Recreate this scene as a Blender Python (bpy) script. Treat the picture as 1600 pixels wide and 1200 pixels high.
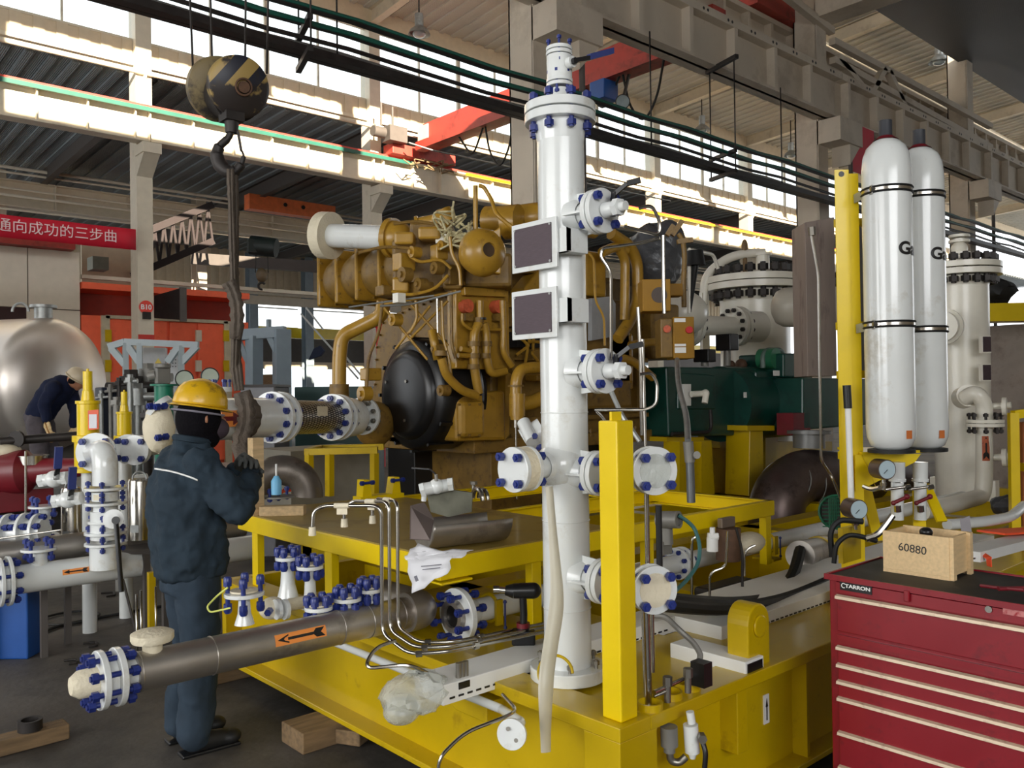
import bpy, bmesh, math, random
from mathutils import Vector as V, Matrix, Quaternion
random.seed(7)
for o in list(bpy.data.objects): bpy.data.objects.remove(o)
SC = bpy.context.scene
COL = SC.collection
PI = math.pi

# ------------------------------------------------------------------ camera, world, light, exposure
FPX, CAMH = 1326.0, 1.7
_X = V((1483., 7., -FPX)).normalized(); _Y = V((-1185., -30., -FPX)); _Y = (_Y-_X*_X.dot(_Y)).normalized(); _Z = _X.cross(_Y)
CM = Matrix((_X, _Y, _Z))
CAM = V((0, 0, CAMH))
cd = bpy.data.cameras.new('camera'); cam = bpy.data.objects.new('camera', cd); COL.objects.link(cam)
cd.sensor_width = 36; cd.lens = 36*FPX/1600; cd.clip_end = 300; cd.clip_start = .05
m4 = CM.to_4x4(); m4.translation = CAM; cam.matrix_world = m4
SC.camera = cam

w = bpy.data.worlds.new('sky'); SC.world = w; w.use_nodes = True
bgn = w.node_tree.nodes['Background']; bgn.inputs[0].default_value = (.93, .97, 1.0, 1); bgn.inputs[1].default_value = 1.6
SC.view_settings.view_transform = 'Standard'; SC.view_settings.look = 'None'
SC.view_settings.exposure = 0.6; SC.view_settings.gamma = 1; SC.view_settings.use_curve_mapping = False

def area(name, loc, look, sx, sy, power, col=(1, 1, 1)):
    l = bpy.data.lights.new(name, 'AREA'); l.shape = 'RECTANGLE'; l.size = sx; l.size_y = sy; l.energy = power; l.color = col
    o = bpy.data.objects.new(name, l); COL.objects.link(o); o.location = loc
    o.rotation_euler = (V(look)-V(loc)).to_track_quat('-Z', 'Y').to_euler(); return o
sl = bpy.data.lights.new('sun', 'SUN'); sl.energy = 18; sl.angle = .01; sl.color = (1, .86, .66)
so = bpy.data.objects.new('sun', sl); COL.objects.link(so); so.location = (0, -30, 30)
so.rotation_euler = V((.30, 1, -.318)).to_track_quat('-Z', 'Y').to_euler()
area('side_fill_light', (-1.5, -7.8, 4.4), (2.5, 6, .8), 12, 3.2, 620, (.98, .99, 1))  # added fill lamp in front of the solid south wall, no window there
area('end_fill_light', (-7.6, 4, 3.4), (10, 4.6, 1.2), 9, 4.2, 330, (1, .99, .97))  # added fill lamp inside the west end to brighten the left side

# ------------------------------------------------------------------ pixel helpers
def ray(px, py): return CM @ V((px-800, 600-py, -FPX))
def at(px, py, D): return CAM + ray(px, py)/FPX*D
def on(px, py, ax, v):
    d = ray(px, py); return CAM + d*((v-CAM[ax])/d[ax])
def onx(px, py, v): return on(px, py, 0, v)
def ony(px, py, v): return on(px, py, 1, v)
def onz(px, py, v): return on(px, py, 2, v)

# ------------------------------------------------------------------ materials
MATS = {}
def lin(c): return tuple(((x/255)/12.92 if x/255 <= .04045 else ((x/255+.055)/1.055)**2.4) for x in c)
def mat(name, rgb, rough=.45, metal=0., coat=0., var=.12, scale=6., bump=0., bscale=40., dirt=None, dirt_amt=.5, dscale=5., spec=.5, emit=0, alpha=None, trans=0, wave=None, aniso=None):
    if name in MATS: return MATS[name]
    m = bpy.data.materials.new(name); m.use_nodes = True; nt = m.node_tree; N = nt.nodes; L = nt.links
    b = N['Principled BSDF']; c = lin(rgb)
    tc = N.new('ShaderNodeTexCoord'); src = tc.outputs['Object']
    if aniso:
        mp = N.new('ShaderNodeMapping'); mp.inputs['Scale'].default_value = aniso; L.new(src, mp.inputs[0]); src = mp.outputs[0]
    nz = N.new('ShaderNodeTexNoise'); nz.inputs['Scale'].default_value = scale; nz.inputs['Detail'].default_value = 5; L.new(src, nz.inputs['Vector'])
    rp = N.new('ShaderNodeValToRGB'); rp.color_ramp.elements[0].position = .3; rp.color_ramp.elements[1].position = .7
    rp.color_ramp.elements[0].color = tuple(x*(1-var) for x in c)+(1,); rp.color_ramp.elements[1].color = tuple(min(1, x*(1+var)) for x in c)+(1,)
    L.new(nz.outputs[0], rp.inputs[0]); out = rp.outputs[0]
    if dirt:
        n2 = N.new('ShaderNodeTexNoise'); n2.inputs['Scale'].default_value = dscale; n2.inputs['Detail'].default_value = 9; n2.inputs['Roughness'].default_value = .68; L.new(src, n2.inputs['Vector'])
        r2 = N.new('ShaderNodeValToRGB'); r2.color_ramp.elements[0].position = .62-.3*dirt_amt; r2.color_ramp.elements[1].position = .74-.22*dirt_amt
        L.new(n2.outputs[0], r2.inputs[0]); mx = N.new('ShaderNodeMix'); mx.data_type = 'RGBA'
        L.new(r2.outputs[0], mx.inputs['Factor']); L.new(out, mx.inputs[6]); mx.inputs[7].default_value = lin(dirt)+(1,); out = mx.outputs[2]
    L.new(out, b.inputs['Base Color'])
    b.inputs['Roughness'].default_value = rough; b.inputs['Metallic'].default_value = metal; b.inputs['Coat Weight'].default_value = coat; b.inputs['Coat Roughness'].default_value = .12
    b.inputs['Specular IOR Level'].default_value = spec
    mr = N.new('ShaderNodeMapRange'); mr.inputs[3].default_value = max(0.03, rough*.8); mr.inputs[4].default_value = min(1, rough*1.25); L.new(nz.outputs[0], mr.inputs[0]); L.new(mr.outputs[0], b.inputs['Roughness'])
    if trans: b.inputs['Transmission Weight'].default_value = trans
    if alpha is not None: b.inputs['Alpha'].default_value = alpha
    h = None
    if bump:
        n3 = N.new('ShaderNodeTexNoise'); n3.inputs['Scale'].default_value = bscale; n3.inputs['Detail'].default_value = 4; L.new(src, n3.inputs['Vector']); h = n3.outputs[0]
        bp = N.new('ShaderNodeBump'); bp.inputs['Strength'].default_value = bump; bp.inputs['Distance'].default_value = .02; L.new(h, bp.inputs['Height']); L.new(bp.outputs[0], b.inputs['Normal'])
    if wave:   # ribs: (axis, scale, strength, distance)
        wv = N.new('ShaderNodeTexWave'); wv.bands_direction = wave[0]; wv.inputs['Scale'].default_value = wave[1]; L.new(tc.outputs['Object'], wv.inputs[0])
        bp = N.new('ShaderNodeBump'); bp.inputs['Strength'].default_value = wave[2]; bp.inputs['Distance'].default_value = wave[3]; L.new(wv.outputs[1], bp.inputs['Height']); L.new(bp.outputs[0], b.inputs['Normal'])
    if emit: b.inputs['Emission Color'].default_value = c+(1,); b.inputs['Emission Strength'].default_value = emit
    MATS[name] = m; return m

WHITE = mat('white_paint', (224, 227, 225), .2, coat=.5, var=.03, dirt=(196, 192, 180), dirt_amt=.15, dscale=3)
WHITE2 = mat('cream_white_paint', (236, 232, 218), .3, coat=.2, var=.04)
YEL = mat('yellow_paint', (196, 165, 0), .33, coat=.25, var=.05, dirt=(160, 130, 8), dirt_amt=.1, dscale=4)
YELS = mat('safety_yellow', (232, 200, 0), .32, coat=.2, var=.05)
CAT = mat('engine_ochre', (170, 130, 42), .34, coat=.25, var=.1, scale=9, dirt=(128, 94, 34), dirt_amt=.2, dscale=14)
CATD = mat('engine_ochre_dull', (128, 98, 40), .5, coat=.05, var=.18, scale=9, dirt=(92, 66, 32), dirt_amt=.3, dscale=16)
BLACK = mat('black_plastic', (22, 22, 24), .32, var=.2)
BLACKR = mat('black_rubber', (20, 20, 20), .6, var=.2)
BOLT = mat('blue_bolt', (30, 46, 118), .4, coat=.2, var=.25, scale=60)
STEEL = mat('stainless_tube', (190, 186, 178), .2, metal=1, var=.06)
STEELD = mat('brushed_steel', (182, 176, 168), .38, metal=.85, var=.12, scale=5, dirt=(140, 132, 126), dirt_amt=.25, dscale=3, bump=.02, bscale=20)
STEELG = mat('galvanised_steel', (160, 162, 160), .45, metal=.7, var=.15, scale=14)
GREYM = mat('grey_cast_metal', (128, 126, 120), .5, metal=.3, var=.15)
ZINC = mat('zinc_nut', (150, 146, 138), .35, metal=.9, var=.1)
GREEN = mat('compressor_green', (6, 62, 52), .35, coat=.25, var=.15, dirt=(4, 44, 38), dirt_amt=.3)
REDT = mat('toolbox_red', (132, 12, 28), .34, coat=.3, var=.08, dirt=(92, 10, 22), dirt_amt=.22, dscale=5)
MAROON = mat('maroon_paint', (110, 18, 30), .45, coat=.15, var=.15)
CONC = mat('floor_concrete', (84, 79, 73), .62, var=.25, scale=1.2, dirt=(48, 45, 42), dirt_amt=.55, dscale=.7, bump=.25, bscale=12)
BEAMW = mat('cream_steelwork', (210, 200, 180), .55, var=.05, dirt=(178, 166, 146), dirt_amt=.12, dscale=1.2)
BEAMG = mat('grey_steelwork', (200, 188, 170), .6, var=.06, scale=1.5, dirt=(176, 163, 145), dirt_amt=.3, dscale=.8)
BEAMD = mat('dark_steelwork', (84, 78, 74), .6, var=.1)
BGREY = mat('blue_grey_steel', (140, 154, 164), .5, var=.06)
CRANE = mat('crane_red', (168, 58, 46), .5, var=.1, dirt=(120, 44, 36), dirt_amt=.3, dscale=2)
ORANGE = mat('booth_orange', (244, 104, 66), .5, var=.05, dirt=(226, 90, 56), dirt_amt=.15)
CANVAS = mat('banner_red', (206, 24, 50), .6, var=.06)
SHEETB = mat('cabin_beige', (214, 204, 186), .6, var=.04)
CORRB = mat('corrugated_beige', (206, 190, 164), .6, var=.06)
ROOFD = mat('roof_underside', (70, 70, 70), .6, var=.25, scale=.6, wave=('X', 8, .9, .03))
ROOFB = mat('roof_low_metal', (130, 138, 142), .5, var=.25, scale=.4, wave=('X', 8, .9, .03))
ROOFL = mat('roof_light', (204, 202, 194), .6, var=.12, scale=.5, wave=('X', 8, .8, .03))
WOOD = mat('raw_timber', (196, 168, 126), .7, var=.2, scale=3, aniso=(2, 18, 18), bump=.15)
WOODD = mat('dirty_timber', (128, 104, 74), .8, var=.3, scale=3, aniso=(2, 14, 14), bump=.3)
PLY = mat('plywood', (216, 186, 140), .65, var=.1, scale=4, aniso=(3, 20, 20))
RUST = mat('rusty_iron', (92, 66, 48), .7, var=.3, scale=20)
NAVY = mat('blue_cloth', (42, 54, 64), .88, var=.15, scale=12, bump=.5, bscale=9, spec=.2)
NAVYT = mat('grey_blue_trousers', (48, 60, 72), .9, var=.18, scale=10, bump=.5, bscale=9, spec=.2)
NAVY2 = mat('dark_navy_cloth', (28, 34, 58), .88, var=.2, scale=12, bump=.5, bscale=9, spec=.2)
GREYCL = mat('grey_cloth', (88, 82, 86), .9, var=.2, scale=8, bump=.5, bscale=9, spec=.2)
GLOVE = mat('grey_glove', (74, 76, 74), .9, var=.25, scale=30, bump=.3, bscale=60)
GLOVEY = mat('cream_glove', (226, 196, 146), .9, var=.2, scale=30)
SKIN = mat('skin', (176, 122, 92), .5, var=.06)
KNIT = mat('black_knit', (16, 14, 18), .95, var=.2, bump=.4, bscale=90, spec=.1)
HELM = mat('hard_hat_yellow', (214, 168, 20), .35, coat=.3, var=.08, dirt=(120, 92, 40), dirt_amt=.35, dscale=14)
HELMW = mat('hard_hat_white', (206, 190, 160), .4, coat=.2, var=.06)
PAPER = mat('paper', (222, 222, 226), .8, var=.04)
PLAST = mat('clear_plastic_wrap', (232, 236, 228), .12, var=.04, trans=.5, alpha=.62, bump=.6, bscale=26)
HOSET = mat('translucent_hose', (222, 216, 196), .35, var=.05, trans=.35, alpha=.9)
TAPE = mat('cream_tape', (222, 212, 186), .6, var=.08, bump=.3, bscale=50)
SLING = mat('sling_webbing', (92, 82, 72), .85, var=.2, scale=10, bump=.4, bscale=70)
DARKI = mat('dark_iron', (52, 48, 46), .5, metal=.4, var=.3, scale=8)
ORST = mat('orange_sticker', (244, 150, 70), .5, var=.03)
PLATE = mat('name_plate', (84, 72, 78), .4, metal=.5, var=.12, scale=30, aniso=(1, 1, 14))
WHITEP = mat('white_flat', (236, 236, 232), .5, var=.03)
REDP = mat('red_flat', (200, 34, 40), .5, var=.05)
BLUEP = mat('blue_paint', (20, 76, 150), .4, coat=.2, var=.08)
BLUEPV = mat('blue_vinyl_grip', (40, 52, 110), .5, var=.15)
FLUOR = mat('fluorescent_orange', (255, 92, 48), .5, var=.05)
CYAN = mat('light_blue_plastic', (120, 190, 230), .4, var=.05)
FOIL = mat('crumpled_plastic_sheet', (84, 86, 90), .3, metal=.2, var=.3, scale=6, bump=.9, bscale=10)
TEALR = mat('trolley_green', (24, 90, 76), .5, var=.1)
GLASSW = mat('lamp_glass', (190, 205, 210), .1, trans=.5)
DIAL = mat('gauge_dial', (176, 196, 204), .3, var=.03)
def glassmat():
    m = bpy.data.materials.new('window_glass'); m.use_nodes = True; nt = m.node_tree; N = nt.nodes; L = nt.links
    N.remove(N['Principled BSDF']); t = N.new('ShaderNodeBsdfTransparent'); t.inputs[0].default_value = (.96, .98, .98, 1); g = N.new('ShaderNodeBsdfGlossy'); g.inputs['Roughness'].default_value = .1
    mx = N.new('ShaderNodeMixShader'); mx.inputs[0].default_value = .06; L.new(t.outputs[0], mx.inputs[1]); L.new(g.outputs[0], mx.inputs[2]); L.new(mx.outputs[0], N['Material Output'].inputs[0]); return m
GLASS = glassmat()
def hookmat():
    m = mat('hook_block_paint', (124, 108, 72), .5, var=.15, scale=6, dirt=(44, 38, 34), dirt_amt=.4, dscale=6)
    return m
HOOKP = hookmat()
def stripemat():
    m = bpy.data.materials.new('hazard_stripe_worn'); m.use_nodes = True; nt = m.node_tree; N = nt.nodes; L = nt.links; b = N['Principled BSDF']
    tc = N.new('ShaderNodeTexCoord'); sx = N.new('ShaderNodeSeparateXYZ'); L.new(tc.outputs['Object'], sx.inputs[0])
    a = N.new('ShaderNodeMath'); a.operation = 'MULTIPLY_ADD'; a.inputs[1].default_value = -.72; L.new(sx.outputs['Z'], a.inputs[0]); L.new(sx.outputs['X'], a.inputs[2])
    s = N.new('ShaderNodeMath'); s.operation = 'MULTIPLY'; s.inputs[1].default_value = 34; L.new(a.outputs[0], s.inputs[0])
    si = N.new('ShaderNodeMath'); si.operation = 'SINE'; L.new(s.outputs[0], si.inputs[0])
    gt = N.new('ShaderNodeMath'); gt.operation = 'GREATER_THAN'; gt.inputs[1].default_value = .1; L.new(si.outputs[0], gt.inputs[0])
    zz = N.new('ShaderNodeMath'); zz.operation = 'GREATER_THAN'; zz.inputs[1].default_value = -.02; L.new(sx.outputs['Z'], zz.inputs[0])
    mu = N.new('ShaderNodeMath'); mu.operation = 'MULTIPLY'; L.new(gt.outputs[0], mu.inputs[0]); L.new(zz.outputs[0], mu.inputs[1])
    m1 = N.new('ShaderNodeMix'); m1.data_type = 'RGBA'; m1.inputs[6].default_value = lin((168, 142, 84))+(1,); m1.inputs[7].default_value = lin((38, 40, 52))+(1,); L.new(mu.outputs[0], m1.inputs['Factor'])
    n2 = N.new('ShaderNodeTexNoise'); n2.inputs['Scale'].default_value = 9; n2.inputs['Detail'].default_value = 9; L.new(tc.outputs['Object'], n2.inputs[0])
    zr = N.new('ShaderNodeMapRange'); zr.inputs[1].default_value = -.2; zr.inputs[2].default_value = .1; zr.inputs[3].default_value = .28; zr.inputs[4].default_value = 0; L.new(sx.outputs['Z'], zr.inputs[0])
    ad = N.new('ShaderNodeMath'); ad.operation = 'ADD'; L.new(n2.outputs[0], ad.inputs[0]); L.new(zr.outputs[0], ad.inputs[1])
    r2 = N.new('ShaderNodeValToRGB'); r2.color_ramp.elements[0].position = .56; r2.color_ramp.elements[1].position = .64; L.new(ad.outputs[0], r2.inputs[0])
    m2 = N.new('ShaderNodeMix'); m2.data_type = 'RGBA'; L.new(r2.outputs[0], m2.inputs['Factor']); L.new(m1.outputs[2], m2.inputs[6]); m2.inputs[7].default_value = lin((48, 42, 40))+(1,)
    L.new(m2.outputs[2], b.inputs['Base Color']); b.inputs['Roughness'].default_value = .42; return m
HAZ = stripemat()
def braidmat():
    m = bpy.data.materials.new('braided_steel'); m.use_nodes = True; nt = m.node_tree; N = nt.nodes; L = nt.links; b = N['Principled BSDF']
    tc = N.new('ShaderNodeTexCoord'); ck = N.new('ShaderNodeTexBrick'); L.new(tc.outputs['UV'], ck.inputs[0]); ck.inputs['Scale'].default_value = 14
    ck.inputs['Color1'].default_value = (.75, .73, .68, 1); ck.inputs['Color2'].default_value = (.55, .53, .48, 1); ck.inputs['Mortar'].default_value = (.02, .02, .02, 1); ck.inputs['Mortar Size'].default_value = .10; ck.inputs['Brick Width'].default_value = .42; ck.inputs['Row Height'].default_value = .8
    L.new(ck.outputs[0], b.inputs['Base Color']); b.inputs['Metallic'].default_value = .7; b.inputs['Roughness'].default_value = .35; return m
BRAID = braidmat()

# ------------------------------------------------------------------ mesh builder
WL = {}
def basis(d):
    d = V(d).normalized(); u = d.cross(V((0, 0, 1)))
    if u.length < 1e-4: u = V((1, 0, 0))
    u.normalize(); return d, u, u.cross(d)
def fillet(path, r, n=5):
    path = [V(p) for p in path]; out = [path[0]]
    for i in range(1, len(path)-1):
        a, b, c = path[i-1], path[i], path[i+1]; d1 = (a-b); d2 = (c-b); t = min(r, d1.length*.48, d2.length*.48)
        p, q = b+d1.normalized()*t, b+d2.normalized()*t
        for k in range(n+1):
            s = k/n; out.append(p*(1-s)**2+b*2*s*(1-s)+q*s*s)
    out.append(path[-1]); return out
class MB:
    def __init__(s): s.v = []; s.f = []; s.sm = []
    def add(s, vs, fs, sm=False):
        o = len(s.v); s.v += [V(x) for x in vs]; s.f += [tuple(o+i for i in f) for f in fs]; s.sm += [sm]*len(fs); return s
    def box(s, a, b):
        x0, y0, z0 = [min(a[i], b[i]) for i in range(3)]; x1, y1, z1 = [max(a[i], b[i]) for i in range(3)]
        return s.add([(x0, y0, z0), (x1, y0, z0), (x1, y1, z0), (x0, y1, z0), (x0, y0, z1), (x1, y0, z1), (x1, y1, z1), (x0, y1, z1)], [(3, 2, 1, 0), (4, 5, 6, 7), (0, 1, 5, 4), (1, 2, 6, 5), (2, 3, 7, 6), (3, 0, 4, 7)])
    def obox(s, c, ex, ey, ez):
        c, ex, ey, ez = V(c), V(ex)/2, V(ey)/2, V(ez)/2; vs = [c+ex*i+ey*j+ez*k for k in (-1, 1) for (i, j) in ((-1, -1), (1, -1), (1, 1), (-1, 1))]
        return s.add(vs, [(3, 2, 1, 0), (4, 5, 6, 7), (0, 1, 5, 4), (1, 2, 6, 5), (2, 3, 7, 6), (3, 0, 4, 7)])
    def beam(s, p, q, w, h):   # rectangular bar, w sideways, h upwards
        p, q = V(p), V(q); d, u, n = basis(q-p); return s.obox((p+q)/2, q-p, u*w, n*h)
    def ibeam(s, p, q, h, wd, tf=.02, tw=.015, up=None):
        p, q = V(p), V(q); d, u, n = basis(q-p)
        if up is not None: n = V(up).normalized(); u = n.cross(d)
        c = (p+q)/2; L = q-p
        s.obox(c+n*(h/2-tf/2), L, u*wd, n*tf); s.obox(c-n*(h/2-tf/2), L, u*wd, n*tf); s.obox(c, L, u*tw, n*(h-2*tf)); return s
    def cyl(s, p, q, r, r2=None, n=20, cap=True, sm=True):
        p, q = V(p), V(q); r2 = r if r2 is None else r2; d, u, k = basis(q-p); vs = []
        for i in range(n):
            a = 2*PI*i/n; e = u*math.cos(a)+k*math.sin(a); vs += [p+e*r, q+e*r2]
        s.add(vs, [(2*i, 2*((i+1) % n), 2*((i+1) % n)+1, 2*i+1) for i in range(n)], sm)
        if cap: s.add([vs[2*i] for i in range(n)], [tuple(range(n))[::-1]]); s.add([vs[2*i+1] for i in range(n)], [tuple(range(n))])
        return s
    def hexa(s, p, q, r): return s.cyl(p, q, r, n=6, sm=False)
    def ring(s, p, q, ro, ri, n=28):   # washer / pipe with a bore
        p, q = V(p), V(q); d, u, k = basis(q-p); vs = []
        for i in range(n):
            a = 2*PI*i/n; e = u*math.cos(a)+k*math.sin(a); vs += [p+e*ro, q+e*ro, q+e*ri, p+e*ri]
        for j in range(4): s.add([vs[4*i+jj] for i in range(n) for jj in (j, (j+1) % 4)], [(2*i, 2*((i+1) % n), 2*((i+1) % n)+1, 2*i+1) for i in range(n)], j in (0, 2))
        return s
    def lathe(s, prof, o, ax=(0, 0, 1), n=28, sm=True, split=.6):
        o = V(o); d, u, k = basis(ax); rings = []
        for r, h in prof: rings.append([o+d*h+(u*math.cos(2*PI*i/n)+k*math.sin(2*PI*i/n))*max(r, 1e-4) for i in range(n)])
        for j in range(len(prof)-1):
            vs = rings[j]+rings[j+1]; s.add(vs, [(i, (i+1) % n, n+(i+1) % n, n+i) for i in range(n)], sm)
        return s
    def slathe(s, prof, o, ax=(0, 0, 1), n=28):   # shared rings: smooth profile
        o = V(o); d, u, k = basis(ax); vs = []
        for r, h in prof: vs += [o+d*h+(u*math.cos(2*PI*i/n)+k*math.sin(2*PI*i/n))*max(r, 1e-4) for i in range(n)]
        return s.add(vs, [(j*n+i, j*n+(i+1) % n, (j+1)*n+(i+1) % n, (j+1)*n+i) for j in range(len(prof)-1) for i in range(n)], True)
    def tube(s, path, r, n=10, fil=0, cap=True, r2=None, flat=1.):
        path = fillet(path, fil) if fil else [V(p) for p in path]; m = len(path); vs = []; d0 = (path[1]-path[0]).normalized(); d, u, k = basis(d0)
        for i, p in enumerate(path):
            t = (path[min(i+1, m-1)]-path[max(i-1, 0)]).normalized(); u = (u-t*u.dot(t)).normalized(); k = u.cross(t); rr = r if r2 is None else r+(r2-r)*i/(m-1)
            if callable(r): rr = r(i/(m-1))
            vs += [p+(u*math.cos(2*PI*j/n)+k*math.sin(2*PI*j/n)*flat)*rr for j in range(n)]
        s.add(vs, [(i*n+j, (i+1)*n+j, (i+1)*n+(j+1) % n, i*n+(j+1) % n) for i in range(m-1) for j in range(n)], True)
        if cap: s.add(vs[:n], [tuple(range(n))]); s.add(vs[-n:], [tuple(range(n))[::-1]])
        return s
    def ball(s, c, r, sc=(1, 1, 1), n=20, m=12):
        c = V(c); vs = []; 
        for j in range(m+1):
            t = PI*j/m
            for i in range(n): a = 2*PI*i/n; vs.append(c+V((math.sin(t)*math.cos(a)*sc[0], math.sin(t)*math.sin(a)*sc[1], math.cos(t)*sc[2]))*r)
        return s.add(vs, [(j*n+i, (j+1)*n+i, (j+1)*n+(i+1) % n, j*n+(i+1) % n) for j in range(m) for i in range(n)], True)
    def prism(s, pts, d):   # planar polygon pts extruded by d
        pts = [V(p) for p in pts]; d = V(d); n = len(pts); s.add(pts+[p+d for p in pts], [tuple(range(n))[::-1], tuple(range(n, 2*n))]+[(i, (i+1) % n, n+(i+1) % n, n+i) for i in range(n)]); return s
    def torus(s, c, ax, R, r, n=28, m=8, a0=0, a1=2*PI):
        c = V(c); d, u, k = basis(ax); full = abs(a1-a0-2*PI) < 1e-3; cnt = n+1
        pts = [c+(u*math.cos(a0+(a1-a0)*i/n)+k*math.sin(a0+(a1-a0)*i/n))*R for i in range(cnt)]; vs = []
        for i, p in enumerate(pts):
            e = (p-c).normalized(); vs += [p+(e*math.cos(2*PI*j/m)+d*math.sin(2*PI*j/m))*r for j in range(m)]
        return s.add(vs, [(i*m+j, (i+1)*m+j, (i+1)*m+(j+1) % m, i*m+(j+1) % m) for i in range(n) for j in range(m)], True)
    def sheet(s, grid):   # grid of points, rows x cols
        R, C = len(grid), len(grid[0]); return s.add([p for r in grid for p in r], [(i*C+j, i*C+j+1, (i+1)*C+j+1, (i+1)*C+j) for i in range(R-1) for j in range(C-1)], True)
    def build(s, name, m, parent=None, origin=None, bev=0, solid=0, sub=0):
        me = bpy.data.meshes.new(name); 
        lo = V([min(v[i] for v in s.v) for i in range(3)]); hi = V([max(v[i] for v in s.v) for i in range(3)])
        org = V(origin) if origin is not None else (V(((lo.x+hi.x)/2, (lo.y+hi.y)/2, lo.z)) if parent is None else (lo+hi)/2)
        me.from_pydata([v-org for v in s.v], [], s.f); me.polygons.foreach_set('use_smooth', s.sm); me.materials.append(m)
        bm = bmesh.new(); bm.from_mesh(me); bmesh.ops.remove_doubles(bm, verts=bm.verts, dist=1e-5); bmesh.ops.recalc_face_normals(bm, faces=bm.faces)
        for e in bm.edges:
            if len(e.link_faces) == 2 and e.calc_face_angle(0) > .7: e.smooth = False
        bm.to_mesh(me); bm.free(); me.update()
        o = bpy.data.objects.new(name, me); COL.objects.link(o); WL[o.name] = org
        if parent is not None: o.parent = parent; o.location = org-WL[parent.name]
        else: o.location = org
        if bev: md = o.modifiers.new('bevel', 'BEVEL'); md.width = bev; md.segments = 2; md.limit_method = 'ANGLE'
        if solid: md = o.modifiers.new('solid', 'SOLIDIFY'); md.thickness = solid; md.offset = 0
        if sub: md = o.modifiers.new('sub', 'SUBSURF'); md.levels = sub; md.render_levels = sub
        return o
def tag(o, label=None, cat=None, group=None, kind=None):
    if label: o['label'] = label
    if cat: o['category'] = cat
    if group: o['group'] = group
    if kind: o['kind'] = kind
    return o
def thing(name, label, cat, loc, group=None):
    o = bpy.data.objects.new(name, None); COL.objects.link(o); o.location = loc; WL[o.name] = V(loc); o.empty_display_size = .1; return tag(o, label, cat, group)
def struct(o): o['kind'] = 'structure'; return o
BM = {}
def bolt(parent, p, ax, size, length, m=None, cap=False, stud=0.0):
    """one stud bolt: a nut at each end of a rod (or a capped nut), centred on p along ax"""
    m = m or BOLT; key = (round(size, 4), round(length, 4), m.name, cap)
    if key not in BM:
        b = MB(); h = length/2; r = size*.5
        b.cyl((0, 0, -h-size*.85), (0, 0, h+size*.85), r*.6, n=10); b.hexa((0, 0, h), (0, 0, h+size*.65), r*1.12); b.hexa((0, 0, -h-size*.65), (0, 0, -h), r*1.12)
        if cap: b.lathe([(r*1.1, h+size*.5), (r*1.05, h+size*.95), (r*.75, h+size*1.2), (0, h+size*1.25)], (0, 0, 0), n=10); b.lathe([(r*1.1, -h-size*.5), (r*1.05, -h-size*.95), (r*.75, -h-size*1.2), (0, -h-size*1.25)], (0, 0, 0), n=10)
        o = b.build('bolt', m, None, origin=(0, 0, 0)); BM[key] = o.data; bpy.data.objects.remove(o)
    o = bpy.data.objects.new('bolt', BM[key]); COL.objects.link(o); o.parent = parent; o.location = V(p)-WL[parent.name]; o.rotation_mode = 'QUATERNION'
    o.rotation_quaternion = V(ax).to_track_quat('Z', 'Y'); WL[o.name] = V(p); return o
def circle_pts(c, ax, R, n, ph=.5):
    d, u, k = basis(ax); return [V(c)+(u*math.cos(2*PI*(i+ph)/n)+k*math.sin(2*PI*(i+ph)/n))*R for i in range(n)]
def flange(root, c, ax, R, t, n=8, bs=.018, bl=None, m=None, bore=0, pair=True, gap=.004, cap=False, ph=.5, bm=None, neck=0, name='flange', bolts=True):
    """flange (or bolted pair) centred on c, axis ax; bolts are its sub-parts"""
    c = V(c); d = V(ax).normalized(); m = m or WHITE; b = MB()
    def disc(a, z):
        if bore: b.ring(a, z, R, bore)
        else: b.cyl(a, z, R, n=32)
    if pair: disc(c-d*(t+gap/2), c-d*gap/2); disc(c+d*gap/2, c+d*(t+gap/2)); b.cyl(c-d*gap/2, c+d*gap/2, R*.72, n=24) if not bore else b.ring(c-d*gap/2, c+d*gap/2, R*.72, bore)
    else: disc(c-d*t/2, c+d*t/2)
    if neck:
        T = (t+gap/2) if pair else t/2
        b.lathe([(R*.62, T), (neck*1.02, T+R*.35)], c, d); b.lathe([(R*.62, T), (neck*1.02, T+R*.35)], c, -d)
    f = b.build(name, m, root, bev=min(.003, t*.15)); L = bl or ((2*t+gap) if pair else t)
    if bolts:
        for p in circle_pts(c, d, R*.8, n, ph): bolt(f, p, d, bs*1.28, L, bm, cap)
    return f
def text_obj(s, size, origin, right, up, m, parent, name='lettering', ext=.002, bold=0, align='CENTER', sx=1):
    cu = bpy.data.curves.new(name, 'FONT'); cu.body = s; cu.size = size; cu.extrude = ext; cu.align_x = align; cu.align_y = 'CENTER'; cu.offset = bold
    tmp = bpy.data.objects.new(name+'_tmp', cu); COL.objects.link(tmp); bpy.context.view_layer.update(); dg = bpy.context.evaluated_depsgraph_get()
    me = bpy.data.meshes.new_from_object(tmp.evaluated_get(dg)); bpy.data.objects.remove(tmp); me.materials.clear(); me.materials.append(m)
    o = bpy.data.objects.new(name, me); COL.objects.link(o)
    r = V(right).normalized(); n = r.cross(V(up)).normalized(); u = n.cross(r)
    M = Matrix((r*sx, u, n)).transposed().to_4x4(); M.translation = V(origin)-(WL[parent.name] if parent else V()); o.parent = parent; o.matrix_local = M; WL[o.name] = V(origin); return o
# ================================================================== BUILDING
YA, YB, YC, YD = 8.7, 19.5, 29.0, 38.0
b = MB(); b.box((-12, -9, -.12), (75, 60, 0)); struct(b.build('floor', CONC))
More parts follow.
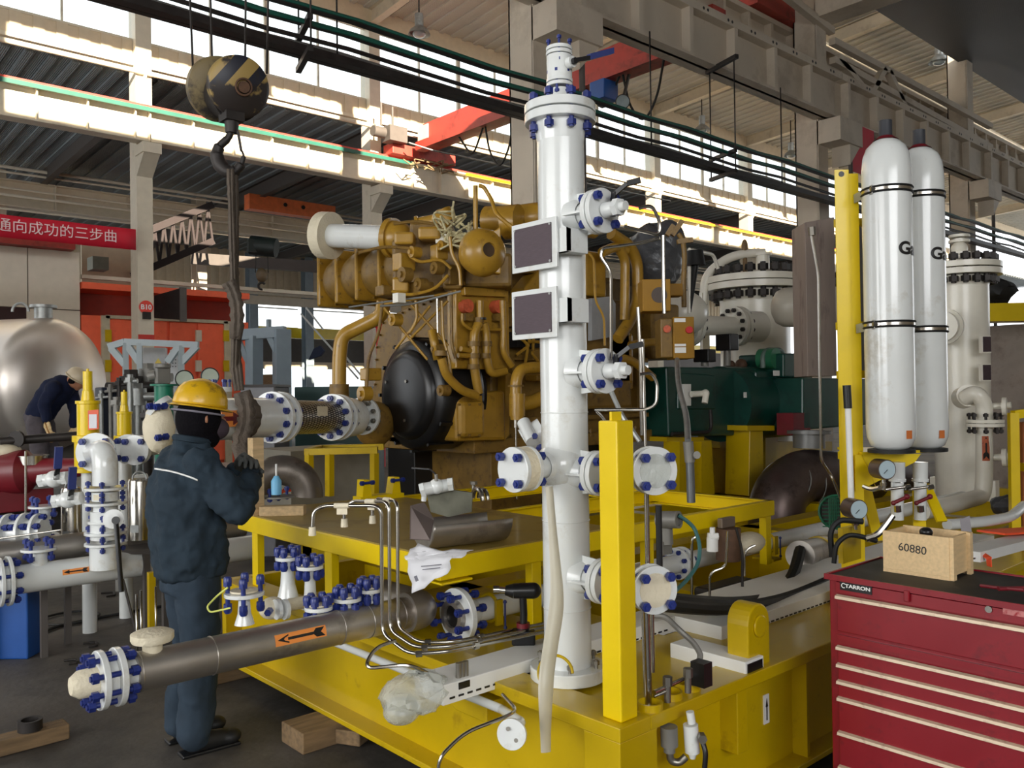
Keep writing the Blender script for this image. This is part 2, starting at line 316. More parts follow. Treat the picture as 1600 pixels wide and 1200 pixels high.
# our bay: unseen wall behind the camera, added to block the sun, and the bay roof (kept dark, as in the photo's top right corner)
b = MB(); b.box((-9, -8.6, 0), (40, -8.4, 10.5)); struct(b.build('wall_sunblock_south', BEAMG))
b = MB(); b.box((-9.2, -8.6, 4.6), (-9, 19, 10.6)); b.box((-9.2, -8.6, 0), (-9, -1, 4.6)); b.box((-9.2, 9, 0), (-9, 19, 4.6)); struct(b.build('wall_shade_west', BEAMG))  # unseen wall with an opening, added to darken faces turned west
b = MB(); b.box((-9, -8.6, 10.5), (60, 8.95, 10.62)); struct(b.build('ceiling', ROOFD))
RZ = lambda y: 12.8-.7*(y-8.9)/10.7
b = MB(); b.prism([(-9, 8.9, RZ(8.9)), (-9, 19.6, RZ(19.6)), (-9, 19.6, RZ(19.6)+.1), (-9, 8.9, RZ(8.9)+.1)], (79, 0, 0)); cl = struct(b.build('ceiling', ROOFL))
b = MB(); x = -8.8
while x < 69: b.prism([(x, 8.9, RZ(8.9)-.05), (x, 19.5, RZ(19.5)-.05), (x, 19.5, RZ(19.5)+.02), (x, 8.9, RZ(8.9)+.02)], (.14, 0, 0)); x += .42
struct(b.build('ceiling_ribs', ROOFL))
b = MB(); x = -8.8
while x < 69: b.prism([(x, YB+.3, 8.95), (x, YD, 8.5), (x, YD, 8.56), (x, YB+.3, 9.01)], (.16, 0, 0)); x += .45
struct(b.build('roof_ribs', ROOFB))
xb0 = YB*(.331-.308)
COLX = [YB*(.331+.308*k) for k in range(-1, 9)]
COLA = [8.5+8.05*k for k in range(-1, 6)]
for i, x in enumerate(COLX):
    r = MB(); r.ibeam((x, 9, RZ(9)-.24), (x, YB, RZ(YB)-.24), .42, .22, up=(0, 0, 1)); struct(r.build('roof_beam', BEAMW))
for y, z in ((10.6, RZ(10.6)-.35), (12.6, RZ(12.6)-.35), (16, RZ(16)-.35)):
    r = MB(); r.cyl((-6, y, z-.12), (65, y, z-.12), .07, n=8); struct(r.build('roof_tie_beam', BEAMW))
# bay beyond row B: low sloping roof, rafters
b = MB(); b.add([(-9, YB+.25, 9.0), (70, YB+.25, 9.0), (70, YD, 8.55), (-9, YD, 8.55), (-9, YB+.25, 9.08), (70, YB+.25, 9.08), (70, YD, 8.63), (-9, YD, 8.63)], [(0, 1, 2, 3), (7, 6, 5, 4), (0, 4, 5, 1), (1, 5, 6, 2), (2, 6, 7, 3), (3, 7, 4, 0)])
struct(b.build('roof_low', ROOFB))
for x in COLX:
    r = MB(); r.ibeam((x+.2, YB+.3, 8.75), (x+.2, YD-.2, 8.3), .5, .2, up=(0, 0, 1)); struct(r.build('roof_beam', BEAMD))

def runway(Y, z0, z1, x0, x1, m, step=.95, fw=.34, rail=None, side=-1):
    b = MB(); b.box((x0, Y-fw/2, z1-.035), (x1, Y+fw/2, z1)); b.box((x0, Y-fw/2, z0), (x1, Y+fw/2, z0+.03)); b.box((x0, Y-.01, z0), (x1, Y+.01, z1))
    x = x0
    while x < x1:
        b.box((x-.012, Y-fw/2+.02, z0+.03), (x+.012, Y-.01, z1-.035)); x += step
    return struct(b.build('crane_runway_beam', m))
rB = []
for k in range(len(COLX)-1):
    runway(YB-.45, 7.26, 8.0, COLX[k]+.01, COLX[k+1]-.01, BEAMW)
# rails and the yellow-green conductor bar on the row-B runway
def longbar(name, label, cat, Y, z, x0, x1, w_, h_, m):
    b = MB(); b.box((x0, Y-w_/2, z), (x1, Y+w_/2, z+h_)); return tag(b.build(name, m), label, cat)
longbar('crane_rail', 'rust-coloured crane rail on top of the sunlit cream runway beam', 'crane rail', YB-.45, 8.0, -1, 55, .07, .1, CRANE)
longbar('conductor_rail', 'green conductor bar clipped along the upper edge of the sunlit runway beam', 'conductor rail', YB-.66, 7.9, -1, 13.4, .05, .09, TEALR)
longbar('conductor_rail', 'yellow conductor bar along the runway beam beyond the red bridge crane', 'conductor rail', YB-.66, 7.92, 15.2, 50, .05, .07, YELS)
for i, x in enumerate(COLX):
    b = MB(); s = .2
    b.box((x-.17, YB-.22, 0), (x+.17, YB-.2, 11.6)); b.box((x-.17, YB+.2, 0), (x+.17, YB+.22, 11.6)); b.box((x-.012, YB-.2, 0), (x+.012, YB+.2, 11.6)); b.box((x-.17, YB-.2, 0), (x-.155, YB+.2, 11.6))
    b.box((x-.2, YB-.72, 7.0), (x+.2, YB-.2, 7.22)); b.prism([(x-.17, YB-.2, 6.55), (x-.17, YB-.7, 7.0), (x-.17, YB-.2, 7.0)], (.34, 0, 0))
    b.prism([(x-.02, YB-.22, 9.0), (x-.02, YB-.5, 9.0), (x-.02, YB-.22, 8.5)], (.04, 0, 0))
    struct(b.build('column', BEAMW))
# clerestory above row B: corrugated parapet, pipe, windows (one per bay) with mullions
for k in range(len(COLX)-1):
    x0, x1 = COLX[k]+.18, COLX[k+1]-.18
    b = MB(); n = 26
    for i in range(n):
        a, c = x0+(x1-x0)*i/n, x0+(x1-x0)*(i+1)/n; b.box((a, YB-.02-(.03 if i % 2 else 0), 9.12), (c, YB+.02, 9.6))
    struct(b.build('wall_clerestory_parapet', CORRB))
    b = MB(); b.box((x0, YB-.1, 9.04), (x1, YB+.05, 9.12)); struct(b.build('trim_parapet', BEAMW))
    b = MB(); b.cyl((x0-.2, YB-.28, 8.86), (x1+.2, YB-.28, 8.86), .055, n=10); struct(b.build('trim_tie_pipe', BEAMW))
    wn = MB(); wn.box((x0, YB-.04, 9.6), (x1, YB+.02, 9.65)); wn.box((x0, YB-.04, 11.5), (x1, YB+.02, 11.6))
    for j in range(1, 4): xx = x0+(x1-x0)*j/4; wn.box((xx-(.06 if j == 2 else .02), YB-.05, 9.6), (xx+(.06 if j == 2 else .02), YB+.02, 11.6))
    f = struct(wn.build('window_%d' % (k+1), BEAMW)); g = MB(); g.box((x0, YB, 9.65), (x1, YB+.006, 11.5)); g.build('pane', GLASS, f)
b = MB(); b.box((-9, YB-.1, 11.6), (70, YB+.1, 12.2)); struct(b.build('wall_eave', CORRB))

# row C: lit crane beam, columns and pipe runs seen under the row-B beam
for k in range(3):
    runway(YC, 7.5, 8.3, -2+k*9, 7-.02+k*9, BEAMW, 2.4, .4)
runway(YC, 7.5, 8.3, 25, 62, BEAMW, 2.4, .4)
for z, r_, y in ((8.55, .05, YC-.6), (8.42, .035, YC-.5), (7.95, .03, YC-.5), (7.75, .04, YC-.5), (7.35, .035, YC-.4)):
    b = MB(); b.cyl((-2, y, z), (62, y, z), r_, n=8); struct(b.build('trim_pipe_run', BEAMW))
for r_ in (.19, .40, .66, .95, 1.26, 1.6):
    x = YC*r_; b = MB(); b.ibeam((x, YC+.25, 0), (x, YC+.25, 8.6), .5, .35, up=(0, 1, 0)); struct(b.build('column', BEAMG))
# far wall (row D): corrugated bands, bright strips, columns
def band(z0, z1, m, nm='wall_far', y=YD, x0=-5, x1=62, d=.08):
    b = MB(); b.box((x0, y, z0), (x1, y+d, z1)); return struct(b.build(nm, m))
band(6.25, 8.7, CORRB); band(4.5, 5.0, YELS, 'trim_far_lintel', y=YD-.1); band(3.35, 4.5, BEAMD); band(3.1, 3.35, CORRB, 'trim_far_sill')
b = MB()
for i in range(160): x = -4+i*.4; b.box((x, YD-.04, 6.25), (x+.2, YD, 8.5))
struct(b.build('trim_far_ribs', CORRB))
for r_ in (.455, .53, .64, .9, 1.2, 1.5):
    x = YD*r_; b = MB(); b.ibeam((x, YD-.6, 0), (x, YD-.6, 8.4), .45, .42, up=(0, 1, 0)); struct(b.build('column', BGREY))
b = MB(); b.cyl((-2, YD-1.2, 6.45), (62, YD-1.2, 6.45), .08, n=8); struct(b.build('trim_far_pipe', BEAMW))
b = MB(); b.box((-2, YD-1.0, 5.95), (62, YD-.9, 6.35)); struct(b.build('trim_far_panel', SHEETB))
for a, c, n in ((YD*.46, YD*.525, 1), (YD*.535, YD*.635, 2), (YD*.645, 60, 3)):
    f = MB(); f.box((a, YD, 5.9), (c, YD+.04, 5.96)); f.box((a, YD, 4.98), (c, YD+.04, 5.04)); o = struct(f.build('window_%d' % (20+n), BEAMW)); g = MB(); g.box((a, YD+.01, 5.04), (c, YD+.02, 5.9)); g.build('pane', GLASS, o)
    f = MB(); f.box((a, YD, 3.0), (c, YD+.04, 3.1)); f.box((a, YD, 0), (c, YD+.04, .12)); o = struct(f.build('window_%d' % (30+n), BEAMW)); g = MB(); g.box((a, YD+.01, .12), (c, YD+.02, 3.0)); g.build('pane', GLASS, o)

# row A: heavy girders and columns close behind the engine, hanging services
gz0, gz1 = 7.24, 8.2
for k in range(len(COLA)-1):
    b = MB(); x0, x1 = COLA[k]+.22, COLA[k+1]+.2; Y = YA-.1; fw = .42
    b.box((x0, Y-fw/2, gz1-.14), (x1, Y+fw/2, gz1)); b.box((x0, Y-fw/2, gz0), (x1, Y+fw/2, gz0+.04)); b.box((x0, Y-.03, gz0), (x1, Y+.03, gz1))
    x = x0+.3
    while x < x1: b.box((x-.05, Y-fw/2+.01, gz0+.04), (x+.05, Y, gz1-.1)); x += 1.3
    g = struct(b.build('crane_runway_beam', BEAMG)); h = MB(); x = x0+.35
    while x < x1-.2:
        for dx in (0, .12): h.cyl((x+dx, Y-fw/2-.003, gz1-.07), (x+dx, Y-fw/2+.01, gz1-.07), .028, n=10)
        x += .72
    h.build('bolt_holes', BLACK, g)
    b = MB(); Y = YA+.85; z0, z1 = 8.05, 9.35
    b.box((x0, Y-fw/2, z1-.1), (x1, Y+fw/2, z1)); b.box((x0, Y-fw/2, z0), (x1, Y+fw/2, z0+.04)); b.box((x0, Y-.03, z0), (x1, Y+.03, z1)); x = x0+.2
    while x < x1: b.box((x-.04, Y-fw/2+.02, z0+.04), (x+.04, Y, z1-.1)); x += .85
    struct(b.build('crane_runway_beam', BEAMG))
for x in COLA:
    b = MB(); Y = YA+.35; 
    b.box((x-.2, Y-.32, 0), (x+.2, Y-.29, 13.3)); b.box((x-.2, Y+.17, 0), (x+.2, Y+.2, 12.2)); b.box((x-.2, Y-.3, 0), (x-.18, Y+.2, 12.2)); b.box((x+.18, Y-.3, 0), (x+.2, Y+.2, 12.2))
    b.box((x-.2, YA-.45, 6.72), (x+.75, YA+.05, 7.2)); b.prism([(x+.3, YA-.4, 6.75), (x+.75, YA-.4, 6.75), (x+.3, YA-.4, 6.3)], (0, .4, 0))
    struct(b.build('column', BEAMG))
    b = MB(); b.tube([(x+.4, YA-.35, 0.1), (x+.4, YA-.35, 6.9), (x+.7, YA-.3, 7.2)], .045, fil=.25); struct(b.build('trim_downpipe', BEAMD))
# roof truss of our bay, top right
b = MB(); xt = COLA[2]+.4
for p, q in (((xt, YA, 9.0), (xt+9, YA, 9.0)), ((xt, YA, 8.6), (xt+9, YA, 8.4)), ((xt+.2, YA, 8.7), (xt+1.6, YA, 8.2)), ((xt+1.6, YA, 8.2), (xt+2.4, YA, 9)), ((xt+2.6, YA, 9), (xt+3.6, YA, 8.2)), ((xt-6, YA, 9.9), (xt, YA, 9.2))): b.beam(p, q, .14, .14)
struct(b.build('roof_truss_beam', BEAMG))
b = MB(); b.box((COLA[2]-.3, -8.4, 9.3), (COLA[2]+.3, YA, 9.9)); struct(b.build('roof_beam', BEAMG))

# suspended cable tray in front of row A
YT = YA-.45
def cable(Y, z, r_, label, m=DARKI):
    b = MB(); pts = [(x, Y, z-.02*math.sin(x*2.1)) for x in [i*1.0 for i in range(-2, 60)]]; b.tube(pts, r_, n=6); return tag(b.build('service_pipe', m), label, 'pipe')
lv = [(YT, 5.88, .03, 'uppermost dark pipe on the hanging service rack'), (YT+.16, 5.78, .025, 'dark pipe second from the top of the hanging service rack'), (YT-.12, 5.68, .028, 'grey-green pipe in the middle of the hanging service rack'), (YT, 5.56, .025, 'thin dark pipe above the lowest pair on the hanging service rack')]
lv += [(YT+.3, 5.62, .022, 'pale thin pipe at the back of the hanging service rack'), (YT+.12, 5.5, .03, 'pale pipe just above the cable tray of the service rack'), (YT-.2, 5.82, .02, 'thin green pipe at the front of the hanging service rack')]
for i, (y, z, r_, l) in enumerate(lv): cable(y, z, r_, l, TEALR if i in (2, 6) else (STEELG if i in (4, 5) else DARKI))
b = MB(); b.box((-2, YT-.1, 5.36), (58, YT+.02, 5.44)); b.box((-2, YT+.12, 5.40), (58, YT+.2, 5.48)); tag(b.build('cable_tray', DARKI), 'dark steel cable tray, lowest run of the hanging service rack', 'cable tray')
def hanger(px, i):
    p = onz(px, 150, 5.9); x = ony(px, 170, YT).x
    t = thing('tray_hanger', ['steel trapeze hanger above the yellow-black hook block', 'steel trapeze hanger between the tall white column and the gas bottles'][i], 'hanger', (x, YT, 5.3))
    for z in (5.38, 5.72): b = MB(); b.beam((x-.1, YT-.3, z-.05), (x+.1, YT+.35, z-.05), .06, .06); b.build('cross_bar', DARKI, t)
    for y in (-.28, .33): b = MB(); b.cyl((x+y*.3, YT+y, 5.3), (x+y*.3, YT+y, 7.24), .012, n=6); b.build('rod', DARKI, t)
    b = MB(); b.beam((x-.1, YT-.35, 7.22), (x+.12, YT+.4, 7.22), .07, .07); b.build('top_bracket', DARKI, t)
hanger(478, 0); hanger(1130, 1)
for px, l in ((528, 'thin steel rod holding the service rack left of the hanging lamp'), (1017, 'thin steel rod under the red bridge girder'), (1220, 'thin steel rod beside the right hand grey column')):
    x = ony(px, 170, YT).x; b = MB(); b.cyl((x, YT, 5.4), (x, YT, 7.24 if px > 900 else 10.4), .012, n=6); tag(b.build('hanger_rod', DARKI), l, 'rod')

# red bridge crane between rows A and B
bx = 13.75
t = thing('bridge_crane', 'red box-girder bridge crane spanning behind the grey column', 'crane', (bx, 14, 8.1))
b = MB(); b.box((bx-.22, YA+.6, 8.35), (bx+.22, YB-.9, 9.0)); b.build('girder', CRANE, t, bev=.01)
b = MB(); b.box((bx-.55, YA+.6, 8.2), (bx-.25, YB-1.0, 8.42)); b.build('walkway_rail', CRANE, t)
b = MB(); b.box((bx-1.1, YB-.75, 8.1), (bx+1.0, YB-.3, 8.38)); b.build('end_carriage', CRANE, t, bev=.01)
b = MB(); b.box((bx-.25, YB-1.15, 8.5), (bx+.15, YB-.7, 8.95)); b.build('girder_end', BEAMW, t)
b = MB(); b.box((bx-1.35, YB-1.0, 8.35), (bx-.8, YB-.6, 8.75)); b.cyl((bx-1.4, YB-.8, 8.55), (bx-1.75, YB-.8, 8.55), .14); b.cyl((bx-1.55, YB-.9, 8.7), (bx-1.55, YB-.9, 9.3), .03); b.cyl((bx-1.2, YB-.9, 8.7), (bx-1.2, YB-.9, 9.25), .03); b.build('drive_motor', BEAMD, t)
b = MB()
for i in range(6): y = YB-2.6-i*1.1; b.tube([(bx-.4, y, 8.3), (bx-.42, y-.2, 7.5), (bx-.4, y-.55, 7.05), (bx-.4, y-.9, 7.5), (bx-.4, y-1.1, 8.3)] if i % 2 else [(bx-.4, y, 8.3), (bx-.3, y-.5, 7.6), (bx-.4, y-1.1, 8.3)], .025, fil=.3)
b.build('festoon_cable', BLACKR, t)
b = MB()
for i in range(14):
    a = random.random()*6; c = V((bx-.6+random.random()*1.2, YB-1.2, 7.7+random.random()*.3)); b.tube([c, c+V((random.uniform(-.4, .4), 0, random.uniform(-.15, .15))), c+V((random.uniform(-.5, .5), .1, random.uniform(-.2, .1)))], .018, n=5, fil=.1)
b.build('cable_tangle', WOODD, t)
b = MB(); b.tube([(bx-.9, YB-1.2, 8.3), (bx-.5, YB-1.6, 8.1), (bx+6.5, YB-4, 7.3)], .02); tag(b.build('air_cable', STEELG), 'thin cable stretched from the bridge crane towards the white column', 'cable')
# hoist with floodlight slung under the bridge girder
q = onx(945, 148, bx-.5); b = MB(); b.box((bx-.75, q.y-.2, q.z-.15), (bx-.3, q.y+.2, q.z+.25)); b.box((bx-.5, q.y-.05, q.z+.2), (bx-.2, q.y+.05, 8.4)); b.build('hoist_motor', BLUEP, t, bev=.02)
q = onx(973, 159, bx-.7); n_ = (CAM-q).normalized(); b = MB(); b.cyl(q, q-n_*.2, .15); b.beam(q-n_*.1, V((bx-.3, q.y+.15, 8.25)), .05, .05); b.build('floodlight_housing', DARKI, t); b = MB(); b.cyl(q+n_*.012, q+n_*.002, .13); b.build('floodlight_lens', GLASSW, t)
# red cranes seen over the girders
b = MB(); a = at(712, 0, 11.0); xc = ony(795, 0, 8.6); b.box((xc.x-2.3, 3, 7.55), (xc.x-.9, YA-.5, 8.15))
tag(b.build('crane_carriage', REDP), 'bright red crane girder end above the hall, left of the grey column', 'crane')
b = MB(); p = ony(1198, 0, YA+.6); b.box((p.x-.5, YA+.5, 9.4), (p.x+1.6, YA+1.2, 9.9)); tag(b.build('crane_end_truck', CRANE), 'orange-red crane end truck on top of the double grey girder', 'crane')
for j, (px, py, w_, l) in enumerate(((1345, 238, 1.0, 'red cloth banner piece below the girder behind the gas bottles'), (1468, 285, .35, 'small red banner end right of the gas bottles'))):
    p = ony(px, py, YA-.5); b = MB(); b.box((p.x-.1, YA-.32, p.z-.35), (p.x+w_, YA-.30, 7.245)); tag(b.build('cloth_banner', CANVAS), l, 'banner')

# high-bay lamps
for px, py, l in ((655, 48, 'high-bay lamp above the white clerestory windows, left of the grey column'), (1097, 200, 'small high-bay lamp behind the white column head'), (1236, 240, 'high-bay lamp close beside the second grey column'), (1467, 92, 'high-bay lamp at the top right under the pale roof beam')):
    p = onz(px, py, 10.9); t = thing('high_bay_lamp', l, 'lamp', p+V((0, 0, -.1)))
    b = MB(); b.lathe([(.28, -.1), (.24, 0), (.12, .1), (.1, .12)], p); b.build('reflector', STEELG, t)
    b = MB(); b.cyl(p+V((0, 0, .1)), p+V((0, 0, .42)), .11); b.build('ballast_housing', STEELG, t)
    b = MB(); b.cyl(p+V((0, 0, .42)), (p.x, p.y, RZ(p.y) if p.y > 8.9 else 10.505), .02, n=8); b.build('hanging_rod', DARKI, t)
    b = MB(); b.ball(p+V((0, 0, -.08)), .17, (1, 1, .6)); b.build('bulb', GLASSW, t)
# ================================================================== YELLOW EQUIPMENT SKID
SX, SY, SZ = 2.124, 1.866, .587          # near corner and deck height
EX, EY = 10.6, 7.6                        # far extents
sk = thing('equipment_skid', 'long yellow steel skid base carrying the engine, pipework and tall white column', 'skid', (6, 4.5, .1))
b = MB()
YL = 5.05   # the near bay of the frame is shorter than the engine bay
b.box((SX, SY, SZ-.05), (SX+.16, YL, SZ)); b.box((SX, SY, .1), (SX+.16, YL, .125)); b.box((SX+.1, SY+.05, .12), (SX+.12, YL, SZ-.04)); b.box((SX, YL-.05, .1), (4.0, YL, SZ))
b.box((SX+.005, SY+.005, .1), (SX+.2, SY+.17, SZ-.05)); b.build('end_beam', YEL, sk, bev=.004)
b = MB(); b.box((SX+.16, SY, SZ-.05), (EX, SY+.16, SZ)); b.box((SX+.2, SY, .1), (EX, SY+.2, .125)); b.box((SX+.2, SY+.09, .12), (EX, SY+.11, SZ-.04)); b.build('side_beam', YEL, sk, bev=.004)
b = MB(); b.box((SX+.16, SY+.16, SZ-.035), (SX+1.0, SY+.95, SZ-.015)); b.box((SX+.16, SY+.95, SZ-.035), (SX+.75, 4.4, SZ-.015)); b.box((SX+1.0, SY+.16, SZ-.035), (EX, SY+.6, SZ-.015)); b.build('deck_plate', YEL, sk)
for xx in (3.35, 4.9, 6.4, 8.1): b = MB(); b.box((xx, SY+.02, .125), (xx+.02, SY+.1, SZ-.05)); b.build('stiffener', YEL, sk)
for xx in (3.1, 4.0, 6.2, 7.9, 9.5, EX-.15): b = MB(); b.box((xx, SY+.16, .15), (xx+.14, YL-.05 if xx < 3.9 else EY, SZ-.04)); b.build('cross_beam', YEL, sk)
for yy in (3.9, 5.4, 7.4): b = MB(); b.box((SX+.15 if yy < 5 else 4.0, yy, .15), (EX, yy+.18, SZ-.04)); b.build('long_beam', YEL, sk)
b = MB(); b.box((SX+.2, SY+.2, .12), (4.05, YL-.1, .14)); b.box((4.05, SY+.2, .12), (EX, EY-.1, .14)); b.build('drip_tray', YEL, sk)
# lifting lug (round headed pad) on the side beam
c = onz(1187, 1040, SZ); 
b = MB(); lx, ly = c.x, c.y; pts = [(lx-.078, ly, SZ-.02)]
for i in range(13): a = PI-PI*i/12; pts.append((lx+.078*math.cos(a), ly, SZ+.17+.078*math.sin(a)))
pts.append((lx+.078, ly, SZ-.02)); b.prism(pts, (0, .10, 0)); b.cyl((lx, ly-.012, SZ+.16), (lx, ly, SZ+.16), .045); b.build('lifting_lug', YEL, sk, bev=.02)
p = ony(1198, 1108, SY+.085); b = MB(); b.box((p.x-.02, SY+.085, p.z-.06), (p.x+.02, SY+.092, p.z+.06)); lb = b.build('grounding_label', WHITEP, sk)
b = MB(); b.prism([(p.x-.008, SY+.083, p.z+.01), (p.x+.008, SY+.083, p.z+.01), (p.x, SY+.083, p.z+.045)], (0, .002, 0)); b.box((p.x-.003, SY+.083, p.z-.045), (p.x+.003, SY+.085, p.z+.01)); b.build('arrow_mark', BLACK, lb)
# gusset box under flange right of the drain
p = ony(1160, 1090, SY); b = MB(); b.box((p.x-.02, SY+.01, p.z-.22), (p.x+.05, SY+.1, SZ-.05)); b.build('gusset_box', YEL, sk, bev=.004)
# three pipe collars on the deck edge
for px, py in ((1015, 1107), (1046, 1090), (1075, 1076)):
    c = onz(px, py, SZ); b = MB(); b.ring((c.x, c.y, SZ-.03), (c.x, c.y, SZ+.025), .047, .04); b.build('pipe_collar', YEL, sk)
# timber blocks carrying the skid
for i, (px, py, l) in enumerate(((545, 1140, 'timber block wedged under the long left edge of the yellow skid'), (388, 1048, 'dark timber block under the skid behind the standing worker'))):
    c = onz(px, py, 0); b = MB(); c = V((2.25 if i == 0 else 2.2, c.y, 0)); b.box((c.x-.32, c.y-.12, 0), (c.x+.25, c.y+.1, .1)); tag(b.build('timber_block', WOODD, bev=.006), l, 'timber block', 'timber blocks under the skid')
for j, (x, y) in enumerate(((6.2, 2.1), (9.8, 2.1), (4.6, 7.3), (10.0, 7.3))):
    b = MB(); b.box((x-.3, y-.12, 0), (x+.3, y+.12, .1)); tag(b.build('timber_block', WOODD, bev=.006), ['timber block under the middle of the skid side facing the toolbox', 'timber block under the skid far end below the compressor', 'timber block under the skid below the engine front', 'timber block under the far rear corner of the skid'][j], 'timber block', 'timber blocks under the skid')

# ================================================================== TALL WHITE COLUMN (VESSEL)
CX, CY = 2.372, 2.347
vc = thing('filter_column', 'tall slender white steel column with blue-bolted head flange on the skid corner', 'pressure vessel', (CX, CY, SZ))
b = MB(); b.cyl((CX, CY, SZ+.03), (CX, CY, 2.76), .092, n=40); 
for z in (1.62, 1.2, .86): b.torus((CX, CY, z), (0, 0, 1), .0925, .0025, m=6)
b.cyl((CX, CY, 2.68), (CX, CY, 2.76), .092, .105, n=40); b.build('shell', WHITE, vc)
b = MB(); b.cyl((CX, CY, SZ), (CX, CY, SZ+.05), .148, n=40); f = b.build('base_flange', WHITE, vc, bev=.004)
for p in circle_pts((CX, CY, SZ+.055), (0, 0, 1), .122, 6, .2): bolt(f, p, (0, 0, 1), .022, .02, ZINC)
flange(vc, (CX, CY, 2.79), (0, 0, 1), .140, .034, 8, .026, .10, WHITE, gap=.006, name='head_flange')
# stack above the head
hz = 2.83
b = MB(); b.lathe([(.062, 0), (.04, .05), (.04, .06)], (CX, CY, hz)); b.build('weld_neck', WHITE, vc)
flange(vc, (CX, CY, hz+.085), (0, 0, 1), .052, .014, 6, .014, .07, WHITE, name='valve_flange')
b = MB(); b.cyl((CX, CY, hz+.1), (CX, CY, hz+.19), .05, n=28); b.cyl((CX, CY-.05, hz+.15), (CX-.0, CY-.075, hz+.15), .022); vb = b.build('ball_valve', WHITE, vc)
b = MB(); s0 = V((CX, CY-.07, hz+.15)); b.cyl(s0, s0+V((0, -.02, 0)), .012); b.obox(s0+V((.035, -.02, .012)), (.09, -.02, .03), (0, .02, 0), (0, 0, .018)); b.build('lever_stem', BLACK, vb); b = MB(); b.obox(s0+V((.12, -.04, .048)), (.11, -.025, .045), (0, .022, 0), (0, 0, .024)); b.build('lever_grip', BLUEPV, vb)
flange(vc, (CX, CY, hz+.21), (0, 0, 1), .052, .014, 4, .013, .075, WHITE, name='valve_flange')
# nozzles toward -Y with bolted flanges, gussets, needle valves on the upper two
def nozzle(z, L, valve=False, R=.085, r=.045, x=None, plug=True, hid=False):
    xx = CX if x is None else x
    b = MB(); b.cyl((xx, CY, z), (xx, CY-L, z), r, n=24); b.lathe([(.072, .07), (.05, .12)], (xx, CY, z), (0, -1, 0), n=24)
    for e in ((0, 0, 1), (0, 0, -1), (1, 0, 0), (-1, 0, 0)):
        e = V(e); a = V((xx, CY-.085, z)); b.prism([a+e*.05, a+e*.085, V((xx, CY-L+.01, z))+e*.075, V((xx, CY-L+.01, z))+e*.04], e.cross(V((0, 1, 0)))*.008)
    b.build('nozzle', WHITE, vc); flange(vc, (xx, CY-L, z), (0, 1, 0), R, .022, 4, .024, .055, WHITE, gap=.005, name='nozzle_flange')
    if valve:
        c = V((xx, CY-L-.03, z)); b = MB(); b.cyl(c, c+V((0, -.05, 0)), .03, .026); b.hexa(c+V((0, -.05, 0)), c+V((0, -.075, 0)), .034); b.cyl(c+V((0, -.07, 0)), c+V((0, -.10, 0)), .018); o = b.build('needle_valve', GREYM if not valve == 2 else WHITE, vc)
        b = MB(); b.beam(c+V((0, -.035, -.03)), c+V((.0, -.045, .06)), .012, .02); b.beam(c+V((0, -.045, .05)), c+V((.02, -.09, .085)), .012, .015); b.beam(c+V((.02, -.09, .085)), c+V((.05, -.13, .095)), .015, .02); b.build('lever', BLACK, o)
zt = lambda py: on(960, py, 1, CY-.2).z
nozzle(zt(335), .2, 2); nozzle(zt(580), .2, 2); nozzle(zt(738), .18); nozzle(zt(905), .2)
# short stub behind at y 545 and left nozzle with taped flange
b = MB(); zc = onx(890, 727, CX).z; b.ball((CX-.02, CY, zc), .102, (1, 1, 1)); b.cyl((CX, CY, zc), (CX-.2, CY, zc), .042, n=24); b.lathe([(.07, .08), (.048, .12)], (CX, CY, zc), (-1, 0, 0), n=24); b.build('side_boss', WHITE, vc)
flange(vc, (CX-.235, CY, zc), (1, 0, 0), .085, .02, 4, .024, .10, WHITE, gap=.045, name='side_flange')
b = MB(); b.cyl((CX-.262, CY, zc), (CX-.21, CY, zc), .084, n=28); b.build('tape_wrap', TAPE, vc)
# name plates on brackets
for i, py in enumerate((383, 490)):
    z = at(834, py, 3.13).z; yc = at(834, py, 3.1).y; xp = CX-.14
    q = onx(834, py, xp); z = q.z; yc = q.y
    b = MB(); b.box((xp+.008, yc-.115, z-.095), (xp+.02, yc+.135, z+.095)); fr = b.build('plate_frame', WHITE, vc, bev=.002)
    b = MB(); b.box((xp+.003, yc-.09, z-.075), (xp+.009, yc+.115, z+.075)); pl = b.build('name_plate', PLATE, fr)
    for (dy, dz) in ((-.085, -.07), (-.085, .07), (.11, -.07), (.11, .07)): b = MB(); b.cyl((xp, yc+dy, z+dz), (xp+.004, yc+dy, z+dz), .005, n=8); b.build('rivet', STEELG, fr)
    b = MB(); b.box((xp+.02, CY-.14, z-.04), (CX, CY-.08, z+.05)); b.box((xp+.02, CY-.14, z-.04), (xp+.05, CY-.08, z+.05)); b.build('plate_bracket', WHITE, vc, bev=.003)

# flexible hose with translucent sleeve hanging down the column, and coiled wire loop at its foot
b = MB(); D = 3.02
pts = [at(858, 760, 3.15), at(866, 860, 3.12), at(872, 940, 3.06), at(860, 1010, 3.0), at(853, 1060, 2.95), at(852, 1120, 2.92), at(853, 1175, 2.9)]
b.tube(fillet(pts, .1), lambda t: .016+.014*min(1, t*3)-.014*max(0, t-.75)*3, n=10, flat=.5); tag(b.build('sleeve_hose', HOSET), 'translucent plastic sleeve hanging down the front of the white column', 'hose')
b = MB(); c = at(868, 1052, 3.05); b.torus(c, CAM-c+V((.6, 0, .3)), .062, .0055, a0=-1.2, a1=3.2); tag(b.build('wire_loop', YEL), 'yellow-green wire bent in a loop at the foot of the white column', 'wire')

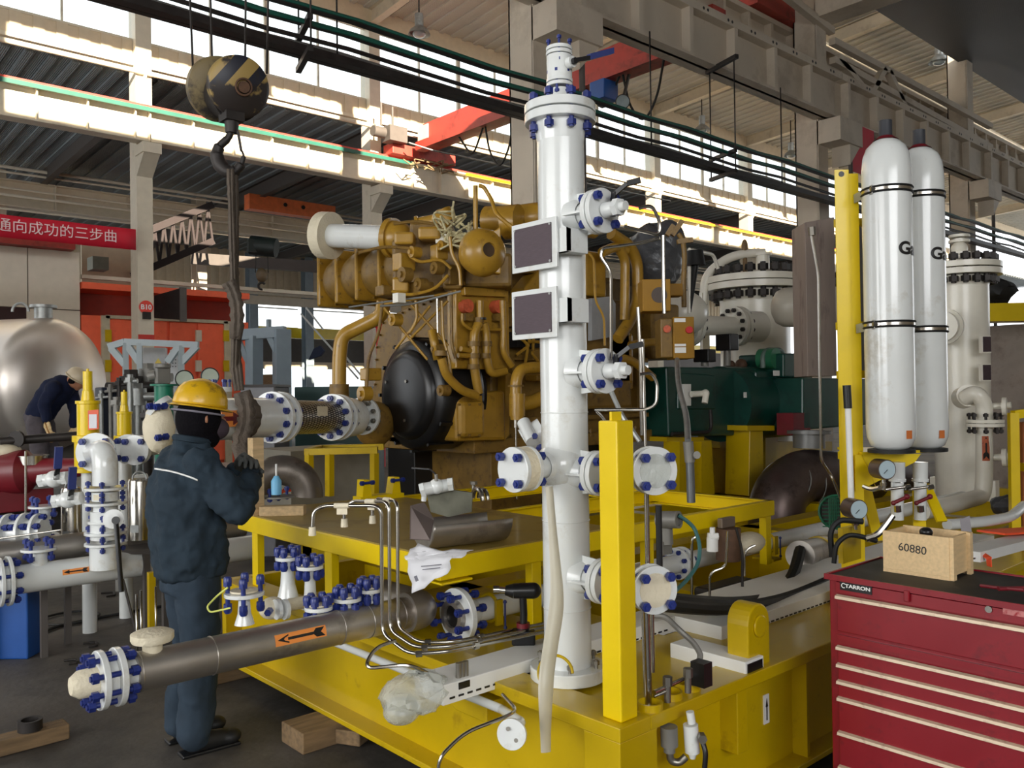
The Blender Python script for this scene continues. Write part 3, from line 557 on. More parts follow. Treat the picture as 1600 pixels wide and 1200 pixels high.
# ================================================================== YELLOW CORNER POST
b = MB(); c0 = V((SX+.055, SY+.05, 0)); pz = onx(945, 672, c0.x).z
c = V((2.205, 1.935)); hw = .043
t = thing('corner_post', 'tall square yellow post standing on the near corner of the skid', 'post', (c.x, c.y, SZ))
b.box((c.x-hw, c.y-hw, SZ), (c.x+hw, c.y+hw, 1.60)); b.build('post_tube', YELS, t, bev=.006)
b = MB(); b.box((c.x-.02, c.y+.0, 1.6), (c.x+.03, c.y+.01, 1.63)); b.build('top_tab', YELS, t)
b = MB(); b.box((c.x+hw, c.y+.0, 1.35), (c.x+hw+.02, c.y+.012, 1.5)); b.build('side_tab', YELS, t)

# level bridle flanges and rods right of the post
for py, l in ((735, 'white covered flange with four blue bolts beside the top half of the yellow post'), (920, 'white covered flange with four blue bolts beside the lower half of the yellow post')):
    c = at(1019, py, 2.98 if py < 800 else 2.98); t = thing('gauge_flange', l, 'flange', c, 'covered flanges beside the yellow post')
    ax = V((-.42, -.9, 0)).normalized(); f = flange(t, c, ax, .085, .012, 4, .024, .075, WHITE, gap=.028, ph=.5)
    b = MB(); b.cyl(c-ax*.02, c+ax*.028, .06, n=28); b.build('protective_cover', TAPE if py > 800 else PLAST, f)
    b = MB(); b.cyl(c-ax*.02, c-ax*.16, .03); b.build('stub_pipe', WHITE, t)
def rod(px, y0, y1, D, r, label, m=STEEL, cat='tube', px2=None, name='steel_tube'):
    b = MB(); b.cyl(at(px, y0, D), at(px2 or px, y1, D), r, n=10); return tag(b.build(name, m), label, cat)
rod(1004, 530, 750, 3.25, .006, 'thin steel tube rising behind the yellow post', px2=1010)
rod(1010, 755, 880, 3.05, .009, 'thick steel tube between the two covered flanges', px2=1012)
rod(1008, 940, 1104, 3.02, .016, 'thick polished steel tube dropping from the lower covered flange into the deck', px2=1013)
rod(1018, 945, 1050, 3.1, .009, 'polished steel tube just right of the thick dropping tube', px2=1020)
rod(1013, 1150, 1200, 2.95, .008, 'steel tube end showing under the skid flange')
rod(1029, 790, 900, 3.12, .012, 'black rubber hose between the two covered flanges', BLACKR, 'hose', px2=1031, name='rubber_hose')
# curved instrument tubes from needle valves
def tpath(name, pts, r, label, m=STEEL, cat='tube', fil=.03, n=8):
    b = MB(); b.tube([at(*p) for p in pts], r, n=n, fil=fil); return tag(b.build(name, m), label, cat)
tpath('steel_tube', [(998, 326, 2.98), (1018, 320, 2.98), (1031, 345, 3.0), (1031, 368, 3.0), (975, 354, 2.98)], .0065, 'bent steel tube looping out of the upper nozzle valve')
tpath('steel_tube', [(1031, 372, 3.0), (1000, 380, 3.02), (942, 388, 3.1), (938, 400, 3.1), (955, 425, 3.1), (955, 560, 3.15)], .006, 'steel tube running down beside the white column from the upper valve')
tpath('steel_tube', [(1000, 585, 2.98), (1018, 582, 2.98), (1027, 598, 2.98), (1026, 632, 2.98), (1010, 640, 3.0), (930, 640, 3.1)], .0055, 'bent steel tube looping out of the middle nozzle valve')
tpath('steel_tube', [(932, 642, 3.1), (945, 655, 3.1), (950, 672, 3.1)], .0055, 'short bent steel tube above the yellow post')
tpath('steel_tube', [(955, 612, 3.1), (972, 650, 3.1), (1000, 690, 3.05)], .009, 'braided steel hose slanting behind the yellow post', STEELG, 'hose')
tpath('steel_tube', [(920, 395, 3.6), (928, 405, 3.6), (930, 470, 3.6), (944, 495, 3.6), (945, 540, 3.6)], .005, 'ochre capillary tube behind the white column', CAT)
# vertical posts right of post: tall grey conduit from engine box
tpath('steel_tube', [(1036, 368, 3.3), (1037, 460, 3.3), (1038, 490, 3.3)], .008, 'bright vertical steel tube under the upper loop')
tpath('steel_tube', [(997, 480, 3.9), (1001, 560, 3.9), (1003, 680, 3.9)], .009, 'bright vertical steel tube left of the ochre control box')

# drain fittings under the skid flange
t = thing('drain_valve', 'white drain valve with black lever hanging under the skid side flange', 'valve', at(1080, 1130, 2.95))
D = 2.95
b = MB(); b.cyl(at(1078, 1112, D), at(1081, 1130, D), .014); b.cyl(at(1079, 1132, D), at(1082, 1175, D), .026, n=24); b.cyl(at(1082, 1174, D), at(1082, 1185, D), .018, .01); b.build('valve_body', WHITE, t)
b = MB(); b.tube([at(1096, 1155, D-.03), at(1103, 1175, D-.05), at(1101, 1200, D-.05)], .009, fil=.03); b.build('lever', BLACK, t)
b = MB(); b.hexa(at(1096, 1150, D-.02), at(1098, 1156, D-.05), .016); b.build('lever_nut', ZINC, t)
t = thing('drain_fitting', 'grey drain cylinder left of the white drain valve under the flange', 'fitting', at(1046, 1140, 2.95))
b = MB(); b.cyl(at(1045, 1135, D), at(1046, 1165, D), .03, n=24); b.cyl(at(1046, 1165, D), at(1046, 1175, D), .02); b.build('cylinder', GREYM, t)
b = MB(); b.tube([at(1046, 1172, D), at(1048, 1190, D), at(1062, 1192, D), at(1072, 1182, D)], .013, fil=.02); b.build('elbow', ZINC, t)
# manifold above the collars
t = thing('tube_manifold', 'small steel tee manifold joining tubes above the yellow deck collars', 'fitting', at(1060, 1060, 3.0))
b = MB(); b.cyl(at(1022, 1082, 2.95), at(1092, 1050, 3.15), .008); b.cyl(at(1022, 1088, 2.98), at(1045, 1078, 3.0), .007); b.build('tube', STEEL, t)
for (x, y, y2) in ((1043, 1065, 1097), (1075, 1052, 1082)):
    b = MB(); b.hexa(at(x, y-8, 3.0), at(x, y+6, 3.0), .017); b.cyl(at(x, y, 3.0), at(x, y2, 3.0), .012); b.build('tee', ZINC, t)
b = MB(); b.box(at(1096, 1062, 3.1)-V((.025, .03, .02)), at(1096, 1042, 3.1)+V((.025, .03, .02))); b.build('clamp_block', BLACK, t)
tpath('flex_conduit', [(1020, 962, 3.2), (1040, 963, 3.2), (1062, 985, 3.15), (1085, 1005, 3.15), (1096, 1025, 3.15), (1088, 1040, 3.15)], .011, 'grey flexible conduit arching over the cable trunking to a black clamp', GREYM, 'conduit', fil=.06)

# ================================================================== CABLE TRUNKING (white, slotted)
tz = .632
t = thing('cable_trunking', 'long white slotted cable trunking lying across the skid', 'cable trunking', (3, 2.6, .53))
b = MB(); x0 = onz(693, 1072, tz).x
b.box((x0, 2.5, tz-.075), (3.25, 2.68, tz)); b.build('trunk', WHITEP, t, bev=.003)
b = MB(); b.box((3.25, 2.24, tz-.075), (6.6, 2.68, tz)); b.build('trunk_wide', WHITEP, t, bev=.003)
qb = onz(1178, 1030, tz); bxx = qb.x-.06; byy = qb.y; b = MB(); b.box((bxx, byy, tz-.075), (bxx+.13, 2.25, tz)); b.build('branch', WHITEP, t, bev=.003)
b = MB(); b.box((bxx+.012, byy-.003, tz-.065), (bxx+.118, byy+.002, tz-.01)); b.build('open_end', BLACK, t)
b = MB(); x = x0+.03; 
while x < 3.2: b.box((x, 2.497, tz-.057), (x+.024, 2.503, tz-.05)); x += .042
x = 3.45
while x < 6.5: b.box((x, 2.237, tz-.057), (x+.024, 2.243, tz-.05)); x += .042
b.build('slots', BLACK, t)
c = ony(725, 1070, 2.5); b = MB(); b.box((c.x-.027, 2.496, c.z-.012), (c.x+.027, 2.5, c.z+.014)); b.build('cable_port', BLACK, t, bev=.003)
for px in (707, 717, 727):
    c = onz(px, 1055, tz); b = MB(); b.cyl((c.x, 2.53, tz), (c.x, 2.53, tz+.055), .011, n=10); b.build('gland', ZINC, t)
b = MB(); b.box((x0+.1, 2.52, SZ), (x0+.16, 2.66, tz-.07)); b.box((3.0, 2.5, SZ-.02), (3.06, 2.66, tz-.07)); b.build('support_bracket', YEL, t)
# plastic wrap on the trunking end
b = MB(); b.ball((x0-.06, 2.58, tz-.03), .13, (1.1, .8, .55), 22, 14)
for i, v in enumerate(b.v): b.v[i] = v+V((random.uniform(-1, 1), random.uniform(-1, 1), random.uniform(-1, 1)))*.009
b.ball((x0-.14, 2.56, tz-.07), .07, (1, .9, .7), 14, 10); tag(b.build('plastic_wrap', PLAST), 'crumpled clear plastic wrapped round the left end of the white trunking', 'plastic wrap')

# ================================================================== HEADER PIPE WITH ARROW (brushed steel, along X at Y=3.2)
hy = 3.2; hzp = ony(300, 1031, hy).z
hp = thing('header_pipe', 'brushed steel header pipe with orange arrow sticker passing the worker legs', 'pipe', (1.6, hy, hzp-.08))
xa = ony(210, 1045, hy).x; xe = ony(640, 950, hy).x
pr_ = .071
b = MB(); b.cyl((xa, hy, hzp), (xe, hy, hzp), pr_, n=36)
for px, py in ((215, 1045), (330, 1020), (528, 985), (573, 972), (622, 960)): x = ony(px, py, hy).x; b.torus((x, hy, hzp), (1, 0, 0), pr_+.001, .0022, m=6)
b.build('pipe_body', STEELD, hp)
b = MB(); b.tube([(xe-.02, hy, hzp), (xe+.06, hy, hzp), (xe+.10, hy+.5, hzp-.02)], .088, n=30, fil=.09); b.build('end_cladding', STEELD, hp)
xf = ony(170, 1052, hy).x
b = MB(); b.cyl((xa-.09, hy, hzp), (xa+.01, hy, hzp), .05); b.build('neck', WHITE, hp)
flange(hp, (xf, hy, hzp), (1, 0, 0), .103, .022, 8, .026, .11, WHITE, gap=.035, name='end_flange')
b = MB(); b.lathe([(.05, 0), (.048, .06), (.03, .085), (0, .09)], (xf-.04, hy, hzp), (-1, 0, 0)); b.build('taped_end_cap', TAPE, hp)
c = ony(238, 990, hy); b = MB(); b.cyl((c.x, hy, hzp+.06), (c.x, hy, hzp+.1), .035); b.lathe([(.07, 0), (.075, .01), (.075, .03), (.06, .037), (0, .038)], (c.x, hy, hzp+.1)); b.build('taped_branch', TAPE, hp)
# arrow sticker wrapped on the pipe
def wrapped(root, x0, x1, z, y, r, a0, a1, m, name, off=.001, n=8):
    b = MB(); g = []
    for i in range(n+1):
        a = a0+(a1-a0)*i/n; g.append([(x0, y-(r+off)*math.cos(a), z+(r+off)*math.sin(a)), (x1, y-(r+off)*math.cos(a), z+(r+off)*math.sin(a))])
    b.sheet(g); return b.build(name, m, root)
def wrap_poly(root, pts, z, y, r, m, name, off=.002):   # pts: (x, angle) polygon, fan of quads across x
    b = MB(); b.add([(x, y-(r+off)*math.cos(a), z+(r+off)*math.sin(a)) for x, a in pts], [tuple(range(len(pts)))]); return b.build(name, m, root)
def arrow_sticker(root, x0, x1, z, y, r, a0, a1):
    s = wrapped(root, x0, x1, z, y, r, a0, a1, ORST, 'arrow_sticker'); am = (a0+a1)/2; h = (a1-a0)*.42; L = x1-x0
    def P(u, v): return (x0+L*u, am+h*v)
    for q in ([P(.04, 0), P(.26, .9), P(.26, -.9)], [P(.24, .28), P(.74, .28), P(.74, -.28), P(.24, -.28)], [P(.72, 0), P(.8, .9), P(.97, .9), P(.89, 0)], [P(.72, 0), P(.89, 0), P(.97, -.9), P(.8, -.9)]):
        vs = []
        b = MB(); n = 5
        b.add([(x, y-(r+.0022)*math.cos(a), z+(r+.0022)*math.sin(a)) for x, a in q], [tuple(range(len(q)))]); b.build('arrow_mark', BLACK, s)
arrow_sticker(hp, ony(418, 1000, hy).x, ony(497, 985, hy).x, hzp, hy, pr_, -.02, .62)

# branch stub with long-bolt flanges standing on the header
def stand_flange(px, ybase, ytop, D, R, label, cat='pipe branch', r=.028, n=4, bl=.09, two=False, wrap=False, root=None, name='branch_flange'):
    p0, p1 = at(px, ybase, D), at(px, ytop, D); p1 = V((p0.x, p0.y, p1.z)); t = root or thing('flanged_branch', label, cat, p0, 'white flanged branches on the header pipe')
    b = MB(); b.lathe([(r*1.5, 0), (r, (p1.z-p0.z)*.35), (r*.85, (p1.z-p0.z)*.8), (R*.6, p1.z-p0.z)], p0, n=20); b.build('branch', WHITE, t)
    f = flange(t, p1, (0, 0, 1), R, .016, n, .026, bl, WHITE, pair=False, cap=True, ph=.3, name=name)
    if wrap: b = MB(); b.cyl(p1+V((0, 0, .01)), p1+V((0, 0, .018)), R*.7); b.build('tape_cover', TAPE, f)
    return t
stand_flange(382, 975, 928, 3.6, .083, 'tallest white flanged branch with blue bolts, near the arrow sticker', bl=.075, wrap=True)
stand_flange(498, 965, 950, 3.62, .06, 'white flanged branch left of the pair just before the bent tubes', bl=.035, wrap=True, n=6)
stand_flange(543, 952, 936, 3.68, .06, 'middle white flanged branch just left of the bent tubes', bl=.035, wrap=True, n=6)
stand_flange(578, 940, 922, 3.74, .052, 'right-hand white flanged branch partly behind the bent tubes', bl=.035, wrap=True, n=6)
stand_flange(450, 935, 872, 4.05, .058, 'white flanged nozzle at the rear, under the worktable edge', bl=.03, wrap=True, n=6, r=.035)
stand_flange(485, 950, 886, 3.95, .062, 'white flanged nozzle with double row of blue bolts under the worktable', bl=.03, wrap=True, n=6)
t = thing('taped_valve', 'small white valve wrapped in tape behind the header pipe', 'valve', at(428, 965, 3.75))
b = MB(); b.ball(at(425, 950, 3.8), .05, (1.2, 1, 1)); b.cyl(at(425, 950, 3.8), at(480, 940, 3.9), .028); b.build('taped_body', TAPE, t)
for dx in (0, 12): c = at(433+dx, 952, 3.76); b = MB(); b.cyl(c-V((.008, 0, 0)), c+V((.008, 0, 0)), .045); b.build('flange_disc', WHITE, t)
b = MB(); b.hexa(at(418, 958, 3.7), at(422, 954, 3.74), .016); b.build('nut', BOLT, t)
tpath('earth_wire', [(356, 918, 3.55), (340, 930, 3.55), (323, 948, 3.5), (328, 957, 3.5), (360, 950, 3.5)], .004, 'yellow-green earth wire looping off the tallest flanged branch', mat('green_yellow_wire', (214, 220, 110), .5), 'wire', fil=.03)

# ================================================================== OPEN FLANGE PIPE at Y=3.1
py_, pz_ = 3.12, ony(712, 962, 3.12).z
t = thing('open_flange_pipe', 'long white pipe with an open flange full of blue stud bolts', 'pipe', (3.4, py_, pz_-.06))
x0 = ony(716, 962, py_).x
b = MB(); b.cyl((x0, py_, pz_), (8.4, py_, pz_), .055, n=32); b.lathe([(.085, .02), (.056, .1)], (x0, py_, pz_), (1, 0, 0)); b.build('pipe_body', WHITE, t)
f = flange(t, (x0, py_, pz_), (1, 0, 0), .126, .03, 8, .027, .12, WHITE, pair=False, bore=.055, name='open_flange')
b = MB(); b.ring((x0-.045, py_, pz_), (x0-.015, py_, pz_), .075, .052); b.build('raised_face', STEELD, f)
b = MB(); b.cyl((x0-.03, py_, pz_), (x0-.01, py_, pz_), .05); b.build('bore', BLACK, f)
for px, py in ((765, 955), (1198, 860)):
    x = ony(px, py, py_).x; b = MB(); b.torus((x, py_, pz_), (1, 0, 0), .064, .009, m=6); b.box((x-.02, py_-.075, pz_-.07), (x+.02, py_-.06, pz_+.05)); b.box((x-.05, py_-.08, pz_-.11), (x+.05, py_+.08, pz_-.095)); b.box((x-.03, py_-.02, SZ-.05), (x+.03, py_+.02, pz_-.1)); b.build('pipe_clamp', YEL, t)
    bolt(t, (x+.02, py_-.09, pz_-.02), (0, 0, 1), .016, .11)
# second pair of flanges on it beyond the post
for px, py in ((1062, 882),): flange(t, (ony(px, py, py_).x, py_, pz_), (1, 0, 0), .095, .02, 8, .02, .08, WHITE, gap=.03)

# white conduit along the skid web ending in a small round flange
t = thing('drain_pipe', 'thin white pipe along the skid side ending in a round white flange', 'pipe', (2.06, 3.2, .45))
p0, p1 = onx(520, 1003, 2.08), onx(776, 1105, 2.08)
b = MB(); b.cyl(p0, p1, .017); e = at(800, 1147, 2.78); b.tube([p1, p1+V((0, -.03, 0)), e+V((.09, .05, .0)), e], .017, fil=.03); b.build('pipe_body', WHITE, t)
n_ = (V((-.9, -.55, .15))).normalized(); b = MB(); b.cyl(e-n_*.006, e+n_*.008, .05, n=32); f = b.build('end_flange', WHITE, t, bev=.002)
for a, c_ in ((-.6, .35), (.55, -.55)):
    q = e+n_*.009+V((0, 0, 1))*.03*a*-1+n_.cross(V((0, 0, 1))).normalized()*.03*c_; b = MB(); b.cyl(q, q+n_*.002, .007); b.build('bolt_hole', ZINC, f)
c = onx(730, 1098, 2.1); b = MB(); b.prism([(2.1, c.y+.12, c.z+.03), (2.1, c.y-.12, c.z+.03), (2.1, c.y-.12, c.z-.05), (2.1, c.y+.08, c.z-.05), (2.1, c.y+.12, c.z-.02)], (.15, 0, 0)); b.build('support_bracket', YEL, t, bev=.005)
tpath('drain_tube', [(785, 1085, 2.95), (808, 1110, 2.85), (790, 1120, 2.8), (725, 1145, 2.75), (690, 1180, 2.7), (684, 1200, 2.7), (690, 1230, 2.7)], .006, 'thin steel drain tube bending down past the round white flange', fil=.06)
tpath('steel_tube', [(618, 1001, 3.2), (585, 1012, 3.15), (568, 1045, 3.1), (640, 1038, 3.1), (668, 1052, 3.15)], .007, 'bent steel tube lying against the white trunking wrap', fil=.05)

# ================================================================== THREE BENT TUBES
for i, (pts, l) in enumerate((
    ([(488, 828, 3.35), (490, 798, 3.35), (508, 790, 3.35), (596, 790, 3.3), (597, 990, 3.3), (640, 1022, 3.2), (700, 1018, 3.2), (860, 985, 3.6)], 'leftmost-ended bent steel tube, in front of the other two tall loops'),
    ([(538, 815, 3.55), (538, 793, 3.55), (552, 783, 3.55), (608, 784, 3.4), (609, 985, 3.4), (650, 1012, 3.3), (705, 1010, 3.3), (860, 978, 3.7)], 'middle bent steel tube of the three tall loops'),
    ([(582, 810, 3.7), (582, 788, 3.7), (590, 779, 3.7), (621, 783, 3.5), (622, 980, 3.5), (655, 1004, 3.4), (710, 1003, 3.4), (860, 972, 3.8)], 'right-hand bent steel tube, rearmost of the three tall loops'))):
    p = [at(*q) for q in pts]; t = thing('bent_tube', l, 'tube', p[4], 'three tall bent steel tubes')
    b = MB(); b.tube(p, .0075, fil=.045, n=10); b.build('tube_body', STEEL, t)
    b = MB(); b.cyl(p[0]+V((0, 0, .012)), p[0]-V((0, 0, .022)), .013, .015, n=12); b.build('taped_end', TAPE, t)
    b = MB(); m_ = p[2].lerp(p[3], .3 if i == 0 else .5); b.cyl(m_-(p[3]-p[2])*.13, m_+(p[3]-p[2])*.13, .011, n=10); b.obox(m_+V((0, 0, -.02)), (p[3]-p[2])*.18, (0, .004, 0), (0, 0, .03)); b.build('tape_tag', TAPE, t)
    for k in (5, 6): b = MB(); q = p[k].lerp(p[k+1], .25); d = (p[k+1]-p[k]).normalized(); b.hexa(q-d*.012, q+d*.012, .014); b.build('compression_nut', STEEL, t)
for px in (762,): 
    pass
# ================================================================== WORKTABLE ON THE SKID
TX0, TY0, TX1, TY1, TZ = 2.19, 2.93, 4.84, 4.95, 1.0
t = thing('worktable', 'low yellow steel worktable standing on the skid between the engine and the white column', 'table', (3.4, 3.9, SZ))
b = MB(); b.box((TX0, TY0, TZ-.012), (3.3, TY1, TZ)); b.build('table_top', mat('worn_yellow_sheet', (158, 134, 66), .42, coat=.1, var=.14, dirt=(112, 92, 52), dirt_amt=.3, dscale=3), t)
def chan(p, q, h=.088): b = MB(); b.beam(V(p)-V((0, 0, .012+h/2)), V(q)-V((0, 0, .012+h/2)), .012, h); d = (V(q)-V(p)).normalized(); return b
for p, q in (((TX0, TY0, TZ), (TX0, TY1, TZ)), ((TX0, TY0, TZ), (TX1, TY0, TZ)), ((TX0, TY1, TZ), (TX1, TY1, TZ)), ((TX1, TY0, TZ), (TX1, TY1, TZ)), ((3.3, TY0, TZ), (3.3, TY1, TZ)), ((3.3, 3.9, TZ), (TX1, 3.9, TZ))):
    b = chan(p, q); v0, v1 = V(p), V(q); n = V((1, 0, 0)) if abs(v0.x-v1.x) < .01 else V((0, 1, 0)); s = 1 if (v0.x < 3 and n.x) or (v0.y < 3.2 and n.y) else -1
    b.obox((v0+v1)/2-V((0, 0, .10))+n*s*.03, v1-v0, n*.06, (0, 0, .008)); b.obox((v0+v1)/2-V((0, 0, .012))+n*s*.02, v1-v0, n*.045, (0, 0, .008)); b.build('edge_channel', YELS, t, bev=.002)
for i, (px, py) in enumerate(((404, 842), (519, 872))):
    y = onx(px, py, TX0+.03).y; b = MB(); b.box((TX0+.005, y-.035, SZ), (TX0+.05, y+.035, TZ-.1)); b.build('leg', YELS, t, bev=.003)
for x, y in ((TX1-.06, TY0+.02), (3.6, TY0+.02), (2.75, TY0+.02), (TX1-.06, TY1-.06), (3.3, TY1-.06)): b = MB(); b.box((x, y, SZ), (x+.06, y+.05, TZ-.1)); b.build('leg', YELS, t, bev=.003)
for px, py in ((395, 829), (406, 832), (507, 858), (523, 862)):
    q = onx(px, py, TX0-.002); bolt(t, (TX0-.002+.02, q.y, q.z+.002), (0, 0, 1), .014, .02, DARKI)
for px, py in ((713, 897), (823, 875)):
    q = ony(px, py, TY0); bolt(t, (q.x, TY0+.01, q.z+.004), (0, 0, 1), .016, .02, DARKI)
b = MB(); q = ony(700, 908, TY0); b.box((q.x-.05, TY0-.02, q.z-.008), (q.x+.12, TY0+.1, q.z)); b.build('hanger_bracket', YELS, t)
# yellow cradle with two blue bolts on the far beam
c = at(585, 775, 5.5); t = thing('pipe_cradle', 'yellow cradle with two blue-bolted lugs on the far edge of the worktable', 'cradle', (c.x, c.y, TZ))
cx, cy = 3.75, TY1-.1
cx = ony(592, 778, cy).x
b = MB(); b.box((cx-.17, cy-.05, TZ-.01), (cx+.17, cy+.05, TZ+.03)); b.build('base', YELS, t)
for s in (-1, 1): b = MB(); b.prism([(cx+s*.15, cy-.04, TZ+.03), (cx+s*.08, cy-.04, TZ+.03), (cx+s*.1, cy-.04, TZ+.14), (cx+s*.14, cy-.04, TZ+.14)], (0, .08, 0)); b.build('lug', YELS, t); bolt(t, (cx+s*.12, cy-.05, TZ+.12), (1, 0, 0), .03, .06)

# timber blocks on the table
c = onz(422, 808, TZ); b = MB(); b.obox((c.x+.09, c.y+.02, TZ+.028), (.2, -.16, 0), (.05, .06, 0), (0, 0, .056)); tag(b.build('timber_offcut', WOOD, bev=.003), 'short squared timber offcut lying on the worktable edge beside the worker', 'timber')
b = MB(); c = at(400, 740, 5.0); b.box((c.x-.035, c.y-.035, TZ), (c.x+.035, c.y+.035, at(400, 684, 5.0).z)); tag(b.build('timber_prop', WOOD, bev=.003), 'upright timber prop under the hanging white pipe', 'timber')

# metal cladding shell, valve, plates and papers
t = thing('cladding_shell', 'half-round sheet metal cladding shell lying on the worktable corner', 'metal cladding', onz(725, 850, TZ))
o = onz(722, 852, TZ); ax = (onz(775, 843, TZ)-onz(670, 855, TZ)).normalized(); sd = V((0, 0, 1)).cross(ax)
b = MB(); g = []
for i in range(13):
    a = PI*1.02+PI*.96*i/12; e = sd*math.cos(a)+V((0, 0, 1))*math.sin(a)
    g.append([o+ax*x+V((0, 0, .13))+e*.125 for x in (-.2, -.19, -.09, .1, .2)])
b.sheet(g); b.build('half_shell', STEELD, t, solid=.003)
b = MB(); c = o+ax*-.2+V((0, 0, .13)); b.prism([c+(sd*math.cos(PI+PI*i/12)+V((0, 0, 1))*math.sin(PI+PI*i/12))*.123 for i in range(13)], ax*.003); b.build('end_plate', STEELD, t)
b = MB(); c = o+ax*.1+V((0, 0, .2))+sd*.03; b.torus(c, ax, .05, .012, a0=0, a1=PI); b.torus(c+ax*.03, ax, .045, .01, a0=0, a1=PI); b.build('sleeve_rings', STEEL, t)
t = thing('bent_sheet', 'bent grey sheet metal panel standing left of the half-round shell', 'metal cladding', onz(660, 850, TZ))
o = onz(660, 850, TZ+.0)
b = MB(); b.prism([at(640, 843, 3.55), at(641, 790, 3.55), at(663, 785, 3.6), at(678, 812, 3.6), at(672, 845, 3.5)], (.003, .003, 0)); b.build('flat_panel', mat('dull_sheet', (120, 108, 104), .5, metal=.5, var=.15), t)
b = MB(); b.prism([at(667, 775, 3.9), at(700, 765, 3.9), at(738, 770, 3.9), at(737, 800, 3.9), at(700, 808, 3.9), at(673, 800, 3.9)], (.02, .02, 0)); b.build('folded_panel', mat('dull_green_sheet', (112, 112, 98), .45, metal=.4, var=.25, scale=14), t)
t = thing('ball_valve', 'white ball valve with long black lever resting on the cladding pieces', 'valve', at(682, 765, 3.85))
D = 3.85
b = MB(); b.cyl(at(660, 765, D), at(705, 757, D+.05), .03, n=20); b.ball(at(682, 760, D+.02), .036); b.hexa(at(657, 766, D), at(664, 764, D), .034); b.hexa(at(700, 757, D), at(708, 756, D), .032); b.build('body', WHITE, t)
b = MB(); b.cyl(at(682, 752, D), at(681, 741, D), .008); b.build('stem', ZINC, t)
b = MB(); b.beam(at(681, 741, D), at(672, 733, D), .016, .006); b.beam(at(672, 733, D), at(644, 731, D+.02), .018, .006); b.build('lever', BLACK, t)
b = MB(); b.cyl(at(663, 772, D), at(662, 783, D), .012); b.build('drain_plug', WHITE, t)
b = MB(); q = at(740, 770, 4.6); b.cyl(at(740, 776, 4.4), at(740, 758, 4.4), .01); b.hexa(at(740, 757, 4.4), at(740, 752, 4.4), .02); tag(b.build('bolt_stud', ZINC), 'single upright bolt behind the cladding pieces', 'bolt')
# papers
def sheet_paper(pts, label, i):
    b = MB(); n = 6; g = []
    P = [at(*p) for p in pts]
    for r in range(n+1):
        u = r/n; a = P[0].lerp(P[3], u); c = P[1].lerp(P[2], u); g.append([a.lerp(c, k/n)+V((math.sin(r*1.7+i)*.006, math.cos(k*1.3+i)*.006, math.sin(k*1.9+r+i)*.004)) for k in range(n+1)])
    b.sheet(g); return tag(b.build('paper_sheet', PAPER, solid=.001), label, 'paper')
sheet_paper([(645, 862, 3.42), (740, 858, 3.42), (722, 870, 3.34), (650, 885, 3.36)], 'crumpled paper sheet under the half-round cladding shell', 0)
p = sheet_paper([(636, 876, 3.34), (705, 868, 3.33), (700, 895, 3.31), (646, 928, 3.31)], 'drawing sheet hanging over the worktable edge', 1)
sheet_paper([(630, 870, 3.4), (650, 850, 3.45), (700, 862, 3.4), (645, 880, 3.38)], 'folded paper corner sticking out left of the drawing sheet', 2)
b = MB(); b.beam(at(649, 900, 3.29), at(652, 908, 3.29), .004, .012); b.beam(at(658, 885, 3.31), at(690, 882, 3.31), .002, .003); b.beam(at(660, 890, 3.31), at(688, 887, 3.31), .002, .003); b.build('printed_marks', mat('ink', (120, 120, 130), .8), p)
# orange rag, bottle and small items near the hands
b = MB(); c = onz(470, 770, TZ+.01)
for i in range(7): a = c+V((random.uniform(-.12, .12), random.uniform(-.1, .1), .015)); b.tube([a, a+V((random.uniform(-.1, .1), random.uniform(-.12, .12), random.uniform(0, .03))), a+V((random.uniform(-.15, .15), random.uniform(-.12, .12), 0))], .012, n=6, fil=.05, flat=.4)
tag(b.build('orange_rag', FLUOR), 'bright orange webbing crumpled on the far side of the worktable', 'rag')
t = thing('spray_bottle', 'small light blue marker bottle in front of the steel elbow', 'bottle', at(432, 765, 5.0)); c = at(432, 770, 5.0)
b = MB(); b.slathe([(0, -.01), (.03, -.01), (.03, .07), (.018, .09), (.012, .1)], c); b.build('bottle_body', CYAN, t); b = MB(); b.cyl(c+V((0, 0, .1)), c+V((0, 0, .17)), .006); b.build('nozzle', WHITEP, t)
t = thing('flange_plate', 'small flat flange plate lying under the blue bottle', 'flange', at(432, 772, 5.1)); b = MB(); c = at(435, 772, 5.1); b.cyl(c-V((0, 0, .02)), c-V((0, 0, .01)), .1); b.build('disc', GREYM, t)
for i in range(3): c2 = c+V((-.07+.07*i, .03*(i-1), .0)); bolt(t, c2, (0, 0, 1), .03, .03)
# steel cladding elbow behind
t = thing('cladding_elbow', 'dull sheet metal elbow cladding standing on the table behind the bottle', 'metal cladding', onz(450, 780, TZ)); c = at(440, 775, 5.6)
b = MB(); b.torus(c, (CAM-c).normalized().cross(V((0, 0, 1))).cross(V((0, 0, 1)))+V((0, 0, 0)), .17, .10, n=20, m=16, a0=-PI*.02, a1=PI*1.0); b.build('elbow_shell', mat('dull_elbow', (112, 104, 96), .42, metal=.6, var=.2, dirt=(80, 74, 66), dirt_amt=.3), t)
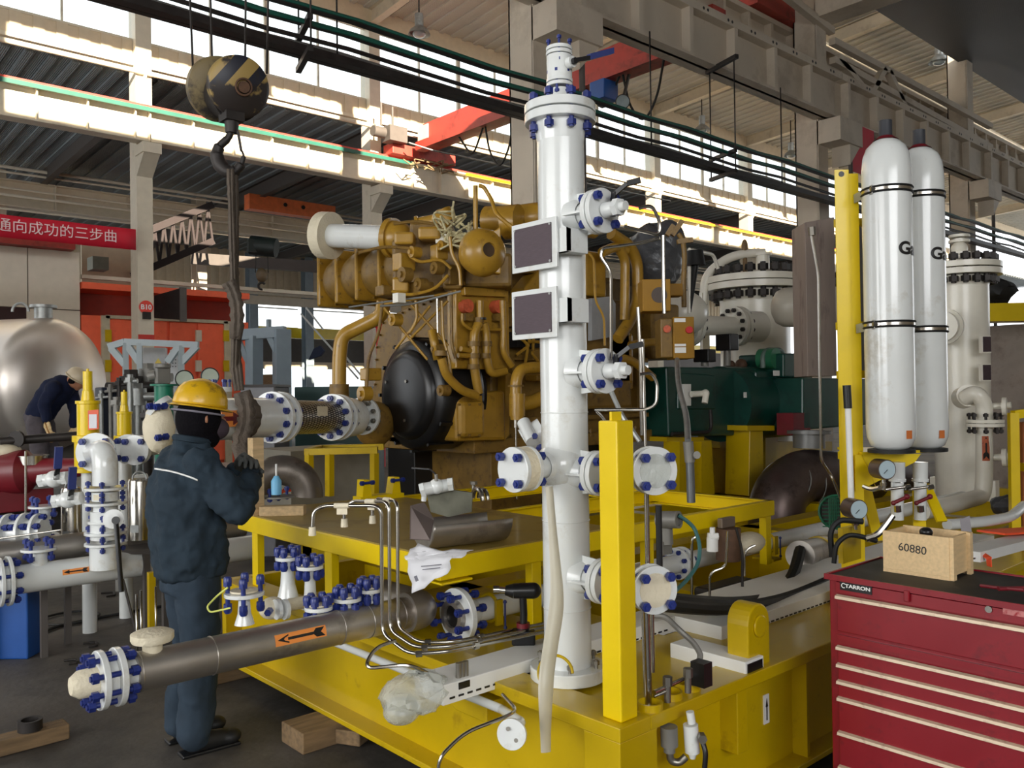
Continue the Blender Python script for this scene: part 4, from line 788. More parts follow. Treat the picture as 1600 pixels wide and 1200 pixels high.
# yellow trestle and white wrapped box beyond
t = thing('yellow_trestle', 'small yellow steel trestle behind the worktable below the braided hose', 'trestle', at(510, 770, 6.6)); D = 6.6
for px in (483, 515, 585): b = MB(); b.beam(at(px, 775, D), at(px, 708, D), .05, .05); b.build('leg', YEL, t)
b = MB(); b.beam(at(478, 706, D), at(590, 703, D), .06, .05); b.build('top_rail', YEL, t)
b = MB(); b.beam(at(480, 706, D), at(500, 700, D+.5), .05, .05); b.beam(at(500, 700, D+.5), at(600, 698, D+.5), .05, .05); b.build('rear_rail', YEL, t)
t = thing('covered_crate', 'grey sheet-covered crate behind the yellow trestle', 'crate', at(520, 740, 7.6)); b = MB(); a = at(455, 770, 7.6); c = at(590, 770, 7.6); b.box((a.x, a.y-.0, .6), (a.x+.9, a.y+.7, 1.2)) ; b.build('crate_body', mat('grey_cover', (140, 134, 120), .7, var=.15), t)

# impact wrench standing on the trunking
t = thing('impact_wrench', 'black cordless impact wrench standing on the white cable trunking', 'power tool', onz(818, 1010, .632)); b0 = onz(818, 1006, .632); z = lambda dz: b0+V((0, 0, dz)); hx = V((.75, -.66, 0))
b = MB(); b.obox(z(.03), hx*.10, V((0, 0, 1)).cross(hx)*.07, (0, 0, .06)); b.build('battery', BLACK, t, bev=.008)
b = MB(); b.tube([z(.06), z(.13)+hx*.003, z(.2)], .02, n=14, flat=.8); b.cyl(z(.06), z(.085), .027); b.build('handle', BLACK, t)
b = MB(); b.cyl(z(.225)+hx*.045, z(.225)-hx*.04, .034, .032, n=20); b.cyl(z(.225)-hx*.04, z(.228)-hx*.075, .032, .02, n=20); b.ball(z(.225)+hx*.045, .034, n=16); b.build('motor_housing', BLACK, t)
b = MB(); b.cyl(z(.228)-hx*.075, z(.232)-hx*.11, .014); b.cyl(z(.232)-hx*.10, z(.232)-hx*.125, .018); b.build('chrome_socket', STEEL, t)
b = MB(); b.cyl(z(.07), z(.09), .0285); b.build('red_band', MAROON, t)

# ================================================================== RED TOOL CABINET
X0, Z1 = 3.0, 1.0
yl = 1.596; yr = .55; x1 = 3.45
t = thing('tool_cabinet', 'red metal tool cabinet with cream drawer handles and black top mat', 'tool cabinet', (3.2, 1.1, 0))
b = MB(); b.box((X0+.012, yr, .12), (x1, yl, .985)); b.build('carcass', REDT, t, bev=.006)
b = MB(); b.box((X0-.005, yr-.01, .985), (x1+.01, yl+.012, .993)); 
for a, c in (((X0-.005, yr-.01), (X0+.004, yl+.012)), ((x1+.001, yr-.01), (x1+.01, yl+.012)), ((X0, yl+.003), (x1, yl+.012))): b.box((a[0], a[1], .985), (c[0], c[1], 1.006))
b.build('top_rim', REDT, t, bev=.002)
b = MB(); b.box((X0+.006, yr, .993), (x1, yl, 1.0)); b.build('rubber_mat', BLACKR, t)
for x, y in ((X0+.08, yr+.1), (X0+.08, yl-.1), (x1-.08, yr+.1), (x1-.08, yl-.1)): b = MB(); b.cyl((x, y-.02, .05), (x, y+.02, .05), .05); b.box((x-.03, y-.03, .09), (x+.03, y+.03, .12)); b.build('caster', BLACKR, t)
hz_ = [onx(1305, py, X0).z for py in (931, 1010, 1037, 1063, 1089, 1142, 1195)]
edges = hz_+[hz_[-1]-.16]
zt_ = .975
b = MB(); b.box((X0+.002, yr+.01, hz_[0]+.012), (X0+.02, yl-.03, .98)); hd = b.build('top_panel', REDT, t, bev=.002)
for i, z in enumerate(hz_):
    zb = edges[i+1]+.006 if i != 0 else onx(1305, 985, X0).z
    b = MB(); b.box((X0, yr+.02, max(zb, .14)), (X0+.02, yl-.035, z-.004)); d = b.build('drawer', REDT, t, bev=.003)
    b = MB(); b.prism([(X0+.002, yr+.02, z+.008), (X0-.014, yr+.02, z+.004), (X0-.016, yr+.02, z-.006), (X0+.002, yr+.02, z-.012)], (0, yl-.055-yr, 0)); b.build('drawer_handle', mat('cream_handle', (206, 186, 160), .45, metal=.2, var=.1, dirt=(150, 120, 100), dirt_amt=.3, dscale=12), d)
b = MB(); b.box((X0+.001, yr+.02, onx(1305, 1000, X0).z), (X0+.02, yl-.035, onx(1305, 990, X0).z-.002)); b.build('divider_rail', REDT, t)
q = onx(1337, 918, X0); b = MB(); b.box((X0-.001, q.y-.06, q.z-.017), (X0+.003, q.y+.06, q.z+.018)); bd = b.build('badge', BLACK, t)
text_obj('TARRON', .018, (X0-.002, q.y-.008, q.z), (0, -1, 0), (0, 0, 1), WHITEP, bd, ext=.0005, bold=.0005, sx=1.3)
b = MB(); b.torus((X0-.002, q.y+.045, q.z), (1, 0, 0), .008, .0016, a0=.6, a1=5.4); b.build('badge_emblem', WHITEP, bd)
q = onx(1418, 931, X0); b = MB(); b.box((X0-.012, q.y-.01, q.z-.02), (X0+.002, q.y+.01, q.z+.02)); b.build('latch', REDT, t, bev=.004)
q = onx(1545, 952, X0); b = MB(); b.cyl((X0-.004, q.y, q.z), (X0+.003, q.y, q.z), .011); b.build('lock', STEEL, t)
q = onx(1583, 956, X0); b = MB(); b.box((X0-.0006, q.y-.05, q.z-.012), (X0+.003, q.y+.03, q.z+.014)); b.build('worn_sticker', mat('worn_sticker', (190, 120, 118), .7, var=.2, dirt=(150, 24, 36), dirt_amt=.5, dscale=60), t)
# wooden box on the cabinet
a = onz(1381, 892, 1.0); c = onz(1483, 908, 1.0)
bx0 = (a.x+c.x)/2; by1, by0 = a.y, c.y; dz = .155; dx = .19; th = .012
t = thing('wooden_box', 'open pale plywood box with handwritten number on the red tool cabinet', 'box', (bx0+dx/2, (by0+by1)/2, 1.0))
for nm, p, q in (('front_panel', (bx0, by0, 1.012), (bx0+th, by1, 1.0+dz)), ('back_panel', (bx0+dx-th, by0, 1.012), (bx0+dx, by1, 1.0+dz)), ('side_panel', (bx0+th, by1-th, 1.012), (bx0+dx-th, by1, 1.0+dz-.004)), ('side_panel', (bx0+th, by0, 1.012), (bx0+dx-th, by0+th, 1.0+dz-.004)), ('bottom_panel', (bx0+.002, by0+.002, 1.01), (bx0+dx-.002, by1-.002, 1.02))):
    b = MB(); b.box(p, q); b.build(nm, PLY, t, bev=.001)
for x in (bx0+.004, bx0+dx-.03): b = MB(); b.box((x, by0-.014, 1.0), (x+.026, by0, 1.0+dz)); b.build('batten', PLY, t)
for x in (bx0, bx0+dx-.02): b = MB(); b.box((x, by0, 1.0), (x+.02, by1, 1.012)); b.build('foot_rail', PLY, t)
text_obj('60880', .042, (bx0-.001, (by0+by1)/2+.01, 1.0+.098), V((0, -1, -.06)), (0, .25, 1), BLACK, t, 'handwritten_number', .0004)
b = MB(); b.ball((bx0+.1, (by0+by1)/2, 1.12), .028, (1, 1, 1.1)); b.cyl((bx0+.1, (by0+by1)/2, 1.02), (bx0+.1, (by0+by1)/2, 1.1), .018); b.ball((bx0+.1, (by0+by1)/2, 1.15), .024, (1, 1, .8)); tag(b.build('black_plug', BLACK), 'black rubber plug standing in the plywood box', 'plug')
b = MB(); q = onz(1570, 915, 1.0); b.tube([onz(1532, 915, 1.012), onz(1555, 918, 1.015), onz(1600, 922, 1.02)], .006, n=8); b.tube([onz(1560, 920, 1.015), onz(1620, 918, 1.02)], .012, n=8, flat=.6); tag(b.build('screwdriver', MAROON), 'dark red handled pliers lying on the black cabinet mat', 'pliers')

# items behind the cabinet at the right edge: slotted trunking, strap, sheet
t = thing('slotted_trunking', 'white slotted trunking with orange strap behind the tool cabinet', 'cable trunking', at(1570, 855, 4.4))
b = MB(); p, q = at(1508, 868, 4.2), at(1640, 835, 5.4); b.beam(p, q, .14, .05); b.build('trunk', WHITEP, t)
b = MB(); d_ = q-p
for i in range(14): c = p+d_*(i/14)+V((-.05, -.055, 0)); b.obox(c, d_.normalized()*.02, (.012, -.012, 0), (0, 0, .007))
b.build('slots', BLACK, t)
b = MB(); b.beam(at(1528, 860, 4.25), at(1545, 872, 4.15), .03, .006); b.beam(at(1545, 872, 4.15), at(1546, 885, 4.15), .03, .006); b.build('strap', FLUOR, t)
b = MB(); p, q = at(1548, 832, 4.9), at(1620, 828, 5.2); b.beam(p, q, .16, .012); tag(b.build('orange_cloth', FLUOR), 'fluorescent orange cloth lying on the trunking at the right edge', 'cloth')
b = MB(); b.prism([at(1500, 812, 4.0), at(1515, 806, 4.0), at(1521, 850, 4.0), at(1505, 862, 4.0)], (.01, .004, 0)); tag(b.build('data_sheet', mat('grey_print', (150, 146, 150), .6)), 'grey printed sheet standing behind the plywood box', 'paper')
b = MB(); b.tube([at(1480, 820, 4.6), at(1540, 815, 4.8), at(1580, 808, 5.0), at(1600, 790, 5.2)], .03, fil=.1); tag(b.build('white_duct', WHITE), 'white pipe curving behind the plywood box at the right', 'pipe')

# ================================================================== GAS BOTTLE RACK
rk = thing('bottle_rack', 'tall yellow steel rack holding the two white gas bottles', 'rack', at(1325, 880, 4.35))
Dr = 4.35; pb = at(1325, 700, Dr); rx, ry = pb.x, pb.y
ztop = at(1320, 268, Dr).z; zbt = SZ
ux = V((.745, -.667, 0))           # along the rack, facing the camera's right
vx = V((.667, .745, 0))            # away
def RP(s, v, z): return V((rx, ry, 0))+ux*s+vx*v+V((0, 0, z))
b = MB(); b.obox(RP(.006, 0, (ztop+zbt)/2), ux*.006, vx*.1, (0, 0, ztop-zbt)); b.obox(RP(-.028, -.05, (ztop+zbt)/2), ux*.07, vx*.006, (0, 0, ztop-zbt)); b.obox(RP(.01, .05, (ztop+zbt)/2), ux*.06, vx*.006, (0, 0, ztop-zbt))
b.build('upright_channel', YELS, rk)
b = MB(); b.obox(RP(.032, -.04, (ztop+zbt)/2-.01), ux*.05, vx*.02, (0, 0, ztop-zbt-.02)); b.build('upright_flange', YELS, rk)
b = MB(); zc = at(1315, 275, Dr).z; b.cyl(RP(-.03, -.056, zc), RP(-.03, -.05, zc), .014); b.build('lifting_hole', BLACK, rk)
for py in (345, 508, 585, 712): z = at(1340, py, Dr).z; b = MB(); b.obox(RP(.06, .04, z), ux*.18, vx*.04, (0, 0, .04)); b.build('cross_member', YELS, rk)
zpl = at(1400, 710, 4.25).z
b = MB(); b.prism([RP(.03, -.1, zpl), RP(.46, .0, zpl), RP(.46, .12, zpl), RP(.06, .3, zpl)], (0, 0, .014)); b.prism([RP(.03, -.1, zpl), RP(.03, -.094, zpl), RP(.10, -.094, zpl-.17), RP(.10, -.1, zpl-.17)], (0, 0, .001)); b.build('bottle_shelf', YELS, rk)
b = MB(); b.prism([RP(.0, -.09, zpl), RP(.33, -.09, zpl), RP(.3, -.09, zpl-.04), RP(.06, -.09, zpl-.16), RP(.0, -.09, zpl-.18)], vx*.008); b.build('shelf_gusset', YELS, rk)
for (p, q) in (((1352, 760), (1372, 845)), ((1448, 762), (1472, 815)), ((1435, 765), (1438, 850))): b = MB(); b.beam(at(p[0], p[1], 4.45), at(q[0], q[1], 4.35), .06, .012); b.build('brace', YELS, rk)
b = MB(); b.box(RP(-.05, -.1, SZ-.02), RP(.5, .1, SZ+.0)); b.build('foot_plate', YELS, rk)
for i, (px, D, yt, yb, l) in enumerate(((1389, 4.2, 188, 706, 'left one of the two white gas bottles, taller in view, dark cap'), (1441, 4.42, 203, 704, 'right one of the two white gas bottles, partly hidden by its neighbour'))):
    base = at(px, yb, D); z0 = base.z; cx, cy = at(px, 500, D).x, at(px, 500, D).y; zt2 = at(px, yt, D).z; R = .1155; H = zt2-z0
    t = thing('gas_bottle', l, 'gas bottle', (cx, cy, z0), 'white gas bottles in the yellow rack'); prof = [(0, .012), (R*.55, .012), (R*.82, .03), (R*.97, .075), (R, .12), (R, H-.28), (R*.99, H-.235), (R*.93, H-.175), (R*.8, H-.135), (R*.55, H-.105), (R*.34, H-.092), (R*.28, H-.085)]
    b = MB(); b.slathe(prof, (cx, cy, z0), n=40); b.build('cylinder', WHITE, t)
    b = MB(); b.lathe([(R*.32, H-.095), (R*.27, H-.08), (R*.27, H), (0, H)], (cx, cy, z0), n=24); b.build('dark_cap', mat('cap_grey', (48, 50, 56), .5), t)
    b = MB(); b.lathe([(R*.52, H-.1), (R*.42, H-.092), (R*.3, H-.08)], (cx, cy, z0+.002), n=28); b.build('neck_ring', MAROON, t)
    b = MB(); b.cyl((cx, cy, z0-.002), (cx, cy, z0+.014), R*.95, n=32); b.build('rubber_foot', BLACKR, t)
    tow = math.atan2(-cy, -cx)
    # lettering on the cylinder, wrapped
    def wrapbox(a0, a1, za, zb, m, nm, off=.0012):
        b = MB(); b.sheet([[(cx+(R+off)*math.cos(a), cy+(R+off)*math.sin(a), z) for z in (za, zb)] for a in [a0+(a1-a0)*k/8 for k in range(9)]]); return b.build(nm, m, t)
    zl = at(px, 394 if i == 0 else 402, D).z; aa = tow+(.42 if i == 0 else .38)
    tx = text_obj('Gas', .085, (cx, cy, zl), (1, 0, 0), (0, 1, 0), BLACK, t, 'lettering', 0, .003, 'LEFT', 1.15); me = tx.data; bmm = bmesh.new(); bmm.from_mesh(me)
    bmesh.ops.subdivide_edges(bmm, edges=[e for e in bmm.edges if e.calc_length() > .012], cuts=2)
    for v in bmm.verts: a = aa+v.co.x*1.15/R; v.co = V(((R+.0016)*math.cos(a), (R+.0016)*math.sin(a), v.co.y))
    bmm.to_mesh(me); bmm.free(); tx.matrix_local = Matrix.Translation(V((cx, cy, zl))-WL[t.name])
    wrapbox(tow+.62, tow+.92, z0+.07, z0+.11, mat('orange_label', (200, 110, 50), .5), 'warning_label')
    for py in (300, 508):
        z = at(px, py+(8 if i else 0), D).z
        b = MB(); b.torus((cx, cy, z+.012), (0, 0, 1), R+.002, .006, n=36, m=6); b.torus((cx, cy, z-.012), (0, 0, 1), R+.002, .006, n=36, m=6); b.build('rubber_strap', BLACKR, t)
        b = MB(); b.ring((cx, cy, z-.008), (cx, cy, z+.008), R+.004, R, 36); b.build('steel_band', STEEL, t)
        if i == 0: s = V((cx, cy, z))+V((math.cos(tow-.55), math.sin(tow-.55), 0))*(R+.006); b = MB(); b.beam(s, RP(.03, -.06, z-.01), .005, .045); b.build('clamp_arm', STEELG, t); b = MB(); b.hexa(s-ux*.01, s+ux*.03, .012); b.build('clamp_screw', ZINC, t)
# valves under the bottles
for i, (px, D) in enumerate(((1402, 4.2), (1438, 4.35))):
    t = thing('bottle_valve', ['white valve block with lever under the left gas bottle', 'white valve block under the right gas bottle'][i], 'valve', at(px, 790, D))
    b = MB(); b.cyl(at(px, 722, D), at(px, 752, D), .036, n=24); b.ring(at(px, 748, D), at(px, 752, D), .04, .02); b.cyl(at(px, 754, D), at(px, 812, D), .03, n=24); b.box(at(px-13, 760, D)-V((.02, .02, .0)), at(px+9, 752, D)+V((.02, .02, 0))); b.build('body', WHITE, t)
    b = MB(); b.cyl(at(px-4, 785, D-.06), at(px+14, 777, D-.08), .009); b.ball(at(px+15, 776, D-.08), .014); b.ball(at(px-6, 786, D-.06), .012); b.build('red_lever', MAROON, t)
    b = MB(); b.cyl(at(px-20, 765, D-.03), at(px+18, 760, D-.03), .008); b.hexa(at(px+12, 762, D-.03), at(px+20, 760, D-.03), .014); b.build('side_fitting', STEEL, t); b = MB(); b.hexa(at(px, 790, D-.04), at(px+1, 800, D-.04), .016); b.build('lower_nut', STEEL, t)
for px, py, D, l in ((1380, 733, 4.1, 'upper round pressure gauge under the gas bottle shelf'), (1336, 795, 4.1, 'lower round pressure gauge at the foot of the yellow rack')):
    c = at(px, py, D); t = thing('pressure_gauge', l, 'gauge', c, 'pressure gauges on the bottle rack'); n_ = V((-.35, -.93, 0)).normalized()
    n_ = (V((CAM.x, CAM.y, c.z))-c).normalized(); n_ = (n_+V((.85, -.55, 0))*.55).normalized()
    b = MB(); b.cyl(c-n_*.05, c+n_*.03, .048, n=28); b.build('case', mat('gauge_case', (112, 96, 88), .35, metal=.8), t)
    b = MB(); b.cyl(c+n_*.03, c+n_*.033, .043, n=28); dl = b.build('dial', DIAL, t); b = MB(); u = n_.cross(V((0, 0, 1))); b.beam(c+n_*.035, c+n_*.035+u*.02-V((0, 0, .018)), .003, .002); b.build('needle', BLACK, dl)
    b = MB(); b.cyl(c-n_*.0-V((0, 0, .05)), c-V((0, 0, .1)), .01); b.hexa(c-V((0, 0, .065)), c-V((0, 0, .08)), .016); b.build('stem', STEEL, t)
tpath('black_hose', [(1348, 815, 4.05), (1310, 812, 4.05), (1297, 830, 4.05), (1300, 870, 4.05)], .014, 'black hose hooking from the rack down behind the tool cabinet', BLACKR, 'hose', .05)
tpath('black_hose', [(1370, 845, 4.0), (1345, 838, 4.0), (1325, 835, 4.0), (1306, 850, 4.0), (1303, 880, 4.0)], .012, 'second black hose curling lower behind the tool cabinet', BLACKR, 'hose', .05)
b = MB(); b.box(at(1310, 870, 4.15)-V((.05, .05, .02)), at(1345, 822, 4.15)+V((.05, .05, 0))); tag(b.build('pump_bracket', YEL), 'yellow bracket box at the foot of the bottle rack', 'bracket')
tpath('steel_tube', [(1350, 760, 4.1), (1362, 765, 4.05), (1375, 762, 4.0)], .012, 'steel fitting between gauge and left bottle valve', STEEL, 'fitting')
tpath('steel_tube', [(1352, 842, 4.0), (1372, 836, 4.0), (1388, 815, 4.0), (1395, 805, 4.0)], .016, 'steel pipe fittings below the left bottle valve', STEEL, 'fitting')
# grease / sight tube
t = thing('white_tube_holder', 'white tube with black top standing against the yellow rack post', 'tube', at(1328, 830, 4.2)); b = MB(); b.cyl(at(1330, 778, 4.22), at(1325, 638, 4.22), .015); b.build('tube', WHITEP, t); b = MB(); b.cyl(at(1325, 638, 4.22), at(1323, 602, 4.22), .02); b.build('black_top', BLACK, t)
# long thin tube in front of the grey panel
tpath('steel_tube', [(1268, 368, 4.6), (1279, 430, 4.6), (1283, 720, 4.6), (1300, 745, 4.6), (1316, 785, 4.5)], .008, 'long bright steel tube running down the grey cabinet side beside the rack')
b = MB(); b.hexa(at(1268, 355, 4.6), at(1269, 368, 4.6), .02); tag(b.build('tube_fitting', ZINC), 'hexagonal fitting at the top of the long bright tube', 'fitting')
# brown-grey tall cabinet (duct) behind the rack
t = thing('grey_duct_panel', 'tall brown-grey sheet metal duct standing left of the yellow rack', 'duct', at(1290, 580, 5.2)); D = 5.2
p, q = at(1262, 590, D), at(1308, 590, D); zt3 = at(1262, 347, D).z
b = MB(); zb = at(1270, 588, D).z; b.prism([(p.x, p.y, zb), (q.x, q.y, zb), (q.x, q.y, zt3+.03), (p.x, p.y, zt3)], V((.667, .745, 0))*.25); b.build('duct_shell', mat('brown_grey_sheet', (140, 126, 118), .5, metal=.3, var=.12, dirt=(100, 84, 80), dirt_amt=.3, aniso=(2, 2, .4)), t, bev=.003)
b = MB(); b.beam(at(1332, 345, 4.7), at(1352, 345, 4.7), .02, .02); 
p = at(1356, 600, 5.0); b = MB(); b.prism([at(1333, 350, 5.0), at(1360, 358, 5.0), at(1362, 590, 5.0), at(1333, 585, 5.0)], (.03, .03, 0)); tag(b.build('cooler', mat('dark_grey_panel', (66, 62, 60), .5, var=.1)), 'dark grey cooler panel seen through the yellow rack', 'panel')
# ================================================================== OCHRE GAS ENGINE
EXF, EYN = 4.5, 5.5     # front face plane X, near side plane Y
fx = lambda px, py, X=EXF: onx(px, py, X)
sy = lambda px, py, Y=EYN: ony(px, py, Y)
en = thing('gas_engine', 'large ochre gas engine with black round front cover', 'engine', (6.4, 6.2, SZ))
zb, zt = fx(700, 698).z, fx(700, 430).z
b = MB(); b.box((4.75, 5.6, zb), (6.8, 6.95, zb+1.35)); b.build('engine_block', CATD, en, bev=.03)
b = MB(); b.box((4.75, 5.75, zb+1.35), (7.3, 6.8, zb+1.62)); b.build('valley_cover', CATD, en, bev=.03)
# front housing: outline on the front plane, extruded back
pts_front = pts = [(598, 500), (640, 478), (712, 452), (716, 690), (640, 702), (560, 672), (566, 640), (585, 600), (588, 540)]
b = MB(); b.prism([fx(*p) for p in pts], (.3, 0, 0)); hsg = b.build('front_housing', CATD, en, bev=.012)
# sump/base rail
b = MB(); q0 = sy(712, 690); q1 = sy(712, 712); b.box((4.5, 5.52, q1.z), (6.85, 6.9, q0.z)); b.build('base_rail', CATD, en, bev=.008)
for i in range(7): bolt(en, (4.62+i*.33, 5.53, q0.z), (0, 0, 1), .036, .02, CATD)
b = MB(); b.box((4.75, 5.6, SZ), (5.35, 6.6, q1.z)); b.build('mount_pedestal', CATD, en, bev=.01)
b = MB(); b.prism([fx(622, 712, 4.7), fx(640, 712, 4.7), fx(640, 751, 4.7), fx(622, 751, 4.7)], (.05, 0, 0)); b.build('pedestal_cover', CAT, en, bev=.004)
b = MB(); b.box((4.55, 6.45, SZ), (4.9, 6.9, q1.z)); b.build('dark_pedestal', BLACK, en, bev=.01)
b = MB(); b.box((5.6, 5.9, SZ), (6.8, 6.7, q1.z)); b.build('dark_sump', BLACK, en, bev=.02)
# black damper cover
c = fx(630, 617, 4.05); R = .475
b = MB(); b.slathe([(0, 0), (R*.62, 0), (R*.70, .01), (R*.78, .035), (R*.80, .06), (R*.93, .075), (R*.97, .10), (R, .16), (R, .46), (R*1.04, .47), (R*1.04, .5), (0, .5)], c, (1, 0, 0), n=56); cov = b.build('damper_cover', BLACK, en)
for a in range(0, 360, 30):
    b = MB(); e = V((0, math.cos(math.radians(a)), math.sin(math.radians(a)))); b.obox(c+V((.2, 0, 0))+e*(R+.002), (.26, 0, 0), e*.02, e.cross(V((1, 0, 0)))*.03); b.build('cover_rib', BLACK, cov)
for px, py in ((604, 597), (635, 596), (611, 660), (633, 657)): q = fx(px, py, 4.05); b = MB(); b.hexa(q, q-V((.012, 0, 0)), .014); b.build('cover_bolt', ZINC, cov)
q = fx(702, 681, 4.5); b = MB(); b.hexa(q, q-V((.02, 0, 0)), .016); b.build('cover_bolt', ZINC, cov)
b = MB(); b.prism([fx(*p, 4.46) for p in ((628, 520), (642, 524), (678, 548), (690, 560), (685, 566), (655, 548), (625, 540))], (.02, 0, 0)); b.build('bracket_plate', CAT, en)
# cross lattice brace in front of the gear case
def etube(name, pts, r, m=CAT, fil=.05, n=12, root=None):
    b = MB(); b.tube([at(*p) for p in pts], r, n=n, fil=fil); return b.build(name, m, root or en)
D = 6.85
for p, q in (((596, 476), (668, 562)), ((640, 474), (700, 540)), ((672, 478), (618, 545)), ((700, 470), (640, 530)), ((596, 476), (700, 458))): etube('lattice_brace', [(p[0], p[1], D), (q[0], q[1], D)], .011)
etube('brace_plate', [(675, 515, 6.7), (684, 562, 6.7)], .035, n=4); etube('fuel_line', [(683, 466, 6.7), (684, 520, 6.7)], .009, STEEL)
# transverse air plenum (four bulged sections with square flanges) along Y
def zf(px, py, X): return fx(px, py, X).z
XP = 4.55; cA = fx(560, 434, XP); cB = fx(700, 408, XP); zc = (cA.z+fx(660, 416, XP).z)/2
ys = [fx(p, 430, XP).y for p in (532, 560, 592, 628, 672)]
b = MB(); prof = []
for i in range(len(ys)-1):
    a, c_ = ys[i], ys[i+1]; R1 = .25
    b.slathe([(R1*.86, 0), (R1*1.0, (a-c_)*.3), (R1*1.0, (a-c_)*.7), (R1*.86, a-c_)], (XP, a, zc), (0, -1, 0), n=28)
b.cyl((XP, ys[-1], zc), (XP, 5.65, zc), .2, n=24); b.cyl((XP, ys[0], zc), (XP, ys[0]+.03, zc), .24, .2); b.build('air_plenum', CATD, en)
for i, y in enumerate(ys): b = MB(); s = .27; b.box((XP-s, y-.02, zc-s), (XP+s, y+.02, zc+s)); b.build('plenum_flange', CAT, en, bev=.02)
b = MB(); q = fx(536, 455, XP); b.box((XP-.1, q.y, q.z-.09), (XP+.1, q.y+.12, q.z-.02)); b.build('plenum_bracket', CAT, en)
# ochre exhaust-side bent pipe at the left
etube('coolant_pipe', [(600, 470, 7.3), (596, 494, 7.35), (560, 512, 7.4), (534, 524, 7.4), (530, 560, 7.4), (530, 616, 7.4)], .062, fil=.14, n=18)
etube('coolant_elbow', [(530, 600, 7.4), (530, 630, 7.4), (560, 650, 7.3), (590, 655, 7.2)], .085, fil=.1, n=18, m=CATD)
b = MB(); q = at(590, 672, 7.2); b.ball(q+V((0, .05, .05)), .18, (1, .9, 1.1)); b.build('pump_housing', CATD, en)
# white breather pipe and ochre flange, top left
p = at(612, 372, 7.3); q = at(512, 368, 7.6)
t = thing('intake_pipe', 'short white intake pipe with large taped flange on top of the engine', 'pipe', q)
d = (p-q).normalized(); b = MB(); b.cyl(q, p, .105, n=28); b.build('pipe_body', WHITE, t)
b = MB(); b.cyl(q-d*.06, q+d*.05, .21, n=32); b.slathe([(.2, 0), (.19, .02), (0, .03)], q-d*.055, -d); b.build('taped_flange', TAPE, t)
b = MB(); b.cyl(p-d*.02, p+d*.03, .17, n=28); b.ball(p+d*.05, .15, (1, 1, 1)); o = b.build('inlet_elbow', CAT, en)
b = MB(); [b.hexa(x-d*.03, x-d*.02+d*.02, .015) for x in circle_pts(p, d, .145, 10)]; b.build('elbow_bolts', CATD, o)
# upper boxes / turbo body
for nm, (x0, x1), (y0, y1), (D0, dep) in (('intercooler_box', (612, 662), (372, 460), (7.1, .5)), ('intercooler_box', (640, 708), (345, 455), (6.95, .5)), ('turbo_body', (690, 722), (362, 452), (6.8, .5)), ('turbo_body', (722, 800), (395, 448), (6.9, .4))):
    a = at(x0, y1, D0); c_ = at(x1, y0, D0); b = MB(); ex = V((.745, -.667, 0)); w_ = (x1-x0)/FPX*D0; h_ = (y1-y0)/FPX*D0; b.obox((a+c_)/2+V((.667, .745, 0))*dep/2, ex*w_, V((.667, .745, 0))*dep, (0, 0, h_)); b.build(nm, CATD, en, bev=.03)
b = MB(); q = at(690, 345, 7.0); b.ball(q, .085, (1, 1, 1.15)); b.cyl(q, at(655, 352, 7.1), .065, n=18); b.cyl(at(655, 352, 7.1), at(650, 353, 7.1), .08, n=18); b.cyl(q, q-V((0, 0, .15)), .08); b.cyl(at(700, 345, 7.0)+V((0, 0, -.02)), at(690, 330, 7), .08); b.build('crossover_elbow', CAT, en)
for i, (a, c_) in enumerate((((618, 380), (648, 368)), ((655, 372), (690, 360)), ((615, 455), (640, 438)))): b = MB(); q = at(a[0], a[1], 6.8); r_ = at(c_[0], c_[1], 6.8); b.obox((q+r_)/2, V((.745, -.667, 0))*((c_[0]-a[0])/FPX*6.8), (.1, .1, 0), (0, 0, abs(c_[1]-a[1])/FPX*6.8+.04)); b.build('valve_cover', CAT, en, bev=.02)
b = MB(); b.prism([at(*p, 6.7) for p in ((730, 352), (782, 362), (745, 380), (730, 398))], (.02, .03, 0)); b.build('heat_shield', WHITE2, en)
b = MB(); b.prism([at(*p, 6.75) for p in ((680, 364), (700, 366), (700, 376), (681, 380))], (.02, .03, 0)); b.build('spec_plate', WHITE2, en)
# turbo compressor housing with round bore
c = at(765, 390, 6.35); n_ = V((-.25, -.97, 0.02)).normalized()
b = MB(); b.slathe([(.05, .03), (.055, 0), (.075, 0), (.10, .012), (.15, .04), (.175, .075), (.185, .12), (.185, .15), (.15, .16), (.14, .26)], c, -n_, n=36); b.build('turbo_housing', CAT, en)
b = MB(); b.prism([at(*p, 6.45) for p in ((776, 358), (783, 352), (783, 428), (752, 424), (734, 414), (727, 392), (740, 372))], (.05, .08, 0)); b.build('turbo_mount', CAT, en, bev=.01)
b = MB(); q = at(773, 390, 6.3); q = c; b.cyl(q-n_*.02, q-n_*.03, .052, n=24); b.build('turbo_inlet_bore', mat('bore_brown', (70, 50, 28), .6), en)
# exhaust pipes going right
etube('exhaust_pipe', [(760, 345, 7.0), (800, 345, 6.9), (852, 338, 6.8), (930, 350, 7.0)], .12, n=20, fil=.1)
etube('exhaust_bellows', [(790, 348, 6.7), (812, 346, 6.65)], .135, n=20); b = MB(); b.prism([at(*p, 6.9) for p in ((758, 340), (852, 312), (852, 322), (762, 348))], (.2, .2, 0)); b.build('heat_shield_strip', CATD, en)
etube('breather_tube', [(743, 368, 6.6), (743, 290, 6.6)], .02, n=10); etube('breather_tube', [(748, 290, 6.5), (756, 292, 6.5), (768, 312, 6.5), (775, 335, 6.4), (800, 355, 6.4)], .016, fil=.06, n=10)
b = MB()
for i in range(22):
    q = at(random.uniform(690, 735), random.uniform(345, 375), 6.6); b.tube([q, q+V([random.uniform(-.12, .12) for _ in range(3)]), q+V([random.uniform(-.15, .15) for _ in range(3)])], .009, n=5, fil=.06)
